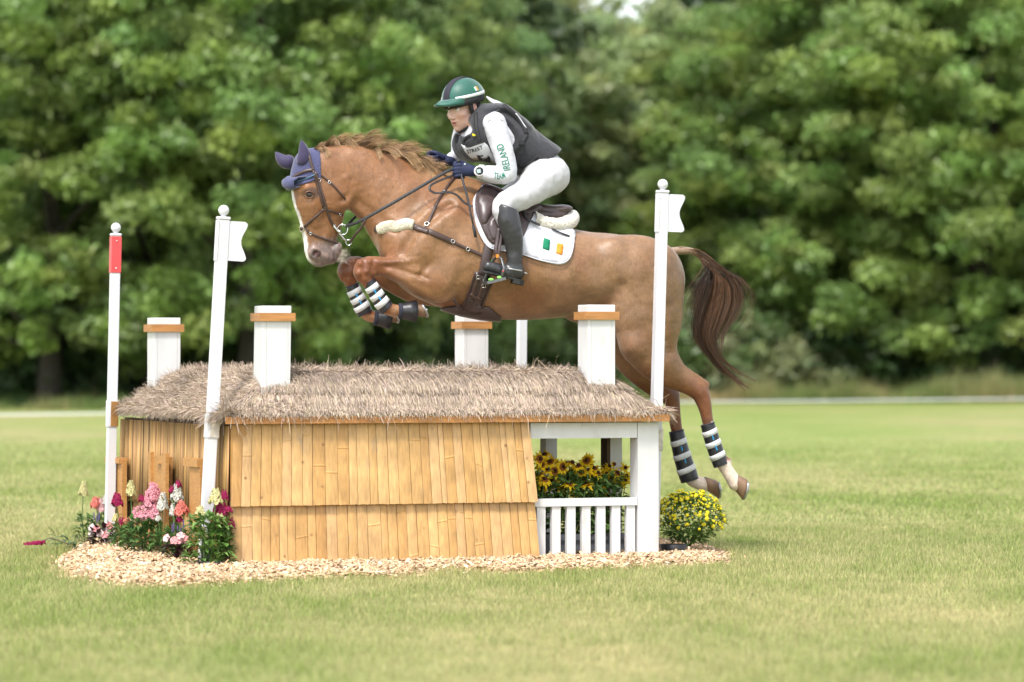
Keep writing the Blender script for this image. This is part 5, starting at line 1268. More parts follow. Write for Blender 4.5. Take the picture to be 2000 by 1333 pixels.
SV_, SQ_ = ss_.mesh(2); kid('seat', SV_, SQ_, M_saddle, sd_, True)
flap = [(944, 366), (931, 378), (926, 396), (929, 420), (938, 443), (948, 464), (958, 477), (972, 480), (988, 481), (1010, 478), (1022, 462), (1034, 436), (1046, 416), (1040, 400), (1000, 386), (965, 372)]
patch('flap', flap, .022, .006, M_saddle, sd_, step=8); patch('flap', flap, .022, .006, M_saddle, sd_, step=10, side=1)
patch('knee_roll', [(941, 370), (931, 385), (930, 402), (934, 424), (943, 446), (951, 440), (962, 420), (975, 405), (975, 385), (958, 372)], .026, .006, M_saddle, sd_, step=7, bulge=.016)
patch('flap_panel', [(950, 444), (962, 425), (978, 412), (988, 430), (990, 455), (985, 476), (962, 472)], .027, .004, M_saddle, sd_, step=7, bulge=.004)
patch('skirt', [(1012, 408), (1035, 402), (1052, 412), (1046, 424), (1030, 426), (1014, 424)], .034, .006, M_saddle, sd_, step=6)
strap('stirrup_strap_end', [(1015, 416), (1022, 430), (1034, 440), (1050, 447)], .017, M_blackl, sd_, off=.034)
strap('girth_strap', [(956, 476), (952, 492), (948, 512), (943, 536)], .055, M_saddle, sd_, off=.010)
strap('flank_tab', [(1074, 452), (1090, 460), (1109, 467)], .010, M_blackl, sd_, off=.022, t=.006)
gi = root_h('girth', 920, 590, -.2, "wide dark brown stud-guard girth under the horse's chest", 'girth')
gol = [(929, 530), (922, 548), (914, 570), (906, 592), (900, 604), (918, 610), (938, 612), (942, 596), (948, 578), (958, 556), (962, 548), (950, 534)]
patch('guard', gol, .006, .010, M_saddle, gi, step=7); patch('guard', gol, .006, .010, M_saddle, gi, step=9, side=1)
mb = MB(); V_ = []
for i in range(15):
    f = i / 14; yv = -.17 + .34 * f
    V_.append((yv))
vs = []; fs = []
for i, yv in enumerate(V_):
    for (u, v) in ((862 + 60 * (abs(yv) / .17) ** 3, 606), (900 + 10 * (abs(yv) / .17) ** 3, 618), (938 - 6 * (abs(yv) / .17) ** 3, 624), (977 - 34 * (abs(yv) / .17) ** 3, 626)):
        p = H(u, v, 0); h, n_, a_, b_ = HBVH.ray_cast(Vector((p.x, yv, -1)), Vector((0, 0, 1)))
        q = (h if h is not None else Vector((p.x, yv, p.z))) + Vector((0, 0, -.012)); vs.append(q)
for i in range(14):
    for j in range(3): fs.append((i * 4 + j, i * 4 + j + 1, i * 4 + 5 + j, i * 4 + 4 + j))
o = kid('belly_guard', vs, fs, M_saddle, gi, True); sm = o.modifiers.new('solid', 'SOLIDIFY'); sm.thickness = .012; sm.offset = 0
strap('guard_edge', [(929, 530), (918, 560), (906, 592), (900, 602)], .010, M_leather, gi, off=.015, t=.005)
strap('guard_edge', [(962, 549), (952, 572), (942, 598)], .010, M_leather, gi, off=.015, t=.005)
strap('buckle_strap', [(935, 538), (928, 560), (922, 575)], .024, M_leather, gi, off=.017)
strap('buckle_strap', [(948, 545), (940, 565), (934, 580)], .024, M_leather, gi, off=.017)
strap('cross_strap', [(918, 572), (928, 578), (940, 582)], .026, M_leather, gi, off=.019)
strap('loose_strap', [(924, 583), (914, 596), (900, 608)], .020, M_leather, gi, off=.019)
for (u, v) in ((934, 540), (947, 547), (945, 556)):
    p, nn = surf(u, v, .022); ring(p, .014, .0022, M_steel, 'buckle', gi, nn, 4)

# ------------------------------------------------------------------ leg boots
M_bootb = mat('black_boot', (.018, .018, .022), rough=.38, var=.25, scale=50, spec=.5, bump=.15, bscale=60, bdist=.003)
M_bootw = grime(mat('white_strap', (.58, .58, .59), rough=.6, var=.06, scale=60), (.30, .28, .25), .58, .72, .5, 40)
M_blue = mat('blue_tab', (.02, .30, .65), rough=.5)
grime(M_bootb, (.12, .11, .10), .6, .72, .5, 45)
M_neop = mat('neoprene_edge', (.02, .022, .035), rough=.85, var=.2, scale=90)
def leg_boot(label, path, y, tabs=True, pad=None):
    """path: (u, v, radius px) down the leg"""
    root = root_h('tendon_boot', path[0][0], path[0][1], y, label, 'leg boot', 'striped leg boots')
    pp = catmull(path, 5); pts = [H(p[0], p[1], y) for p in pp]; rr = [p[2] * PXM for p in pp]; n = len(pts)
    mb = MB(); mb.tube(pts, rr, 18, up=(0, 1, 0)); kmb(mb, 'shell', M_bootb, root, True)
    for i0 in (0, n - 1):
        mb = MB(); T = (pts[min(i0 + 1, n - 1)] - pts[max(i0 - 1, 0)]).normalized(); mb.tube([pts[i0] - T * .004, pts[i0], pts[i0] + T * .004], [rr[i0] * .98, rr[i0] * 1.06, rr[i0] * .98], 18, up=(0, 1, 0)); kmb(mb, 'edge_binding', M_neop, root, True)
    for f in (.20, .42, .64):
        k = f * (n - 1); i = int(k); c = pts[i].lerp(pts[i + 1], k - i); T = (pts[i + 1] - pts[i]).normalized(); T = (T + Vector((.12, 0, 0))).normalized() if T.x > 0 else T; r = rr[i] + (rr[i + 1] - rr[i]) * (k - i) + .0015
        mb = MB(); mb.tube([c - T * .0165, c - T * .0155, c + T * .0155, c + T * .0165], [r - .001, r + .0012, r + .0012, r - .001], 18, up=(0, 1, 0)); kmb(mb, 'strap', M_bootw, root, True)
    for f in (.31, .53):
        k = f * (n - 1); i = int(k); c = pts[i]; T = (pts[i + 1] - pts[i]).normalized(); sdv = T.cross(Vector((0, 1, 0))).normalized(); q = c + Vector((0, -1, 0)) * (rr[i] + .0005) - sdv * .003
        mb = MB(); mb.tube([q - T * .013, q + T * .013], .004, 6); kmb(mb, 'tab', M_blue, root)
    if pad is not None:
        mb = MB(); mb.tube([H(a, b, y) for a, b, c in pad], [c * PXM for a, b, c in pad], 14, up=(0, 1, 0), flat=1.3); kmb(mb, 'strike_pad', M_bootb, root, True)
    return root
leg_boot("black leg boot with white straps on the near front leg", [(721, 551, 12.5), (729, 566, 13.5), (740, 583, 14.5), (750, 597, 15), (755, 602, 15)], Y1)
leg_boot("black leg boot with white straps on the far front leg", [(688, 558, 13), (694, 574, 14), (702, 590, 15), (710, 606, 16), (713, 612, 15)], Y2)
leg_boot("black leg boot with white straps on the raised near hind leg", [(1382, 829, 14), (1388, 850, 15), (1396, 875, 15.5), (1405, 900, 15.5), (1408, 908, 15)], YN)
leg_boot("black leg boot with white straps on the far hind leg behind the corner post", [(1321, 843, 15), (1327, 870, 16.5), (1335, 900, 18), (1344, 928, 19), (1347, 938, 18)], YF)
def bell_boot(label, a, b, c, ra, rb, y, col_w):
    root = root_h('bell_boot', a[0], a[1], y, label, 'bell boot', 'rubber bell boots')
    A = H(*a, y); B = H(*b, y); C = H(*c, y); n = 40; vs = []; fs = []
    for (f, r) in ((0, ra), (.15, ra * 1.06), (.5, (ra + rb) / 2), (1, rb), (1, rb - .006), (.2, ra - .008)):
        p = A.lerp(B, f); T = (B - A).normalized(); s1 = T.cross(Vector((0, 1, 0))).normalized()
        for j in range(n):
            q = 2 * math.pi * j / n; rib = 1 + (.025 if j % 2 else -.02) * (0 if f < .1 else 1)
            vs.append(p + (s1 * math.cos(q) + Vector((0, 1, 0)) * math.sin(q)) * r * rib)
    for i in range(5):
        for j in range(n): fs.append((i * n + j, i * n + (j + 1) % n, (i + 1) * n + (j + 1) % n, (i + 1) * n + j))
    kid('bell', vs, fs, M_bootb, root, True)
    mb = MB(); T = (B - A).normalized(); mb.tube([A - T * .022, A - T * .016, A - T * .002, A + T * .004], [ra * .86, ra * 1.05, ra * 1.08, ra * .9], 18, up=(0, 1, 0)); kmb(mb, 'collar', M_neop, root, True)
bell_boot('black ribbed rubber bell boot on the near front hoof', (785, 608), (813, 608), (0, 0), .044, .063, Y1, 0)
bell_boot('black rubber bell boot on the far front hoof', (737, 622), (763, 625), (0, 0), .042, .056, Y2, 0)
# ------------------------------------------------------------------ rider (built in the horse's frame)
rider = root_h('person', 1060, 352, 0, 'rider in green helmet, dark vest and white breeches crouching forward in the saddle', 'person')
HC = H(905, 209, -.005); YAW, PIT = R(32), R(14)       # head centre, turned a little to the camera, chin down
f0 = Vector((-math.cos(YAW), -math.sin(YAW), 0)); hl = Vector((math.sin(YAW), -math.cos(YAW), 0)); up0 = Vector((0, 0, 1))
hf = (f0 * math.cos(PIT) - up0 * math.sin(PIT)); hu_ = (up0 * math.cos(PIT) + f0 * math.sin(PIT))
HSC = 1.06
def K(x, y, z): return HC + (hf * x + hl * y + hu_ * z) * HSC      # head frame: forward, left (near side), up
HM = [tuple(hf), tuple(hl), tuple(hu_)]
def hrot(ang):                                                    # head axes pitched by ang (positive lifts the front)
    a = hf * math.cos(ang) + hu_ * math.sin(ang); b = hu_ * math.cos(ang) - hf * math.sin(ang); return [tuple(a), tuple(hl), tuple(b)]
def hell(S, c, r, ang=0, k=.012, op='u'): S.ell(K(*c), [q * HSC for q in r], k=k, op=op, M3=hrot(ang))
def rn_(u, v, y, a): return hn(u, v, y, a)

# joints (pixels, sideways offset)
SH_N, EL_N, WR_N = (966, 242, -.19), (992, 341, -.265), (932, 336, -.20)
SH_F, EL_F, WR_F = (908, 256, .19), (898, 306, .24), (880, 316, .16)
HIP_N, KN_N, AN_N = (1066, 345, -.10), (984, 402, -.315), (1004, 512, -.335)
HIP_F, KN_F, AN_F = (1058, 345, .10), (975, 402, .315), (995, 512, .335)
bs = SDF(axis(H(810, 300).x, (H(846, 300).x, .011), (H(930, 300).x, .0034), (H(1125, 300).x, .011)), axis(-.44, (-.12, .011), (.11, .0034), (.44, .011)), axis(H(1000, 575).z, (H(1000, 262).z, .011), (H(1000, 145).z, .0034)))
# skull and face
hell(bs, (-.015, 0, .045), (.100, .077, .085)); hell(bs, (.03, 0, -.03), (.066, .060, .088), R(8), .02)
hell(bs, (.036, 0, -.088), (.050, .044, .034), R(10), .02); hell(bs, (.070, 0, -.108), (.020, .020, .017), 0, .014)
for s in (-1, 1):
    hell(bs, (.058, s * .040, -.030), (.028, .022, .020), 0, .02)                # cheekbone
    hell(bs, (.015, s * .052, -.075), (.035, .012, .026), R(-20), .02)           # jaw angle
    hell(bs, (.080, s * .028, .020), (.016, .026, .009), 0, .012)                # brow
    hell(bs, (.104, s * .033, -.002), (.018, .019, .011), 0, .010, 's')          # eye socket
    hell(bs, (.098, s * .013, -.042), (.011, .010, .009), 0, .006)               # nostril wing
    hell(bs, (-.005, s * .079, -.012), (.020, .010, .033), R(-12), .008)         # ear
    hell(bs, (-.004, s * .090, -.010), (.011, .007, .020), R(-12), .006, 's')
bs.tube([(*K(.086, 0, .012), .010, .009), (*K(.103, 0, -.015), .011, .010), (*K(.112, 0, -.036), .0125, .0125), (*K(.100, 0, -.044), .010, .012)], k=.012)
hell(bs, (.088, 0, -.066), (.014, .024, .0065), R(-10), .007); hell(bs, (.086, 0, -.083), (.013, .020, .0075), R(10), .007)
hell(bs, (.101, 0, -.0745), (.016, .017, .0042), 0, .004, 's')                   # parted lips
# neck
n1 = K(-.030, 0, -.07); n2 = H(932, 240, 0); bs.tube([(*n1, .058, .058), (*(n1.lerp(n2, .5)), .056, .058), (*n2, .06, .066)], k=.03)
# trunk, arms, legs
trunk = [rn_(938, 241, 0, 25)[:4] + (.12,), rn_(958, 256, 0, 38)[:4] + (.155,), rn_(986, 275, 0, 40)[:4] + (.15,), rn_(1022, 300, 0, 36)[:4] + (.14,), rn_(1056, 331, 0, 38)[:4] + (.155,), rn_(1070, 345, 0, 34)[:4] + (.15,)]
bs.tube(trunk, k=.03)
CHI = [hn(952, 268, -.09, 34, .08), hn(934, 275, .0, 33, .09), hn(920, 280, .05, 26, .07)]
bs.tube(CHI, k=.03)
def limb(S, pts, k=.02, infl=0): S.tube([hn(*p) for p in pts], k=k, infl=infl)
ARM_N = [(*SH_N, 20), (974, 268, -.215, 19), (985, 305, -.245, 17), (*EL_N, 14), (962, 341, -.235, 14), (*WR_N, 9)]
ARM_F = [(*SH_F, 19), (901, 280, .225, 17), (*EL_F, 14), (884, 312, .21, 12), (*WR_F, 9)]
LEG_N = [(*HIP_N, 38), (1044, 364, -.19, 30), (1014, 385, -.27, 24.5), (*KN_N, 20), (990, 430, -.325, 17.5), (1000, 460, -.335, 16.5), (1004, 490, -.335, 12), (*AN_N, 10)]
LEG_F = [(*HIP_F, 38), (1036, 364, .19, 33), (1005, 384, .27, 26), (*KN_F, 20), (981, 430, .325, 17.5), (991, 460, .335, 16.5), (995, 490, .335, 12), (*AN_F, 10)]
for a in (ARM_N, ARM_F, LEG_N, LEG_F): limb(bs, a)
for s, (w, kx) in ((-1, (WR_N, 0)), (1, (WR_F, 0))):
    limb(bs, [(w[0], w[1], w[2], 8), (w[0] - 12, w[1] - 3, w[2], 6), (w[0] - 26, w[1] - 4, w[2] + s * -.004, 4.5)], .008)
for A, s in ((AN_N, -1), (AN_F, 1)): limb(bs, [(A[0], A[1], A[2], 11), (A[0] - 2, A[1] + 16, A[2], 12), (A[0] - 28, A[1] + 16, A[2], 7), (A[0] - 44, A[1] + 12, A[2], 5)])
RV, RQ = bs.mesh(2)
# skin colour
rel = np.array([(Vector(p) - HC) / HSC for p in RV]); hx = rel @ np.array(hf); hyy = rel @ np.array(hl); hz = rel @ np.array(hu_)
sk = np.tile(np.array((.62, .40, .325)), (len(RV), 1))
def add(c, w):
    global sk
    sk = sk * (1 - w[:, None]) + np.array(c) * w[:, None]
cheek = np.exp(-(((hx - .065) / .03) ** 2 + ((np.abs(hyy) - .042) / .022) ** 2 + ((hz + .042) / .022) ** 2)); add((.60, .27, .21), cheek * .65)
lips = np.exp(-(((hx - .098) / .02) ** 4 + (hyy / .022) ** 4 + ((hz + .075) / .0135) ** 4)); add((.48, .16, .14), lips * .9)
add((.16, .04, .04), np.exp(-(((hx - .092) / .015) ** 4 + (hyy / .016) ** 4 + ((hz + .0745) / .0035) ** 4)) * .9)
brow = np.exp(-(((np.abs(hyy) - .032) / .019) ** 4 + ((hz - .020 + (np.abs(hyy) - .03) * .1) / .0045) ** 4)) * (hx > .06); add((.20, .10, .055), brow * .8)
stub = np.exp(-(((hx - .07) / .05) ** 4 + ((hz + .095) / .03) ** 4)); add((.46, .27, .20), stub * .35)
hair = (hx < -.012) * (hz > -.06) * (hz < .2) * 1.0; add((.13, .07, .035), hair * .9 * (1 - np.exp(-((hyy / .1) ** 2)) * 0) * (np.abs(hyy) < .072))
add((.56, .27, .20), np.exp(-(((np.abs(hyy) - .085) / .012) ** 2 + ((hx + .005) / .02) ** 2 + ((hz + .012) / .035) ** 2)) * .5)
M_skin = mat('skin', (1, 1, 1), rough=.5, var=.05, scale=60, attr=True, spec=.35); M_skin.node_tree.nodes[M_skin['_bsdf']].inputs['Subsurface Weight'].default_value = .12; M_skin.node_tree.nodes[M_skin['_bsdf']].inputs['Subsurface Radius'].default_value = (.02, .008, .005)
body = kid('body', RV, RQ, M_skin, rider, True, np.clip(sk, 0, 1))
M_white_e = mat('eye_white', (.72, .68, .66), rough=.2, var=0); M_iris = mat('eye_iris', (.10, .13, .15), rough=.15, var=.2)
for s in (-1, 1):
    mb = MB(); mb.ball(K(.0760, s * .032, .000), .0125 * HSC, 14, 10); e = kmb(mb, 'eye', M_white_e, rider, True)
    mb = MB(); mb.ball(K(.0775, s * .032, .001) + (hf * .97 + up0 * .18 + hl * .05).normalized() * .0075 * HSC, .0066, 10, 8); kmb(mb, 'iris', M_iris, e, True)
    mb = MB(); mb.tube([K(.083, s * .046, .003), K(.0905, s * .038, .0085), K(.0925, s * .030, .009), K(.0895, s * .020, .004)], .0022, 6, (.5, .28, .2)); kmb(mb, 'eyelid', mat('eyelid', (.42, .23, .17), rough=.5) if s < 0 else MATS['eyelid'], rider, True)

# clothes --------------------------------------------------------------------------------
M_shirt = mat('white_shirt', (.50, .50, .545), rough=.75, var=.03, scale=30, bump=.32, bscale=13, bdist=.025, sheen=.1, stretch=(.7, .7, 1.6), bdetail=1.5)
M_breech = mat('white_breeches', (.47, .465, .485), rough=.8, var=.03, scale=30, bump=.32, bscale=13, bdist=.03, sheen=.1, stretch=(1.3, .6, 1.3), bdetail=1)
M_vest = mat('charcoal_vest', (.026, .026, .032), rough=.85, var=.18, scale=70, bump=.35, bscale=22, bdist=.012, sheen=.25)
M_vestl = mat('vest_binding', (.055, .052, .055), rough=.7, var=.1)
M_black = mat('black_webbing', (.018, .018, .020), rough=.7, var=.2, scale=80)
M_bib = mat('number_bib', (.56, .56, .60), rough=.7, var=.04, scale=30, bump=.3, bscale=12, bdist=.014)
def wrinkles(V, amp, fr, seed=0):
    n = np.array([mnoise.noise(Vector((p[0] * fr + seed, p[1] * fr, p[2] * fr * .6))) for p in V]); return n * amp
def disp(V, Q, amp, fr, seed=0):
    me = bpy.data.meshes.new('t'); me.from_pydata([tuple(p) for p in V], [], [tuple(q) for q in Q.tolist()]); nv = np.zeros(len(V) * 3, np.float32); me.vertices.foreach_get('normal', nv); bpy.data.meshes.remove(me)
    n = wrinkles(V, amp, fr, seed) + wrinkles(V, amp * .5, fr * 2.3, seed + 9); return V + nv.reshape(-1, 3) * n[:, None]
# shirt
sg = SDF(axis(H(835, 300).x, (H(1075, 300).x, .006)), axis(-.33, (.33, .007)), axis(H(1000, 368).z, (H(1000, 205).z, .006)))
sg.tube(trunk[:5], k=.03, infl=.006); sg.tube(CHI, k=.03, infl=.006); limb(sg, ARM_N, .015, .009); limb(sg, ARM_F, .015, .009)
sg.tube([rn_(936, 240, 0, 23)[:4] + (.08,), rn_(928, 232, 0, 20)[:4] + (.072,)], k=.03)
cN = H(WR_N[0], WR_N[1], WR_N[2]); cF = H(WR_F[0], WR_F[1], WR_F[2])
n1v = (K(-.03, 0, -.07) - H(932, 240, 0)).normalized(); ct = H(925, 226, 0)
w = sg.sl(np.array(ct) - .13, np.array(ct) + .13); X_, Y_, Z_ = sg.xyz(w); dn_ = ((X_ - ct.x) * n1v.x + (Y_ - ct.y) * n1v.y + (Z_ - ct.z) * n1v.z)
sg.mix(w, (-np.where(np.abs(Y_) < .10, dn_, -1)).astype(np.float32), .004, 's')
ew = (cN - H(*EL_N)).normalized(); X_, Y_, Z_ = sg.xyz((slice(None),) * 3)
for c, e in ((cN, ew), (cF, (cF - H(*EL_F)).normalized())):
    w = sg.sl(np.array(c) - .09, np.array(c) + .09); X_, Y_, Z_ = sg.xyz(w); d = (X_ - c.x) * e.x + (Y_ - c.y) * e.y + (Z_ - c.z) * e.z; sg.mix(w, (-(d + .004)).astype(np.float32), .003, 's')
V_, Q_ = sg.mesh(2); V_ = disp(V_, Q_, .0035, 22); shirt = kid('shirt', V_, Q_, M_shirt, rider, True)
SB = BVHTree.FromPolygons([tuple(p) for p in V_], [tuple(q) for q in Q_.tolist()])
# breeches
bg_ = SDF(axis(H(915, 300).x, (H(1130, 300).x, .007)), axis(-.42, (.42, .008)), axis(H(1000, 455).z, (H(1000, 285).z, .007)))
bg_.tube(trunk[3:], k=.02, infl=.006); limb(bg_, LEG_N[:5], .03, .007); limb(bg_, LEG_F[:5], .03, .007)
for s in (-1, 1): bg_.ell(H(1075, 341, s * .07), (.105, .095, .098), R(-30), k=.05)
V_, Q_ = bg_.mesh(2); V_ = disp(V_, Q_, .005, 15, 3); breeches = kid('breeches', V_, Q_, M_breech, rider, True)
# vest: quilted body protector, open at neck and arms
vg = SDF(axis(H(882, 300).x, (H(1112, 300).x, .006)), axis(-.26, (.26, .007)), axis(H(1000, 368).z, (H(1000, 190).z, .006)))
vt = [rn_(932, 230, 0, 24)[:4] + (.10,), rn_(946, 247, 0, 42)[:4] + (.165,), rn_(966, 263, 0, 53)[:4] + (.19,), rn_(994, 279, 0, 53)[:4] + (.185,), rn_(1028, 299, 0, 47)[:4] + (.17,), rn_(1058, 315, 0, 40)[:4] + (.17,), rn_(1074, 323, 0, 34)[:4] + (.165,)]
vt = [q[:2] + q[2:] for q in vt]
vg.tube(vt, k=.02)
CHF = [hn(952, 268, -.10, 44, .09), hn(932, 275, .0, 43, .10), hn(918, 281, .06, 36, .07)]
vg.tube(CHF, k=.04)
vg.ell(H(1070, 300, 0), (.12, .14, .05), R(-28), k=.04)                                                        # short tail flap of the vest on the back
vg.tube([rn_(944, 218, 0, 12)[:4] + (.15,), rn_(978, 214, 0, 11)[:4] + (.15,), rn_(1002, 232, 0, 12)[:4] + (.14,), rn_(1024, 252, 0, 12)[:4] + (.13,)], k=.03)   # air-vest pack on the back
vg.ell(H(986, 258, -.215), (.145, .085, .085), R(-62), k=.010, op='s')                                       # arm openings
vg.ell(H(905, 266, .215), (.12, .085, .075), R(-75), k=.010, op='s')
vg.tube([(*K(-.03, 0, -.05), .080, .080), (*H(924, 232, 0), .078, .080), (*H(914, 243, 0), .066, .072)], k=.010, op='s', dens=2)
vg.ell(H(902, 262, -.01), (.05, .022, .075), R(-60), k=.010, op='s')                                            # open V at the throat
vg.ell(H(901, 247, -.05), (.075, .15, .042), R(-48), k=.012, op='s')                                          # open collar
TRG = SDF(axis(H(870, 300).x, (H(1112, 300).x, .010)), axis(-.26, (.26, .010)), axis(H(1000, 368).z, (H(1000, 190).z, .010))); TRG.tube(vt, k=.02); TRG.tube(CHF, k=.04); TV_, TQ_ = TRG.mesh(2)
TB = BVHTree.FromPolygons([tuple(p) for p in TV_], [tuple(q) for q in TQ_.tolist()])
vg.half((.60, 0, -.80), H(1050, 326, 0), .006)
vg.half((1, 0, .25), H(1098, 292, 0), .02)
V_, Q_ = vg.mesh(2); V_ = disp(V_, Q_, .004, 16, 5); vest = kid('vest', V_, Q_, M_vest, rider, True)
VB = BVHTree.FromPolygons([tuple(p) for p in V_], [tuple(q) for q in Q_.tolist()])
def best(u, v, off, bvs, y0=.2):
    res = None
    for b in bvs:
        y = -y0; ok = None
        for _ in range(4):
            p = H(u, v, y); h, n, i, dd = b.ray_cast(Vector((p.x, -2, p.z)), Vector((0, 1, 0)))
            if h is None: ok = None; break
            y = h.y; ok = (h, n)
        if ok and (res is None or ok[0].y < res[0].y): res = ok
    if res is None:
        h, n, i, dd = bvs[0].find_nearest(H(u, v, -y0)); res = (h, n)
    return res[0] + res[1] * off, res[1]
def rstrap(name, px, w, mt, par, off=.003, t=.004, bvs=None, step=4):
    bvs = bvs or [VB, SB]; PP, NN = [], []
    for q in resample(px, step):
        p, n = best(q[0], q[1], off, bvs); PP.append(p); NN.append(n)
    for _ in range(3):
        NN = [(NN[max(i - 1, 0)] + NN[i] * 2 + NN[min(i + 1, len(NN) - 1)]).normalized() for i in range(len(NN))]
        PP = [PP[i] if i in (0, len(PP) - 1) else (PP[i - 1] + PP[i] * 2 + PP[i + 1]) / 4 for i in range(len(PP))]
    vs, fs = ribbon3(PP, NN, w, t); return kid(name, vs, fs, mt, par, True)
rstrap('armhole_edge', [(976, 214), (962, 222), (951, 236), (946, 254), (948, 272), (955, 290)], .010, M_vestl, vest, off=.002, bvs=[VB])
rstrap('front_strap', [(930, 222), (929, 235), (931, 252), (934, 268), (938, 280)], .024, M_black, vest, off=.004, bvs=[VB, TB])
rstrap('front_strap', [(899, 262), (901, 272), (906, 284)], .018, M_black, vest, off=.004, bvs=[VB, TB])
rstrap('side_strap', [(1003, 300), (1012, 288), (1022, 276), (1029, 264)], .022, M_black, vest, off=.003, bvs=[VB])
rstrap('side_strap', [(1010, 335), (1028, 322), (1050, 306)], .016, M_black, vest, off=.003, bvs=[VB])
rstrap('back_strap', [(984, 206), (1000, 220), (1014, 236), (1024, 250), (1028, 262)], .026, M_black, vest, off=.004, bvs=[VB])
rstrap('reflective_edge', [(1006, 222), (1014, 232), (1020, 242), (1026, 252)], .007, M_bib, vest, off=.009, bvs=[VB])
rstrap('sleeve_seam', [(953, 238), (963, 233), (975, 233), (986, 240), (992, 252), (995, 268)], .004, M_black, shirt, off=.0005, t=.0015, bvs=[SB])
mb = MB(); mb.tube([H(950, 189, -.02), H(960, 197, -.02), H(972, 203, -.03), H(984, 207, -.05)], [.004, .012, .016, .012], 8, flat=.3); kmb(mb, 'loose_tab', M_bib, vest, True)
mb = MB(); c = best(1018, 279, .006, [VB])[0]; mb.box(c.x - .016, c.x + .016, c.y - .008, c.y + .004, c.z - .012, c.z + .012); kmb(mb, 'buckle', M_black, vest)
# number bib on the chest
def rpatch(name, outline, off, thick, mt, par, bvs, step=5):
    ol = np.array(outline, float); n = len(ol); lo, hi = ol.min(0), ol.max(0); ins = []
    for a in np.arange(lo[0] + step / 2, hi[0], step):
        for b in np.arange(lo[1] + step / 2, hi[1], step):
            c = False
            for i in range(n):
                x0, y0 = ol[i]; x1, y1 = ol[(i + 1) % n]
                if (y0 > b) != (y1 > b) and a < (x1 - x0) * (b - y0) / (y1 - y0) + x0: c = not c
            if c and np.min(np.hypot(ol[:, 0] - a, ol[:, 1] - b)) > step * .5: ins.append(Vector((a, b)))
    V2, _, F2, *_ = delaunay_2d_cdt([Vector((float(a), float(b))) for a, b in ol] + ins, [(i, (i + 1) % n) for i in range(n)], [tuple(range(n))], 1, 1e-5)
    pos = []
    for p in V2:
        q, m = best(p.x, p.y, off, bvs); pos.append(q)
    o = kid(name, pos, [tuple(f) for f in F2], mt, par, True); sm = o.modifiers.new('solid', 'SOLIDIFY'); sm.thickness = thick; sm.offset = 0
    return o
bib = rpatch('number_bib', [(901, 282), (908, 284), (918, 285), (930, 281), (944, 277), (952, 283), (958, 294), (966, 306), (970, 316), (958, 321), (945, 319), (932, 314), (920, 306), (909, 295)], .012, .002, M_bib, rider, [TB])
rstrap('bib_binding', [(897, 281), (906, 285), (919, 286), (932, 281), (945, 277)], .008, M_black, bib, off=.014, t=.003, bvs=[TB])
mb = MB(); c = best(927, 265, .010, [VB, TB])[0]; mb.ball(c, .008, 8, 6, scale=(1.4, .6, .7)); mb.ball(c + Vector((-.006, 0, .006)), .005, 8, 6); kmb(mb, 'yellow_ribbon', mat('yellow_ribbon', (.75, .60, .02), rough=.5), rider, True)
# lettering laid on cloth
def lettering(name, text, px, height, mt, par, bvs, off=.0025, spacing=1.0, tilt=0.0, bold=.0):
    """text laid along a pixel path; height in px"""
    path = resample(px, 1.0); seg = np.array([p[:2] for p in path]); L = np.concatenate([[0], np.cumsum(np.linalg.norm(np.diff(seg, axis=0), axis=1))])
    cu = bpy.data.curves.new('t', 'FONT'); cu.body = text; cu.size = 1.0; cu.offset = bold; cu.resolution_u = 3
    o = bpy.data.objects.new('t', cu); COL.objects.link(o); dg = bpy.context.evaluated_depsgraph_get(); me = bpy.data.meshes.new_from_object(o.evaluated_get(dg))
    bm = bmesh.new(); bm.from_mesh(me); bmesh.ops.triangulate(bm, faces=bm.faces); bmesh.ops.subdivide_edges(bm, edges=[e for e in bm.edges if e.calc_length() > .25], cuts=2); 
    vs = [v.co.copy() for v in bm.verts]; fs = [tuple(v.index for v in f.verts) for f in bm.faces]; bm.free()
    bpy.data.objects.remove(o); bpy.data.curves.remove(cu); bpy.data.meshes.remove(me)
    x1 = max(v.x for v in vs); capz = max(v.y for v in vs); out = []
    for v in vs:
        s = v.x / x1 * L[-1]; i = min(int(np.searchsorted(L, s)), len(L) - 1); i = max(i, 1); f = (s - L[i - 1]) / max(1e-6, L[i] - L[i - 1])
        p = seg[i - 1] * (1 - f) + seg[i] * f; a_, b_ = max(0, i - 6), min(len(seg) - 1, i + 6); t = seg[b_] - seg[a_]; t /= np.linalg.norm(t); nrm = np.array((t[1], -t[0]))
        q = p + nrm * (v.y / capz * height) + t * (v.y / capz * tilt)
        out.append(best(q[0], q[1], off, bvs)[0])
    return kid(name, out, fs, mt, par)
M_ink = mat('black_print', (.03, .03, .03), rough=.7, var=.05); M_greenink = mat('green_lettering', (.0, .16, .09), rough=.7, var=.05)
lettering('bib_word', 'STREET', [(915, 298), (930, 294), (944, 289)], 6.5, M_ink, bib, [TB], off=.0155, bold=.02)
lettering('bib_number', '1', [(932, 312), (943, 314)], 12, M_ink, bib, [TB], off=.0155, tilt=-6, bold=.05)
lettering('bib_number', '4', [(947, 315), (960, 317)], 13, M_ink, bib, [TB], off=.0155, tilt=-4, bold=.05)
lettering('sleeve_word', 'IRELAND', [(997, 333), (994, 318), (990, 303), (985, 290), (981, 280)], 13, M_greenink, shirt, [SB], off=.002, bold=.008)
lettering('sleeve_word', 'TEAM', [(964, 349), (972, 350), (980, 350), (988, 347)], 12, M_greenink, shirt, [SB], off=.002, bold=.008)
# breeches button
mb = MB(); q, nq = best(1064, 322, .001, [VB]); mb.lathe([(.0055, 0), (.005, .002), (.002, .003)], 10, H(1064, 323, -.172), (0, -1, .1)); kmb(mb, 'button', M_steel, breeches, True)
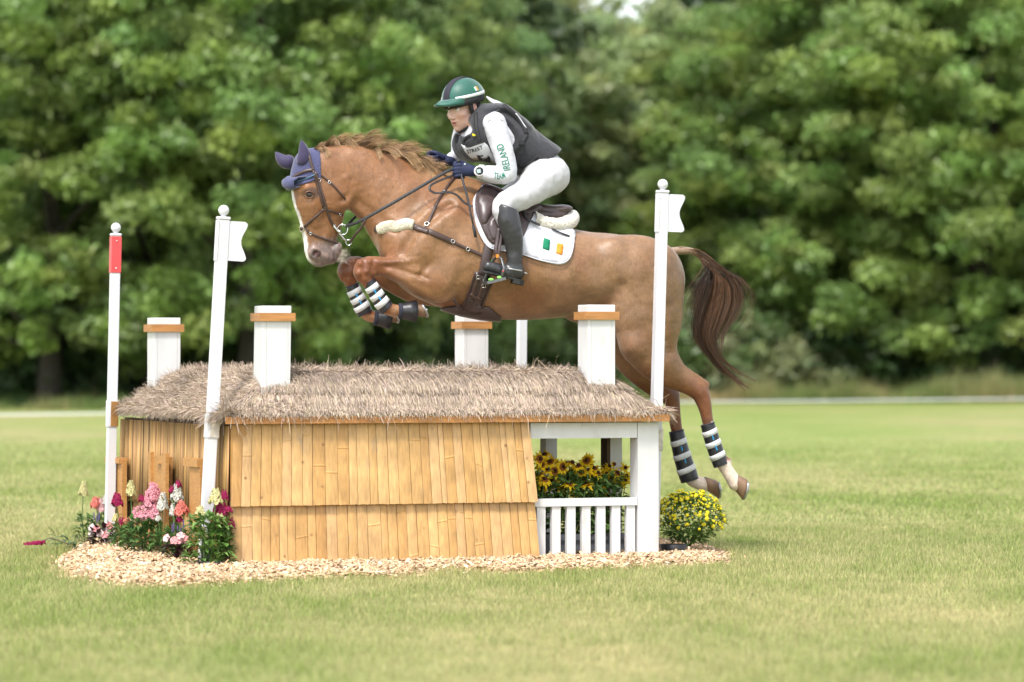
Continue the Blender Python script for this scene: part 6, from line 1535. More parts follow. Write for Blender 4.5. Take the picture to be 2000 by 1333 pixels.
# boots
M_rboot = mat('black_riding_boot', (.026, .026, .029), rough=.34, var=.2, scale=18, spec=.55, bump=.2, bscale=22, bdist=.01)
M_sole = mat('boot_sole', (.022, .022, .022), rough=.75, var=.25, scale=60)
def riding_boot(LEG, A, yo, s):
    g = SDF(axis(H(928, 450, yo).x, (H(1036, 450, yo).x, .005)), axis(min(yo - .1, yo + .1), (max(yo - .1, yo + .1), .0055)), axis(H(1000, 572).z, (H(1000, 392).z, .0055)))
    limb(g, [(A[0] - 14, A[1] - 100, yo + .008 * s * -1, 21.5), (A[0] - 10, A[1] - 80, yo, 22), (A[0] - 3, A[1] - 52, yo, 20.5), (A[0] + 1, A[1] - 24, yo, 16.5), (A[0] + 1, A[1], yo, 15), (A[0] + 3, A[1] + 14, yo, 14)], .01)
    limb(g, [(A[0] + 7, A[1] + 23, yo, 13), (A[0] - 10, A[1] + 22, yo, 13.5), (A[0] - 32, A[1] + 15, yo, 12.5), (A[0] - 50, A[1] + 9, yo, 10.5)], .03)
    g.half((.35, 0, .94), H(A[0] - 5, A[1] - 105, yo), .004)
    g.half((-.26, 0, -.965), H(A[0] - 20, A[1] + 31.5, yo), .004)
    V_, Q_ = g.mesh(2); V_ = disp(V_, Q_, .0022, 24, 2); b = kid('riding_boot', V_, Q_, M_rboot, rider, True)
    ol = [(A[0] - 62, A[1] + 9), (A[0] - 52, A[1] + 22.5), (A[0] - 20, A[1] + 31), (A[0] + 12, A[1] + 40), (A[0] + 20, A[1] + 36)]
    # sole seen edge on and a little from below: outline in the foot plane
    fx = (H(A[0] + 20, A[1] + 37.5, yo) - H(A[0] - 63, A[1] + 17, yo)); Lf = fx.length; fx.normalize(); base = H(A[0] - 63, A[1] + 17, yo); nn = Vector((0, 1, 0)).cross(fx).normalized(); nn = nn if nn.z < 0 else -nn
    prof = [(0, 0), (.02, .025), (.10, .044), (.22, .047), (.38, .040), (.55, .032), (.72, .036), (.88, .036), (.97, .022), (1, 0)]
    out = [(t, w) for t, w in prof] + [(t, -w) for t, w in prof[-2:0:-1]]; vs = []; 
    for dz in (-.002, .009): vs += [base + fx * (t * Lf) + Vector((0, 1, 0)) * w + nn * dz for t, w in out]
    k = len(out); fs = [tuple(range(k)), tuple(range(2 * k - 1, k - 1, -1))] + [(i, i + k, (i + 1) % k + k, (i + 1) % k) for i in range(k)]
    so = kid('sole', vs, fs, M_sole, b)
    vs = []
    for dz in (.0095, .028): vs += [base + fx * (t * Lf) + Vector((0, 1, 0)) * w + nn * dz for t, w in out if t > .7]
    idx = [(t, w) for t, w in out if t > .7]; k = len(idx); fs = [tuple(range(k)), tuple(range(2 * k - 1, k - 1, -1))] + [(i, i + k, (i + 1) % k + k, (i + 1) % k) for i in range(k)]
    kid('heel', vs, fs, M_sole, b)
    mb = MB(); r = .047
    mb.tube([H(A[0] + 18, A[1] + 20, yo), H(A[0] + 14, A[1] + 17, yo + .045 * s), H(A[0] - 4, A[1] + 14, yo + .05 * s), H(A[0] - 14, A[1] + 13, yo + .045 * s)], [.004, .005, .0045, .003], 8); mb.tube([H(A[0] + 18, A[1] + 20, yo), H(A[0] + 26, A[1] + 23, yo)], .0045, 8)
    mb.tube([H(A[0] + 18, A[1] + 20, yo), H(A[0] + 14, A[1] + 17, yo - .045 * s), H(A[0] - 4, A[1] + 14, yo - .05 * s)], [.004, .005, .0045], 8)
    kmb(mb, 'spur', M_steel, b, True)
    return b
riding_boot(LEG_N, AN_N, -.345, -1); riding_boot(LEG_F, AN_F, .345, 1)
# gloves: fist closed on the rein, five fingers
M_glove = mat('navy_glove', (.012, .018, .055), rough=.7, var=.2, scale=60, bump=.3, bscale=60, bdist=.004)
def glove(W, s, name):
    """W wrist pixel+offset; s = -1 near hand, +1 far hand; knuckles forward, thumb on top"""
    u, v, y = W; g = SDF(axis(H(u - 60, v, y).x - .02, (H(u + 8, v, y).x + .02, .0028)), axis(y - .07, (y + .08, .0032)), axis(H(u, v + 26).z, (H(u, v - 30).z, .0028)))
    yb_ = y + s * .004; yi = y - s * .034
    g.tube([hn(u + 2, v, y, 9.5, .031), hn(u - 6, v - 1, y, 10, .032), hn(u - 16, v - 3, yb_, 12, .026), hn(u - 28, v - 4, yb_, 13, .020), hn(u - 34, v - 4, yb_, 13, .018)], k=.008)
    for i, (dv, ln, r) in enumerate(((-12.5, 14, 3.5), (-5.5, 15.5, 3.7), (1.5, 15, 3.5), (8, 12, 3.1))):       # index .. little finger
        g.tube([hn(u - 33, v + dv - 1, yb_ + s * .008, r * 1.1), hn(u - 36 - ln * .45, v + dv, yb_ + s * .002, r), hn(u - 37 - ln * .55, v + dv + 2, yb_ - s * .022, r), hn(u - 33 - ln * .2, v + dv + 3.5, yi - s * .002, r * .95), hn(u - 26, v + dv + 3, yi, r * .85)], k=.003, dens=2)
    g.tube([hn(u - 15, v - 8, yi + s * .010, 4.6), hn(u - 26, v - 16, yi + s * .006, 4.3), hn(u - 37, v - 18.5, yb_ - s * .018, 3.9), hn(u - 44, v - 17, yb_ - s * .016, 3.3)], k=.004, dens=2)      # thumb
    V_, Q_ = g.mesh(1); return kid(name, V_, Q_, M_glove, rider, True)
glove(WR_N, -1, 'glove'); glove(WR_F, 1, 'glove')
mb = MB(); q = H(916, 319, -.235); mb.ball(H(908, 321, -.222), .006, 8, 6, scale=(1, .5, 1)); kmb(mb, 'glove_badge', mat('badge', (.5, .52, .58), rough=.5), rider, True)
# watch on the near wrist
M_wcase = mat('watch_case', (.70, .70, .72), rough=.3); M_lcd = mat('watch_screen', (.34, .42, .42), rough=.2, var=.05)
wc_ = H(936, 335, -.242); wdir = Vector((-.1, -1, .12)); wt = kmb(MB().lathe([(.030, -.004), (.031, .0), (.031, .009), (.026, .0115), (.024, .0115)], 24, wc_, wdir), 'watch', M_wcase, rider, True)
kmb(MB().lathe([(.0235, .0116), (.0235, .0126)], 24, wc_, wdir), 'watch_ring', M_black, wt); wd_ = wdir.normalized()
mb = MB(); o_ = wc_ + wd_ * .0132; a_ = Vector((.98, 0, .15)).normalized(); b_ = wd_.cross(a_); mb.add([o_ - a_ * .016 - b_ * .011, o_ + a_ * .016 - b_ * .011, o_ + a_ * .016 + b_ * .011, o_ - a_ * .016 + b_ * .011], [(0, 1, 2, 3)]); kmb(mb, 'watch_screen', M_lcd, wt)
mb = MB(); ax_ = (H(*WR_N) - H(*EL_N)).normalized(); mb.tube([H(940, 336, -.206) - ax_ * .014, H(940, 336, -.206) + ax_ * .014], [.042, .041], 16); kmb(mb, 'watch_strap', M_wcase, wt, True)
# helmet
M_silk = mat('green_silk', (.006, .085, .060), rough=.5, var=.12, scale=14, spec=.5, sheen=.3); M_stripe = mat('helmet_stripe', (.022, .02, .032), rough=.7, var=.2, scale=90)
M_shell = mat('helmet_velvet', (.022, .023, .026), rough=.85, var=.15, scale=60)
M_wband = mat('white_band', (.62, .63, .64), rough=.5, var=.03)
hel = empty('helmet', (0, 0, 0)); bpy.data.objects.remove(hel)
def dome(z0, z1, infl, nu=40, nv=12, a0=-math.pi, a1=math.pi, C=(-.012, 0, .045), rad=(.128, .104, .112)):
    vs = []; fs = []
    for i in range(nv + 1):
        z = z0 + (z1 - z0) * i / nv; q = math.sqrt(max(0, 1 - (z / rad[2]) ** 2))
        for j in range(nu + 1):
            a = a0 + (a1 - a0) * j / nu; vs.append(K(C[0] + math.cos(a) * (rad[0] + infl) * q, math.sin(a) * (rad[1] + infl) * q, C[2] + z * (1 + infl / rad[2])))
    for i in range(nv):
        for j in range(nu): fs.append((i * (nu + 1) + j, i * (nu + 1) + j + 1, (i + 1) * (nu + 1) + j + 1, (i + 1) * (nu + 1) + j))
    return vs, fs
def shell(name, mt, par, *a, thick=.004, **k):
    vs, fs = dome(*a, **k); o = kid(name, vs, fs, mt, par, True); sm = o.modifiers.new('solid', 'SOLIDIFY'); sm.thickness = thick; sm.offset = -1; return o
helmet = shell('helmet', M_shell, rider, -.030, .1119, 0.0, thick=.012)
shell('silk_cover', M_silk, helmet, .004, .1119, .004, thick=.003)
shell('white_band', M_wband, helmet, .008, .024, .0055, thick=.002, a0=.55, a1=2 * math.pi - .55, nv=2)
for a in (0,):
    vs = []; fs = []
    for i in range(25):
        t = math.pi * (.02 + .96 * i / 24) ; 
        for dy in (-.024, -.012, 0, .012, .024):
            cx_ = math.cos(t); sz = math.sin(t); q = math.sqrt(max(0, 1 - (dy / .108) ** 2)); vs.append(K(-.012 + cx_ * (.1335) * q, dy, .045 + sz * .1165 * q + .0035))
    for i in range(24):
        for j in range(4): fs.append((i * 5 + j, i * 5 + j + 1, i * 5 + 6 + j, i * 5 + 5 + j))
    kid('centre_stripe', vs, fs, M_stripe, helmet, True)
# brow rim below the cover and peak
def rimline(name, mt, z0, z1, infl, a0, a1, dip):
    vs = []; fs = []; n = 30
    for i in range(n + 1):
        a = a0 + (a1 - a0) * i / n
        for z in (z0 - dip * max(0, math.cos(a)), z1):
            q = math.sqrt(max(0, 1 - (max(z, -.02) / .112) ** 2)); vs.append(K(-.012 + math.cos(a) * (.128 + infl) * q, math.sin(a) * (.104 + infl) * q, .045 + z))
    for i in range(n): fs.append((2 * i, 2 * i + 2, 2 * i + 3, 2 * i + 1))
    o = kid(name, vs, fs, mt, helmet, True); sm = o.modifiers.new('solid', 'SOLIDIFY'); sm.thickness = .008; return o
rimline('brow_rim', M_shell, -.027, .012, .004, -1.7, 1.7, .010)
vs = []; fs = []; n = 20
for i in range(n + 1):
    a = -1.15 + 2.3 * i / n; e = math.cos(a / 1.15 * math.pi / 2) ** .6
    for f in (0, .35, .7, 1):
        x = -.012 + math.cos(a) * .130 + f * e * .082; y = math.sin(a) * (.107 - .012 * f); z = .045 + .012 + f * e * .010 - .030 * f * abs(math.sin(a)) - .012 * f * f + .006 * (1 - f); vs.append(K(x, y, z))
for i in range(n):
    for j in range(3): fs.append((i * 4 + j, i * 4 + j + 1, i * 4 + 5 + j, i * 4 + 4 + j))
pk = kid('peak', vs, fs, M_silk, helmet, True); sm = pk.modifiers.new('solid', 'SOLIDIFY'); sm.thickness = .012
# little flag badge on the near side
def on_dome(a, z, infl=.0065): q = math.sqrt(1 - (z / .112) ** 2); return K(-.012 + math.cos(a) * (.128 + infl) * q, math.sin(a) * (.104 + infl) * q, .045 + z)
for k_, m_ in enumerate((M_green, M_wband, M_orange)):
    a0 = 1.50 + k_ * .10; vs = [on_dome(a0, .036), on_dome(a0 + .10, .036), on_dome(a0 + .10, .058), on_dome(a0, .058)]; kid('flag_badge', vs, [(0, 1, 2, 3)], m_, helmet)
kmb(MB().ball(K(.118, .012, .020), .006, 8, 6, scale=(1, 1, .7)), 'brow_badge', M_steel, helmet, True)
# harness
for s in (1, -1):
    mb = MB()
    mb.tube([K(.028, s * .093, .026), K(.024, s * .087, -.01), K(.014, s * .079, -.042), K(.022, s * .067, -.085), K(.045, s * .048, -.113), K(.060, s * .015, -.128), K(.062, 0, -.130)], [.013, .013, .011, .009, .008, .009, .009], 8, flat=.45); kmb(mb, 'chin_strap', M_black, helmet, True)
    mb = MB(); mb.tube([K(-.045, s * .088, .015), K(-.02, s * .087, -.025), K(.012, s * .080, -.042)], [.008, .008, .009], 8, flat=.5); kmb(mb, 'rear_strap', M_black, helmet, True)
    kmb(MB().ball(K(.018, s * .078, -.055), .011, 8, 6, scale=(1, .6, 1.4)), 'strap_clip', M_black, helmet, True)

# ------------------------------------------------------------------ whip and stirrups
wp = root_h('riding_whip', 902, 340, -.2, "thin black riding whip held down in the rider's near hand", 'whip')
mb = MB(); mb.tube([H(896, 316, -.20), H(899, 334, -.205), H(902, 346, -.222), H(912, 382, -.262), H(920, 420, -.30), H(926, 448, -.315)], [.006, .007, .007, .0065, .0055, .005], 8); kmb(mb, 'shaft', M_blackl, wp, True)
mb = MB(); mb.tube([H(924, 440, -.313), H(927, 452, -.318), H(929, 464, -.322)], [.008, .010, .008], 8, flat=.5); kmb(mb, 'flapper', M_black, wp, True)
kmb(MB().ball(H(896, 315, -.20), .011, 10, 7, scale=(1, 1, .7)), 'knob', M_blackl, wp, True)
M_iron = mat('stirrup_metal', (.16, .165, .165), rough=.4, metal=.6, var=.1); M_pegs = mat('green_grip', (.22, .62, .10), rough=.5)
for s, yo in ((-1, -.345), (1, .345)):
    st = root_h('stirrup', 965, 525, yo, 'grey stirrup iron with green grips under the near boot' if s < 0 else 'stirrup iron on the far side of the horse', 'stirrup')
    o1, i1 = yo + s * .062, yo - s * .062
    mb = MB(); mb.tube([H(946, 547, i1), H(957, 524, i1), H(964, 508, yo - s * .04), H(972, 500, yo), H(980, 506, yo + s * .04), H(985, 524, o1), H(980, 541, o1)], [.010, .009, .008, .009, .009, .010, .011], 8, flat=.6); kmb(mb, 'arch', M_iron, st, True)
    mb = MB(); pts = [H(946, 549, yo), H(982, 540, yo)]; fx = (pts[1] - pts[0]).normalized(); up_v = Vector((0, 1, 0)).cross(fx)
    if up_v.z < 0: up_v = -up_v
    c8 = [];
    for dz in (-.022, -.006):
        for a, b in ((pts[0], -.07), (pts[1], -.07), (pts[1], .07), (pts[0], .07)): c8.append(a + Vector((0, 1, 0)) * b + up_v * dz)
    mb.hexa(c8); tr_ = kmb(mb, 'tread', M_iron, st)
    for t in (.25, .72):
        mb = MB(); mb.ball(pts[0].lerp(pts[1], t) + Vector((0, -.058, 0)) + up_v * -.001, .013, 10, 7, scale=(1.3, .8, .7)); kmb(mb, 'grip', M_pegs, tr_, True)
    kmb(MB().ball(H(983, 530, o1 + s * .010), .005, 8, 6), 'red_dot', M_red if 'M_red' in globals() else M_pegs, st, True)
    for du in (0, 6):
        q = [H(974 + du, 446, yo + .02 * -s), H(971 + du, 470, yo + .012 * -s), H(968 + du, 488, yo), H(971 + du * .3, 500, yo)]; pp = [Vector(p) for p in catmull(q, 4)]; vs, fs = ribbon3(pp, [Vector((-.5, s, 0))] * len(pp), .022, .004); kid('stirrup_leather', vs, fs, M_saddle, st, True)
    kmb(MB().box(*(lambda c: (c.x - .008, c.x + .014, c.y - .006, c.y + .006, c.z - .012, c.z + .012))(H(957, 512, i1))), 'green_tab', M_pegs, st)
    kmb(MB().box(*(lambda c: (c.x - .007, c.x + .009, c.y - .01, c.y + .006, c.z - .008, c.z + .010))(H(971, 501, yo + s * .01))), 'orange_tab', M_orange, st)
# ------------------------------------------------------------------ flowers round the jump
M_leafg = mat('plant_leaf', (1, 1, 1), rough=.5, var=.15, scale=30, attr=True, spec=.35, trans=.25)
M_petal = mat('petal', (1, 1, 1), rough=.6, var=.10, scale=60, attr=True, spec=.25, trans=.25)
M_stem = mat('stem', (.12, .20, .05), rough=.6, var=.2, scale=40)
M_pot = mat('black_pot', (.02, .02, .022), rough=.55, var=.2); M_trough = mat('grey_trough', (.13, .14, .16), rough=.55, var=.12, scale=12)
FC = {'white': (.66, .66, .60), 'cream': (.66, .62, .32), 'pink': (.72, .33, .39), 'crimson': (.36, .02, .10), 'coral': (.70, .22, .18), 'pale pink': (.80, .50, .52)}
def leaf(mb, base, d, L, w, col, droop=.3):
    d = Vector(d).normalized(); s = d.cross(Vector((0, 0, 1))); s = s.normalized() if s.length > .05 else Vector((1, 0, 0)); n = s.cross(d)
    p1 = base + d * L * .45 + n * L * .06; p2 = base + d * L - Vector((0, 0, 1)) * L * droop
    mb.add([base, p1 + s * w, p1 - n * w * .35, p1 - s * w, p2], [(0, 2, 1), (0, 3, 2), (1, 2, 4), (2, 3, 4)], col)
def blossom(mb, c, r, col, rg, d):                     # ruffled snapdragon bloom: folded petals round a puffed throat
    d = Vector(d).normalized(); s = Matrix.Rotation(rg.uniform(0, 6.28), 3, d) @ d.orthogonal().normalized(); t = d.cross(s)
    for k in range(6):
        a = k * 1.047 + rg.normal(0, .2); v = s * math.cos(a) + t * math.sin(a); w = d.cross(v); L = r * rg.uniform(.85, 1.35); q = rg.uniform(.78, 1.18); cc = tuple(min(1, x * q) for x in col); e = d * r * rg.uniform(-.1, .7)
        mb.add([c - d * r * .3, c + v * L * .55 - w * L * .5 + d * r * .45, c + v * L * .6 + d * r * rg.uniform(.3, .7), c + v * L * .55 + w * L * .5 + d * r * .45, c + v * L - w * L * .35 + e, c + v * L + w * L * .35 + e], [(0, 2, 1), (0, 3, 2), (1, 2, 5, 4), (2, 3, 5)], cc)
    mb.ball(c + d * r * .2, r * .5, 5, 4, tuple(min(1, x * .92) for x in col))
def spike(mb, base, top, r0, col, rg, dens=1.0):
    ax = top - base; n = max(12, int(ax.length / r0 * 10 * dens))
    for i in range(n):
        t = (i + .5) / n; a = i * 2.4 + rg.uniform(-.3, .3); rr = r0 * (1.08 - .62 * t); d = Vector((math.cos(a), math.sin(a), .2)); blossom(mb, base + ax * t + d * rr * .68, rr * .43, col, rg, d)
def foliage(mb, c, h, r, n, rg, cols, L=.05, w=.010, up=.5):
    for i in range(n):
        a = rg.uniform(0, 6.28); z = h * rg.random() ** .8; q = r * math.sqrt(rg.random()) * (1 - .35 * z / h); p = c + Vector((math.cos(a) * q, math.sin(a) * q, z)); col = np.array(cols[rg.integers(len(cols))]) * rg.uniform(.7, 1.3)
        leaf(mb, p, (math.cos(a) + rg.normal(0, .5), math.sin(a) + rg.normal(0, .5), up + rg.normal(0, .35)), L * rg.uniform(.7, 1.3), w * rg.uniform(.7, 1.3), tuple(col), rg.uniform(0, .4))
GREENS = [(.08, .165, .04), (.11, .21, .05), (.14, .24, .07), (.09, .18, .06)]
rgp = np.random.default_rng(77)
def snapdragon(label, base_uv, d, spikes, bush=(.05, .12, 60), leafcols=GREENS, name='snapdragon'):
    """spikes: list of (u_top, v_top, v_lowest_bloom, colour, bloom radius)"""
    b = P(base_uv[0], base_uv[1], d); z0 = float(bed_h(b.x, b.y)); b = Vector((b.x, b.y, z0)); o = empty(name, b); tag(o, label, 'flower', 'snapdragons in the bed left of the house')
    st = MB(); lf = MB()
    if bush: foliage(lf, Vector((0, 0, .01)), bush[1], bush[0] * 1.15, int(bush[2] * 1.7), rgp, leafcols, .055, .0135)
    for (u, v, vb, col, r) in spikes:
        top = P(u, v, d) - b; low = P(u + rgp.normal(0, .8), vb, d) - b; foot = Vector((top.x * .25 + rgp.normal(0, .008), rgp.normal(0, .02), -.01))
        mid = foot.lerp(low, .55) + Vector((rgp.normal(0, .008), rgp.normal(0, .01), 0))
        st.tube([foot, mid, low, top], [.0042, .0038, .003, .0018], 6)
        for i in range(12):
            t = rgp.uniform(.1, .98); p = foot.lerp(mid, t * 2) if t < .5 else mid.lerp(low, t * 2 - 1); a = rgp.uniform(0, 6.28)
            leaf(lf, p, (math.cos(a), math.sin(a), .5), rgp.uniform(.03, .055), .007, tuple(np.array(leafcols[rgp.integers(len(leafcols))]) * rgp.uniform(.8, 1.3)))
        fm = MB(); spike(fm, low, top, r * 1.35, FC[col], rgp, 1.15); fm.build('flower_spike', M_petal, o)['kind'] = 'stuff'
    st.build('stem', M_stem, o, True); lf.build('leaves', M_leafg, o)
    return o
S = snapdragon
S('tall cream snapdragon standing alone at the far left of the flower bed', (162, 1062), 22.3, [(164, 941, 968, 'cream', .024), ], (.045, .16, 36), [(.12, .19, .06), (.10, .17, .05)])
S('coral and pink snapdragon just left of the red-banded pole', (190, 1058), 22.2, [(188, 972, 992, 'coral', .03), (197, 974, 1000, 'pale pink', .022), (206, 968, 985, 'white', .018)], (.06, .15, 60))
S('dark crimson snapdragon just right of the red-banded pole', (232, 1060), 21.3, [(228, 965, 988, 'crimson', .028), (237, 1012, 1024, 'crimson', .02)], (.05, .13, 50))
S('tall cream snapdragon between the dark crimson and the large pink one', (254, 1056), 21.2, [(255, 940, 968, 'cream', .024), (226, 1004, 1018, 'cream', .016), (249, 1012, 1022, 'coral', .022)], (.05, .10, 40))
S('large bushy pink snapdragon in the middle of the bed', (285, 1066), 20.7, [(299, 945, 976, 'pink', .036), (292, 958, 990, 'pink', .032), (306, 978, 1004, 'pink', .034), (283, 985, 1018, 'pink', .040), (268, 992, 1020, 'pink', .034), (297, 988, 1014, 'pink', .034), (277, 968, 980, 'crimson', .018)], (.12, .19, 230), [(.08, .17, .04), (.10, .20, .05), (.09, .18, .06)])
S('white snapdragon against the pink one, shorter of the two white spikes', (317, 1064), 20.5, [(318, 964, 996, 'white', .026), (309, 1008, 1018, 'white', .016)], (.05, .12, 40))
S('tall white snapdragon with a crimson tip behind it, by the split timber', (345, 1066), 20.25, [(346, 947, 978, 'white', .028), (348, 939, 952, 'crimson', .016), (338, 984, 1008, 'white', .018), (336, 950, 962, 'crimson', .016)], (.06, .15, 70))
S('coral snapdragon below the tall white spike', (354, 1070), 20.15, [(354, 980, 1006, 'coral', .030), (360, 988, 1000, 'coral', .022), (350, 1010, 1020, 'crimson', .018)], (.06, .13, 60))
S('crimson and coral snapdragon beside the near corner of the bamboo wall', (432, 1096), 19.55, [(431, 980, 1006, 'crimson', .034), (438, 958, 976, 'crimson', .018), (450, 1013, 1028, 'crimson', .020), (418, 1003, 1020, 'coral', .022), (444, 990, 1000, 'crimson', .022)], (.07, .18, 120))
S('pale cream snapdragon at the foot of the leaning white-flag pole', (408, 1100), 19.5, [(421, 956, 984, 'cream', .030), (391, 990, 1008, 'cream', .024), (429, 1004, 1020, 'cream', .024), (399, 1042, 1052, 'cream', .022), (380, 1036, 1048, 'cream', .020), (396, 1030, 1036, 'cream', .014)], (.12, .26, 260), [(.11, .22, .045), (.14, .26, .06), (.16, .28, .07)])
# fallen snapdragon lying on the grass
b = G(112, 1080); fo = empty('fallen_snapdragon', b); tag(fo, 'broken crimson snapdragon lying on the grass at the left end of the chips', 'flower')
st = MB(); a = P(63, 1079, 21.3) - b; e = P(135, 1076, 21.3) - b; a.z = .05; e.z = .05; st.tube([e, (a + e) / 2 + Vector((0, 0, .04)), a], [.004, .0035, .0025], 6); st.build('stem', mat('dull_stem', (.13, .10, .08), rough=.7), fo, True)
fm = MB(); spike(fm, a + Vector((.05, 0, .006)), a - Vector((.045, 0, 0)), .030, FC['crimson'], rgp, 1.2); fm.build('flower_spike', M_petal, fo)['kind'] = 'stuff'; fm = MB(); blossom(fm, P(97, 1100, 20.7) - b + Vector((0, 0, .01)), .018, FC['crimson'], rgp, (0, -1, .2)); fm.build('fallen_bloom', M_petal, fo)
lf = MB(); foliage(lf, e + Vector((-.02, 0, -.04)), .09, .09, 36, rgp, [(.13, .19, .09), (.10, .16, .07)], .075, .014, .1); lf.build('leaves', M_leafg, fo)
# dark-leaved impatiens
def impatiens(label, uv, d, cols, n):
    b = P(*uv, d); b = Vector((b.x, b.y, float(bed_h(b.x, b.y)))); o = empty('busy_lizzie', b); tag(o, label, 'flower', 'dark-leaved bedding plants')
    lf = MB(); foliage(lf, Vector((0, 0, .0)), .11, .085, 90, rgp, [(.035, .018, .022), (.05, .05, .03), (.06, .02, .03)], .07, .015, .35); lf.build('leaves', M_leafg, o)
    for i in range(n):
        a = rgp.uniform(3.4, 6.0); c = Vector((math.cos(a) * .075, math.sin(a) * .07, rgp.uniform(.07, .14))); fm = MB(); col = cols[i % len(cols)]; d_ = Vector((c.x, c.y - .06, .05)).normalized(); s = d_.orthogonal().normalized(); t = d_.cross(s)
        for k in range(5):
            q = k * 1.257; v = s * math.cos(q) + t * math.sin(q); w = d_.cross(v); fm.add([c, c + v * .018 + w * .012 + d_ * .004, c + v * .026, c + v * .018 - w * .012 + d_ * .004], [(0, 1, 2, 3)], col)
        fm.build('bloom', M_petal, o)
impatiens('dark-leaved plant with pale pink blooms below the red-banded pole', (202, 1064), 21.6, [(.80, .62, .62), (.78, .30, .32)], 7)
impatiens('dark-leaved plant with pink blooms in front of the tall white snapdragon', (350, 1080), 20.0, [(.78, .35, .36), (.80, .55, .55)], 7)
# lavender sprigs
for lab, uv, d in (('thin lavender sprigs behind the dark-leaved plant by the right pole', (362, 1064), 20.1), ('thin lavender sprigs beside the red-banded pole', (212, 1056), 21.9)):
    b = P(*uv, d); b = Vector((b.x, b.y, float(bed_h(b.x, b.y)))); o = empty('lavender', b); tag(o, lab, 'flower', 'lavender sprigs in the bed'); st = MB(); fl = MB()
    for i in range(16):
        t = Vector((rgp.normal(0, .05), rgp.normal(0, .03), rgp.uniform(.12, .22))); st.tube([Vector((t.x * .2, t.y * .2, 0)), t], [.0018, .0012], 4)
        for k in range(6): fl.ball(t - Vector((t.x * .1, 0, k * .008)), .0045, 5, 4, (.16, .12, .30))
    st.build('stem', MATS['dull_stem'], o); fl.build('flower_spike', M_petal, o)['kind'] = 'stuff'

# low black pot tray at the corner clump
b = P(415, 1104, 19.45); o = MB(); o.lathe([(.075, 0), (.085, .035), (.078, .035), (.07, .01)], 24, (0, 0, 0)); t = o.build('plant_tray', M_pot, None, True, Vector((b.x, b.y, float(bed_h(b.x, b.y)) - .008))); tag(t, 'low dark plant tray under the cream snapdragon by the bamboo corner', 'plant tray')
# ------------------------------------------------------------------ rudbeckias in a trough behind the porch railing
def w2(x, y, z): return HA + E1 * x + E2 * y + Vector((0, 0, z))
tro = empty('planting_trough', w2(PAN + .36, .30, 0), TH); tag(tro, 'long grey plastic planting trough behind the white railing', 'planter')
mb = MB(); mb.box(-.30, .30, -.10, .10, .02, .135); mb.build('trough_body', M_trough, tro); mb = MB()
for (x0, x1, y0, y1) in ((-.315, .315, -.112, -.098), (-.315, .315, .098, .112), (-.315, -.301, -.0975, .0975), (.301, .315, -.0975, .0975)): mb.box(x0, x1, y0, y1, .115, .15)
mb.build('trough_rim', M_trough, tro); mb = MB(); mb.box(-.29, .29, -.09, .09, .0, .02); mb.build('trough_base', M_pot, tro); mb = MB(); mb.box(-.30, .30, -.097, .097, .1352, .142); mb.build('soil', mat('soil', (.035, .025, .018), rough=.95, var=.4, scale=50), tro)
Y_P, B_P, D_P = (.82, .56, .015), (.30, .10, .012), (.05, .018, .010)
heads = [(1063, 888, 1), (1058, 908, 1), (1075, 902, 1), (1100, 912, 1), (1118, 904, 1), (1130, 910, 1), (1146, 900, 1), (1153, 906, 1), (1150, 918, 0), (1118, 922, 1), (1108, 906, 1), (1134, 922, 1), (1052, 926, 1), (1064, 936, 1), (1084, 920, 1), (1098, 934, 1), (1122, 936, 1), (1140, 932, 1),
         (1163, 934, 2), (1176, 930, 0), (1190, 912, 3), (1199, 907, 4), (1221, 914, 0), (1224, 930, 0), (1206, 924, 2), (1198, 933, 2), (1185, 925, 0), (1062, 952, 1), (1097, 952, 0), (1128, 954, 2), (1071, 966, 5), (1125, 966, 5), (1167, 962, 5), (1102, 978, 0), (1188, 968, 0), (1222, 940, 5), (1051, 945, 1), (1078, 942, 1), (1160, 915, 1), (1070, 918, 1), (1091, 926, 1), (1110, 928, 1), (1145, 944, 1), (1092, 906, 1), (1168, 924, 1), (1212, 938, 0), (1055, 897, 1), (1138, 908, 1), (1112, 945, 1), (1180, 945, 0)]
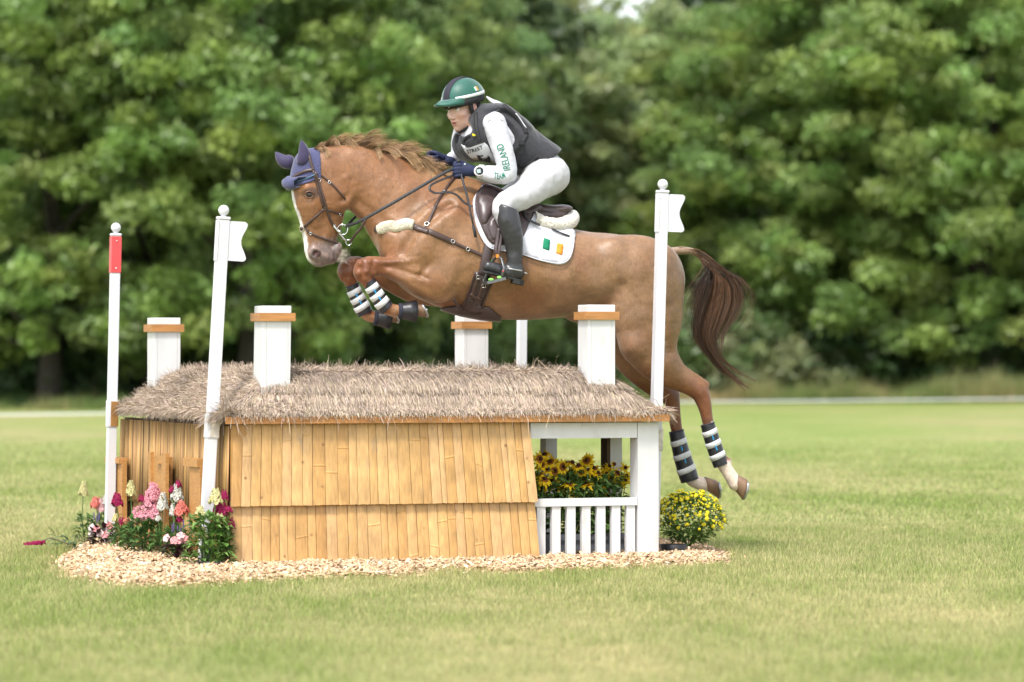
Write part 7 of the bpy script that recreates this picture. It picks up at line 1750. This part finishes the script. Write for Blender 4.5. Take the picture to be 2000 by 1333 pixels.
def rudbeckia(label, xs, hs):
    base = w2(*xs, .14); o = empty('rudbeckia', base, 0); tag(o, label, 'flower', 'rudbeckias in the trough'); lf = MB(); st = MB()
    foliage(lf, Vector((0, 0, .0)), .34, .10, 190, rgp, [(.10, .20, .05), (.14, .25, .07), (.17, .29, .08)], .085, .022, .35); lf.build('leaves', M_leafg, o)
    for (u, v, k) in hs:
        r = ray(u, v); yy = xs[1] + rgp.uniform(-.12, .09); t = (yy + (HA - CAMP).dot(E2)) / r.dot(E2); c = CAMP + r * t - base
        st.tube([Vector((c.x * .3, c.y * .3, .0)), Vector((c.x * .8, c.y * .8, c.z * .6)), c], [.003, .0026, .0022], 5)
        d_ = Vector((rgp.normal(0, .7), -.8 + rgp.normal(0, .35), rgp.uniform(-.1, 1.1))).normalized()
        if k == 3 or k == 1 and rgp.random() < .4: d_ = Vector((rgp.normal(0, .4), -.4, 1)).normalized()
        s = d_.orthogonal().normalized(); q = d_.cross(s); fm = MB(); R0 = rgp.uniform(.038, .050) if k != 4 else .022; np_ = int(rgp.integers(11, 15))
        inner = B_P if k in (1, 2) else (.55, .27, .012); fr_ = .46 if k == 1 else (.44 if k == 2 else .28)
        for j in range(np_):
            a = j * 6.283 / np_ + rgp.normal(0, .08); vv = s * math.cos(a) + q * math.sin(a); w = d_.cross(vv) * R0 * .2; L = R0 * rgp.uniform(.85, 1.1); dr = d_ * -L * rgp.uniform(-.15, .75)
            n0 = len(fm.v); fm.add([c + vv * L * .18 - w * .6, c + vv * L * .18 + w * .6], [], inner)
            fm.add([c + vv * L * fr_ - w * 1.15 + dr * .3, c + vv * L * fr_ + w * 1.15 + dr * .3], [], inner if k in (1, 2) else Y_P)
            fm.add([c + vv * L * (fr_ + .06) - w * 1.15 + dr * .35, c + vv * L * (fr_ + .06) + w * 1.15 + dr * .35, c + vv * L + w * .3 + dr, c + vv * L - w * .3 + dr], [], Y_P)
            fm.f += [(n0, n0 + 1, n0 + 3, n0 + 2), (n0 + 2, n0 + 3, n0 + 5, n0 + 4), (n0 + 4, n0 + 5, n0 + 6, n0 + 7)]
        head = fm.build('flower_head', M_petal, o)
        cm = MB(); cm.ball(c + d_ * .004, .0115, 8, 6, D_P if k != 4 else (.12, .04, .02), (1, 1, 1)); cm.build('cone', M_petal, head, True)
    st.build('stem', M_stem, o, True)
grp = [('rudbeckia with dark brown-centred blooms beside the bamboo edge', (PAN + .10, .30), lambda u: u < 1082), ('rudbeckia with crowded dark-centred blooms, second from the bamboo edge', (PAN + .23, .31), lambda u: 1082 <= u < 1125),
       ('rudbeckia in the middle of the trough in front of the rear post', (PAN + .35, .30), lambda u: 1125 <= u < 1165), ('rudbeckia with yellow blooms, second from the corner post', (PAN + .47, .30), lambda u: 1165 <= u < 1195), ('rudbeckia with yellow blooms beside the white corner post', (PAN + .59, .30), lambda u: u >= 1195)]
for lab, xs, fn in grp: rudbeckia(lab, xs, [h for h in heads if fn(h[0])])
# ------------------------------------------------------------------ round yellow chrysanthemum in a pot
cb = P(1345, 1072, 21.0); cb.z = float(bed_h(cb.x, cb.y)); ch = empty('chrysanthemum', cb); tag(ch, 'round chrysanthemum bush full of small yellow blooms right of the porch', 'flower bush')
lf = MB(); rx_, rz_ = .215, .30
for i in range(1500):
    a = rgp.uniform(0, 6.28); z = rgp.random(); q = math.sqrt(1 - (max(0, z - .35) / .66) ** 2) * (.45 + .55 * min(1, z / .45)); f = rgp.random() ** .35
    p = Vector((math.cos(a) * q * rx_ * f, math.sin(a) * q * rx_ * f, .05 + z * rz_ * (.93))); col = np.array([(.085, .17, .03), (.115, .21, .04), (.14, .24, .05)][rgp.integers(3)]) * rgp.uniform(.7, 1.25)
    leaf(lf, p, (math.cos(a) + rgp.normal(0, .4), math.sin(a) + rgp.normal(0, .4), .5 + rgp.normal(0, .4)), rgp.uniform(.03, .05), .010, tuple(col))
lf.build('leaves', M_leafg, ch); st = MB()
for i in range(26):
    a = rgp.uniform(0, 6.28); e = Vector((math.cos(a) * .15, math.sin(a) * .15, .2)); st.tube([Vector((0, 0, .02)), e * .5 + Vector((0, 0, .02)), e], [.004, .003, .002], 5)
st.build('stem', M_stem, ch, True)
bl_ = MB(); bl_.ball((0, 0, 0), .0112, 8, 5, (.80, .68, .03), (1, 1, .7)); bm_big = mesh_data('bloom', bl_.v, bl_.f, M_petal, True, bl_.c)
n_b = 290
for i in range(n_b):
    a = rgp.uniform(0, 6.28); z = .30 + .70 * rgp.random() ** .7; q = math.sqrt(max(0.02, 1 - (max(0, z - .35) / .66) ** 2)); s = rgp.choice([.45, .6, .8, 1.0, 1.25], p=[.25, .3, .2, .15, .1])
    if math.sin(a) > .55 and rgp.random() < .5: a = -a
    d_ = Vector((math.cos(a) * q, math.sin(a) * q, max(.1, z - .3) * 1.4)).normalized(); p = Vector((math.cos(a) * q * rx_, math.sin(a) * q * rx_, .05 + z * rz_)) * rgp.uniform(.96, 1.05)
    o = link('bloom', bm_big, ch, p); o.rotation_euler = d_.to_track_quat('Z', 'Y').to_euler(); o.scale = (s, s, s)
pot = MB(); pot.lathe([(.062, -.02), (.078, .05), (.070, .05), (.066, .03)], 24, (0, 0, 0)); pp_ = P(1316, 1074, 20.75); po = pot.build('plant_pot', M_pot, None, True, Vector((pp_.x, pp_.y, float(bed_h(pp_.x, pp_.y)) + .002))); tag(po, 'low round black plant pot beside the chrysanthemum bush', 'plant pot')
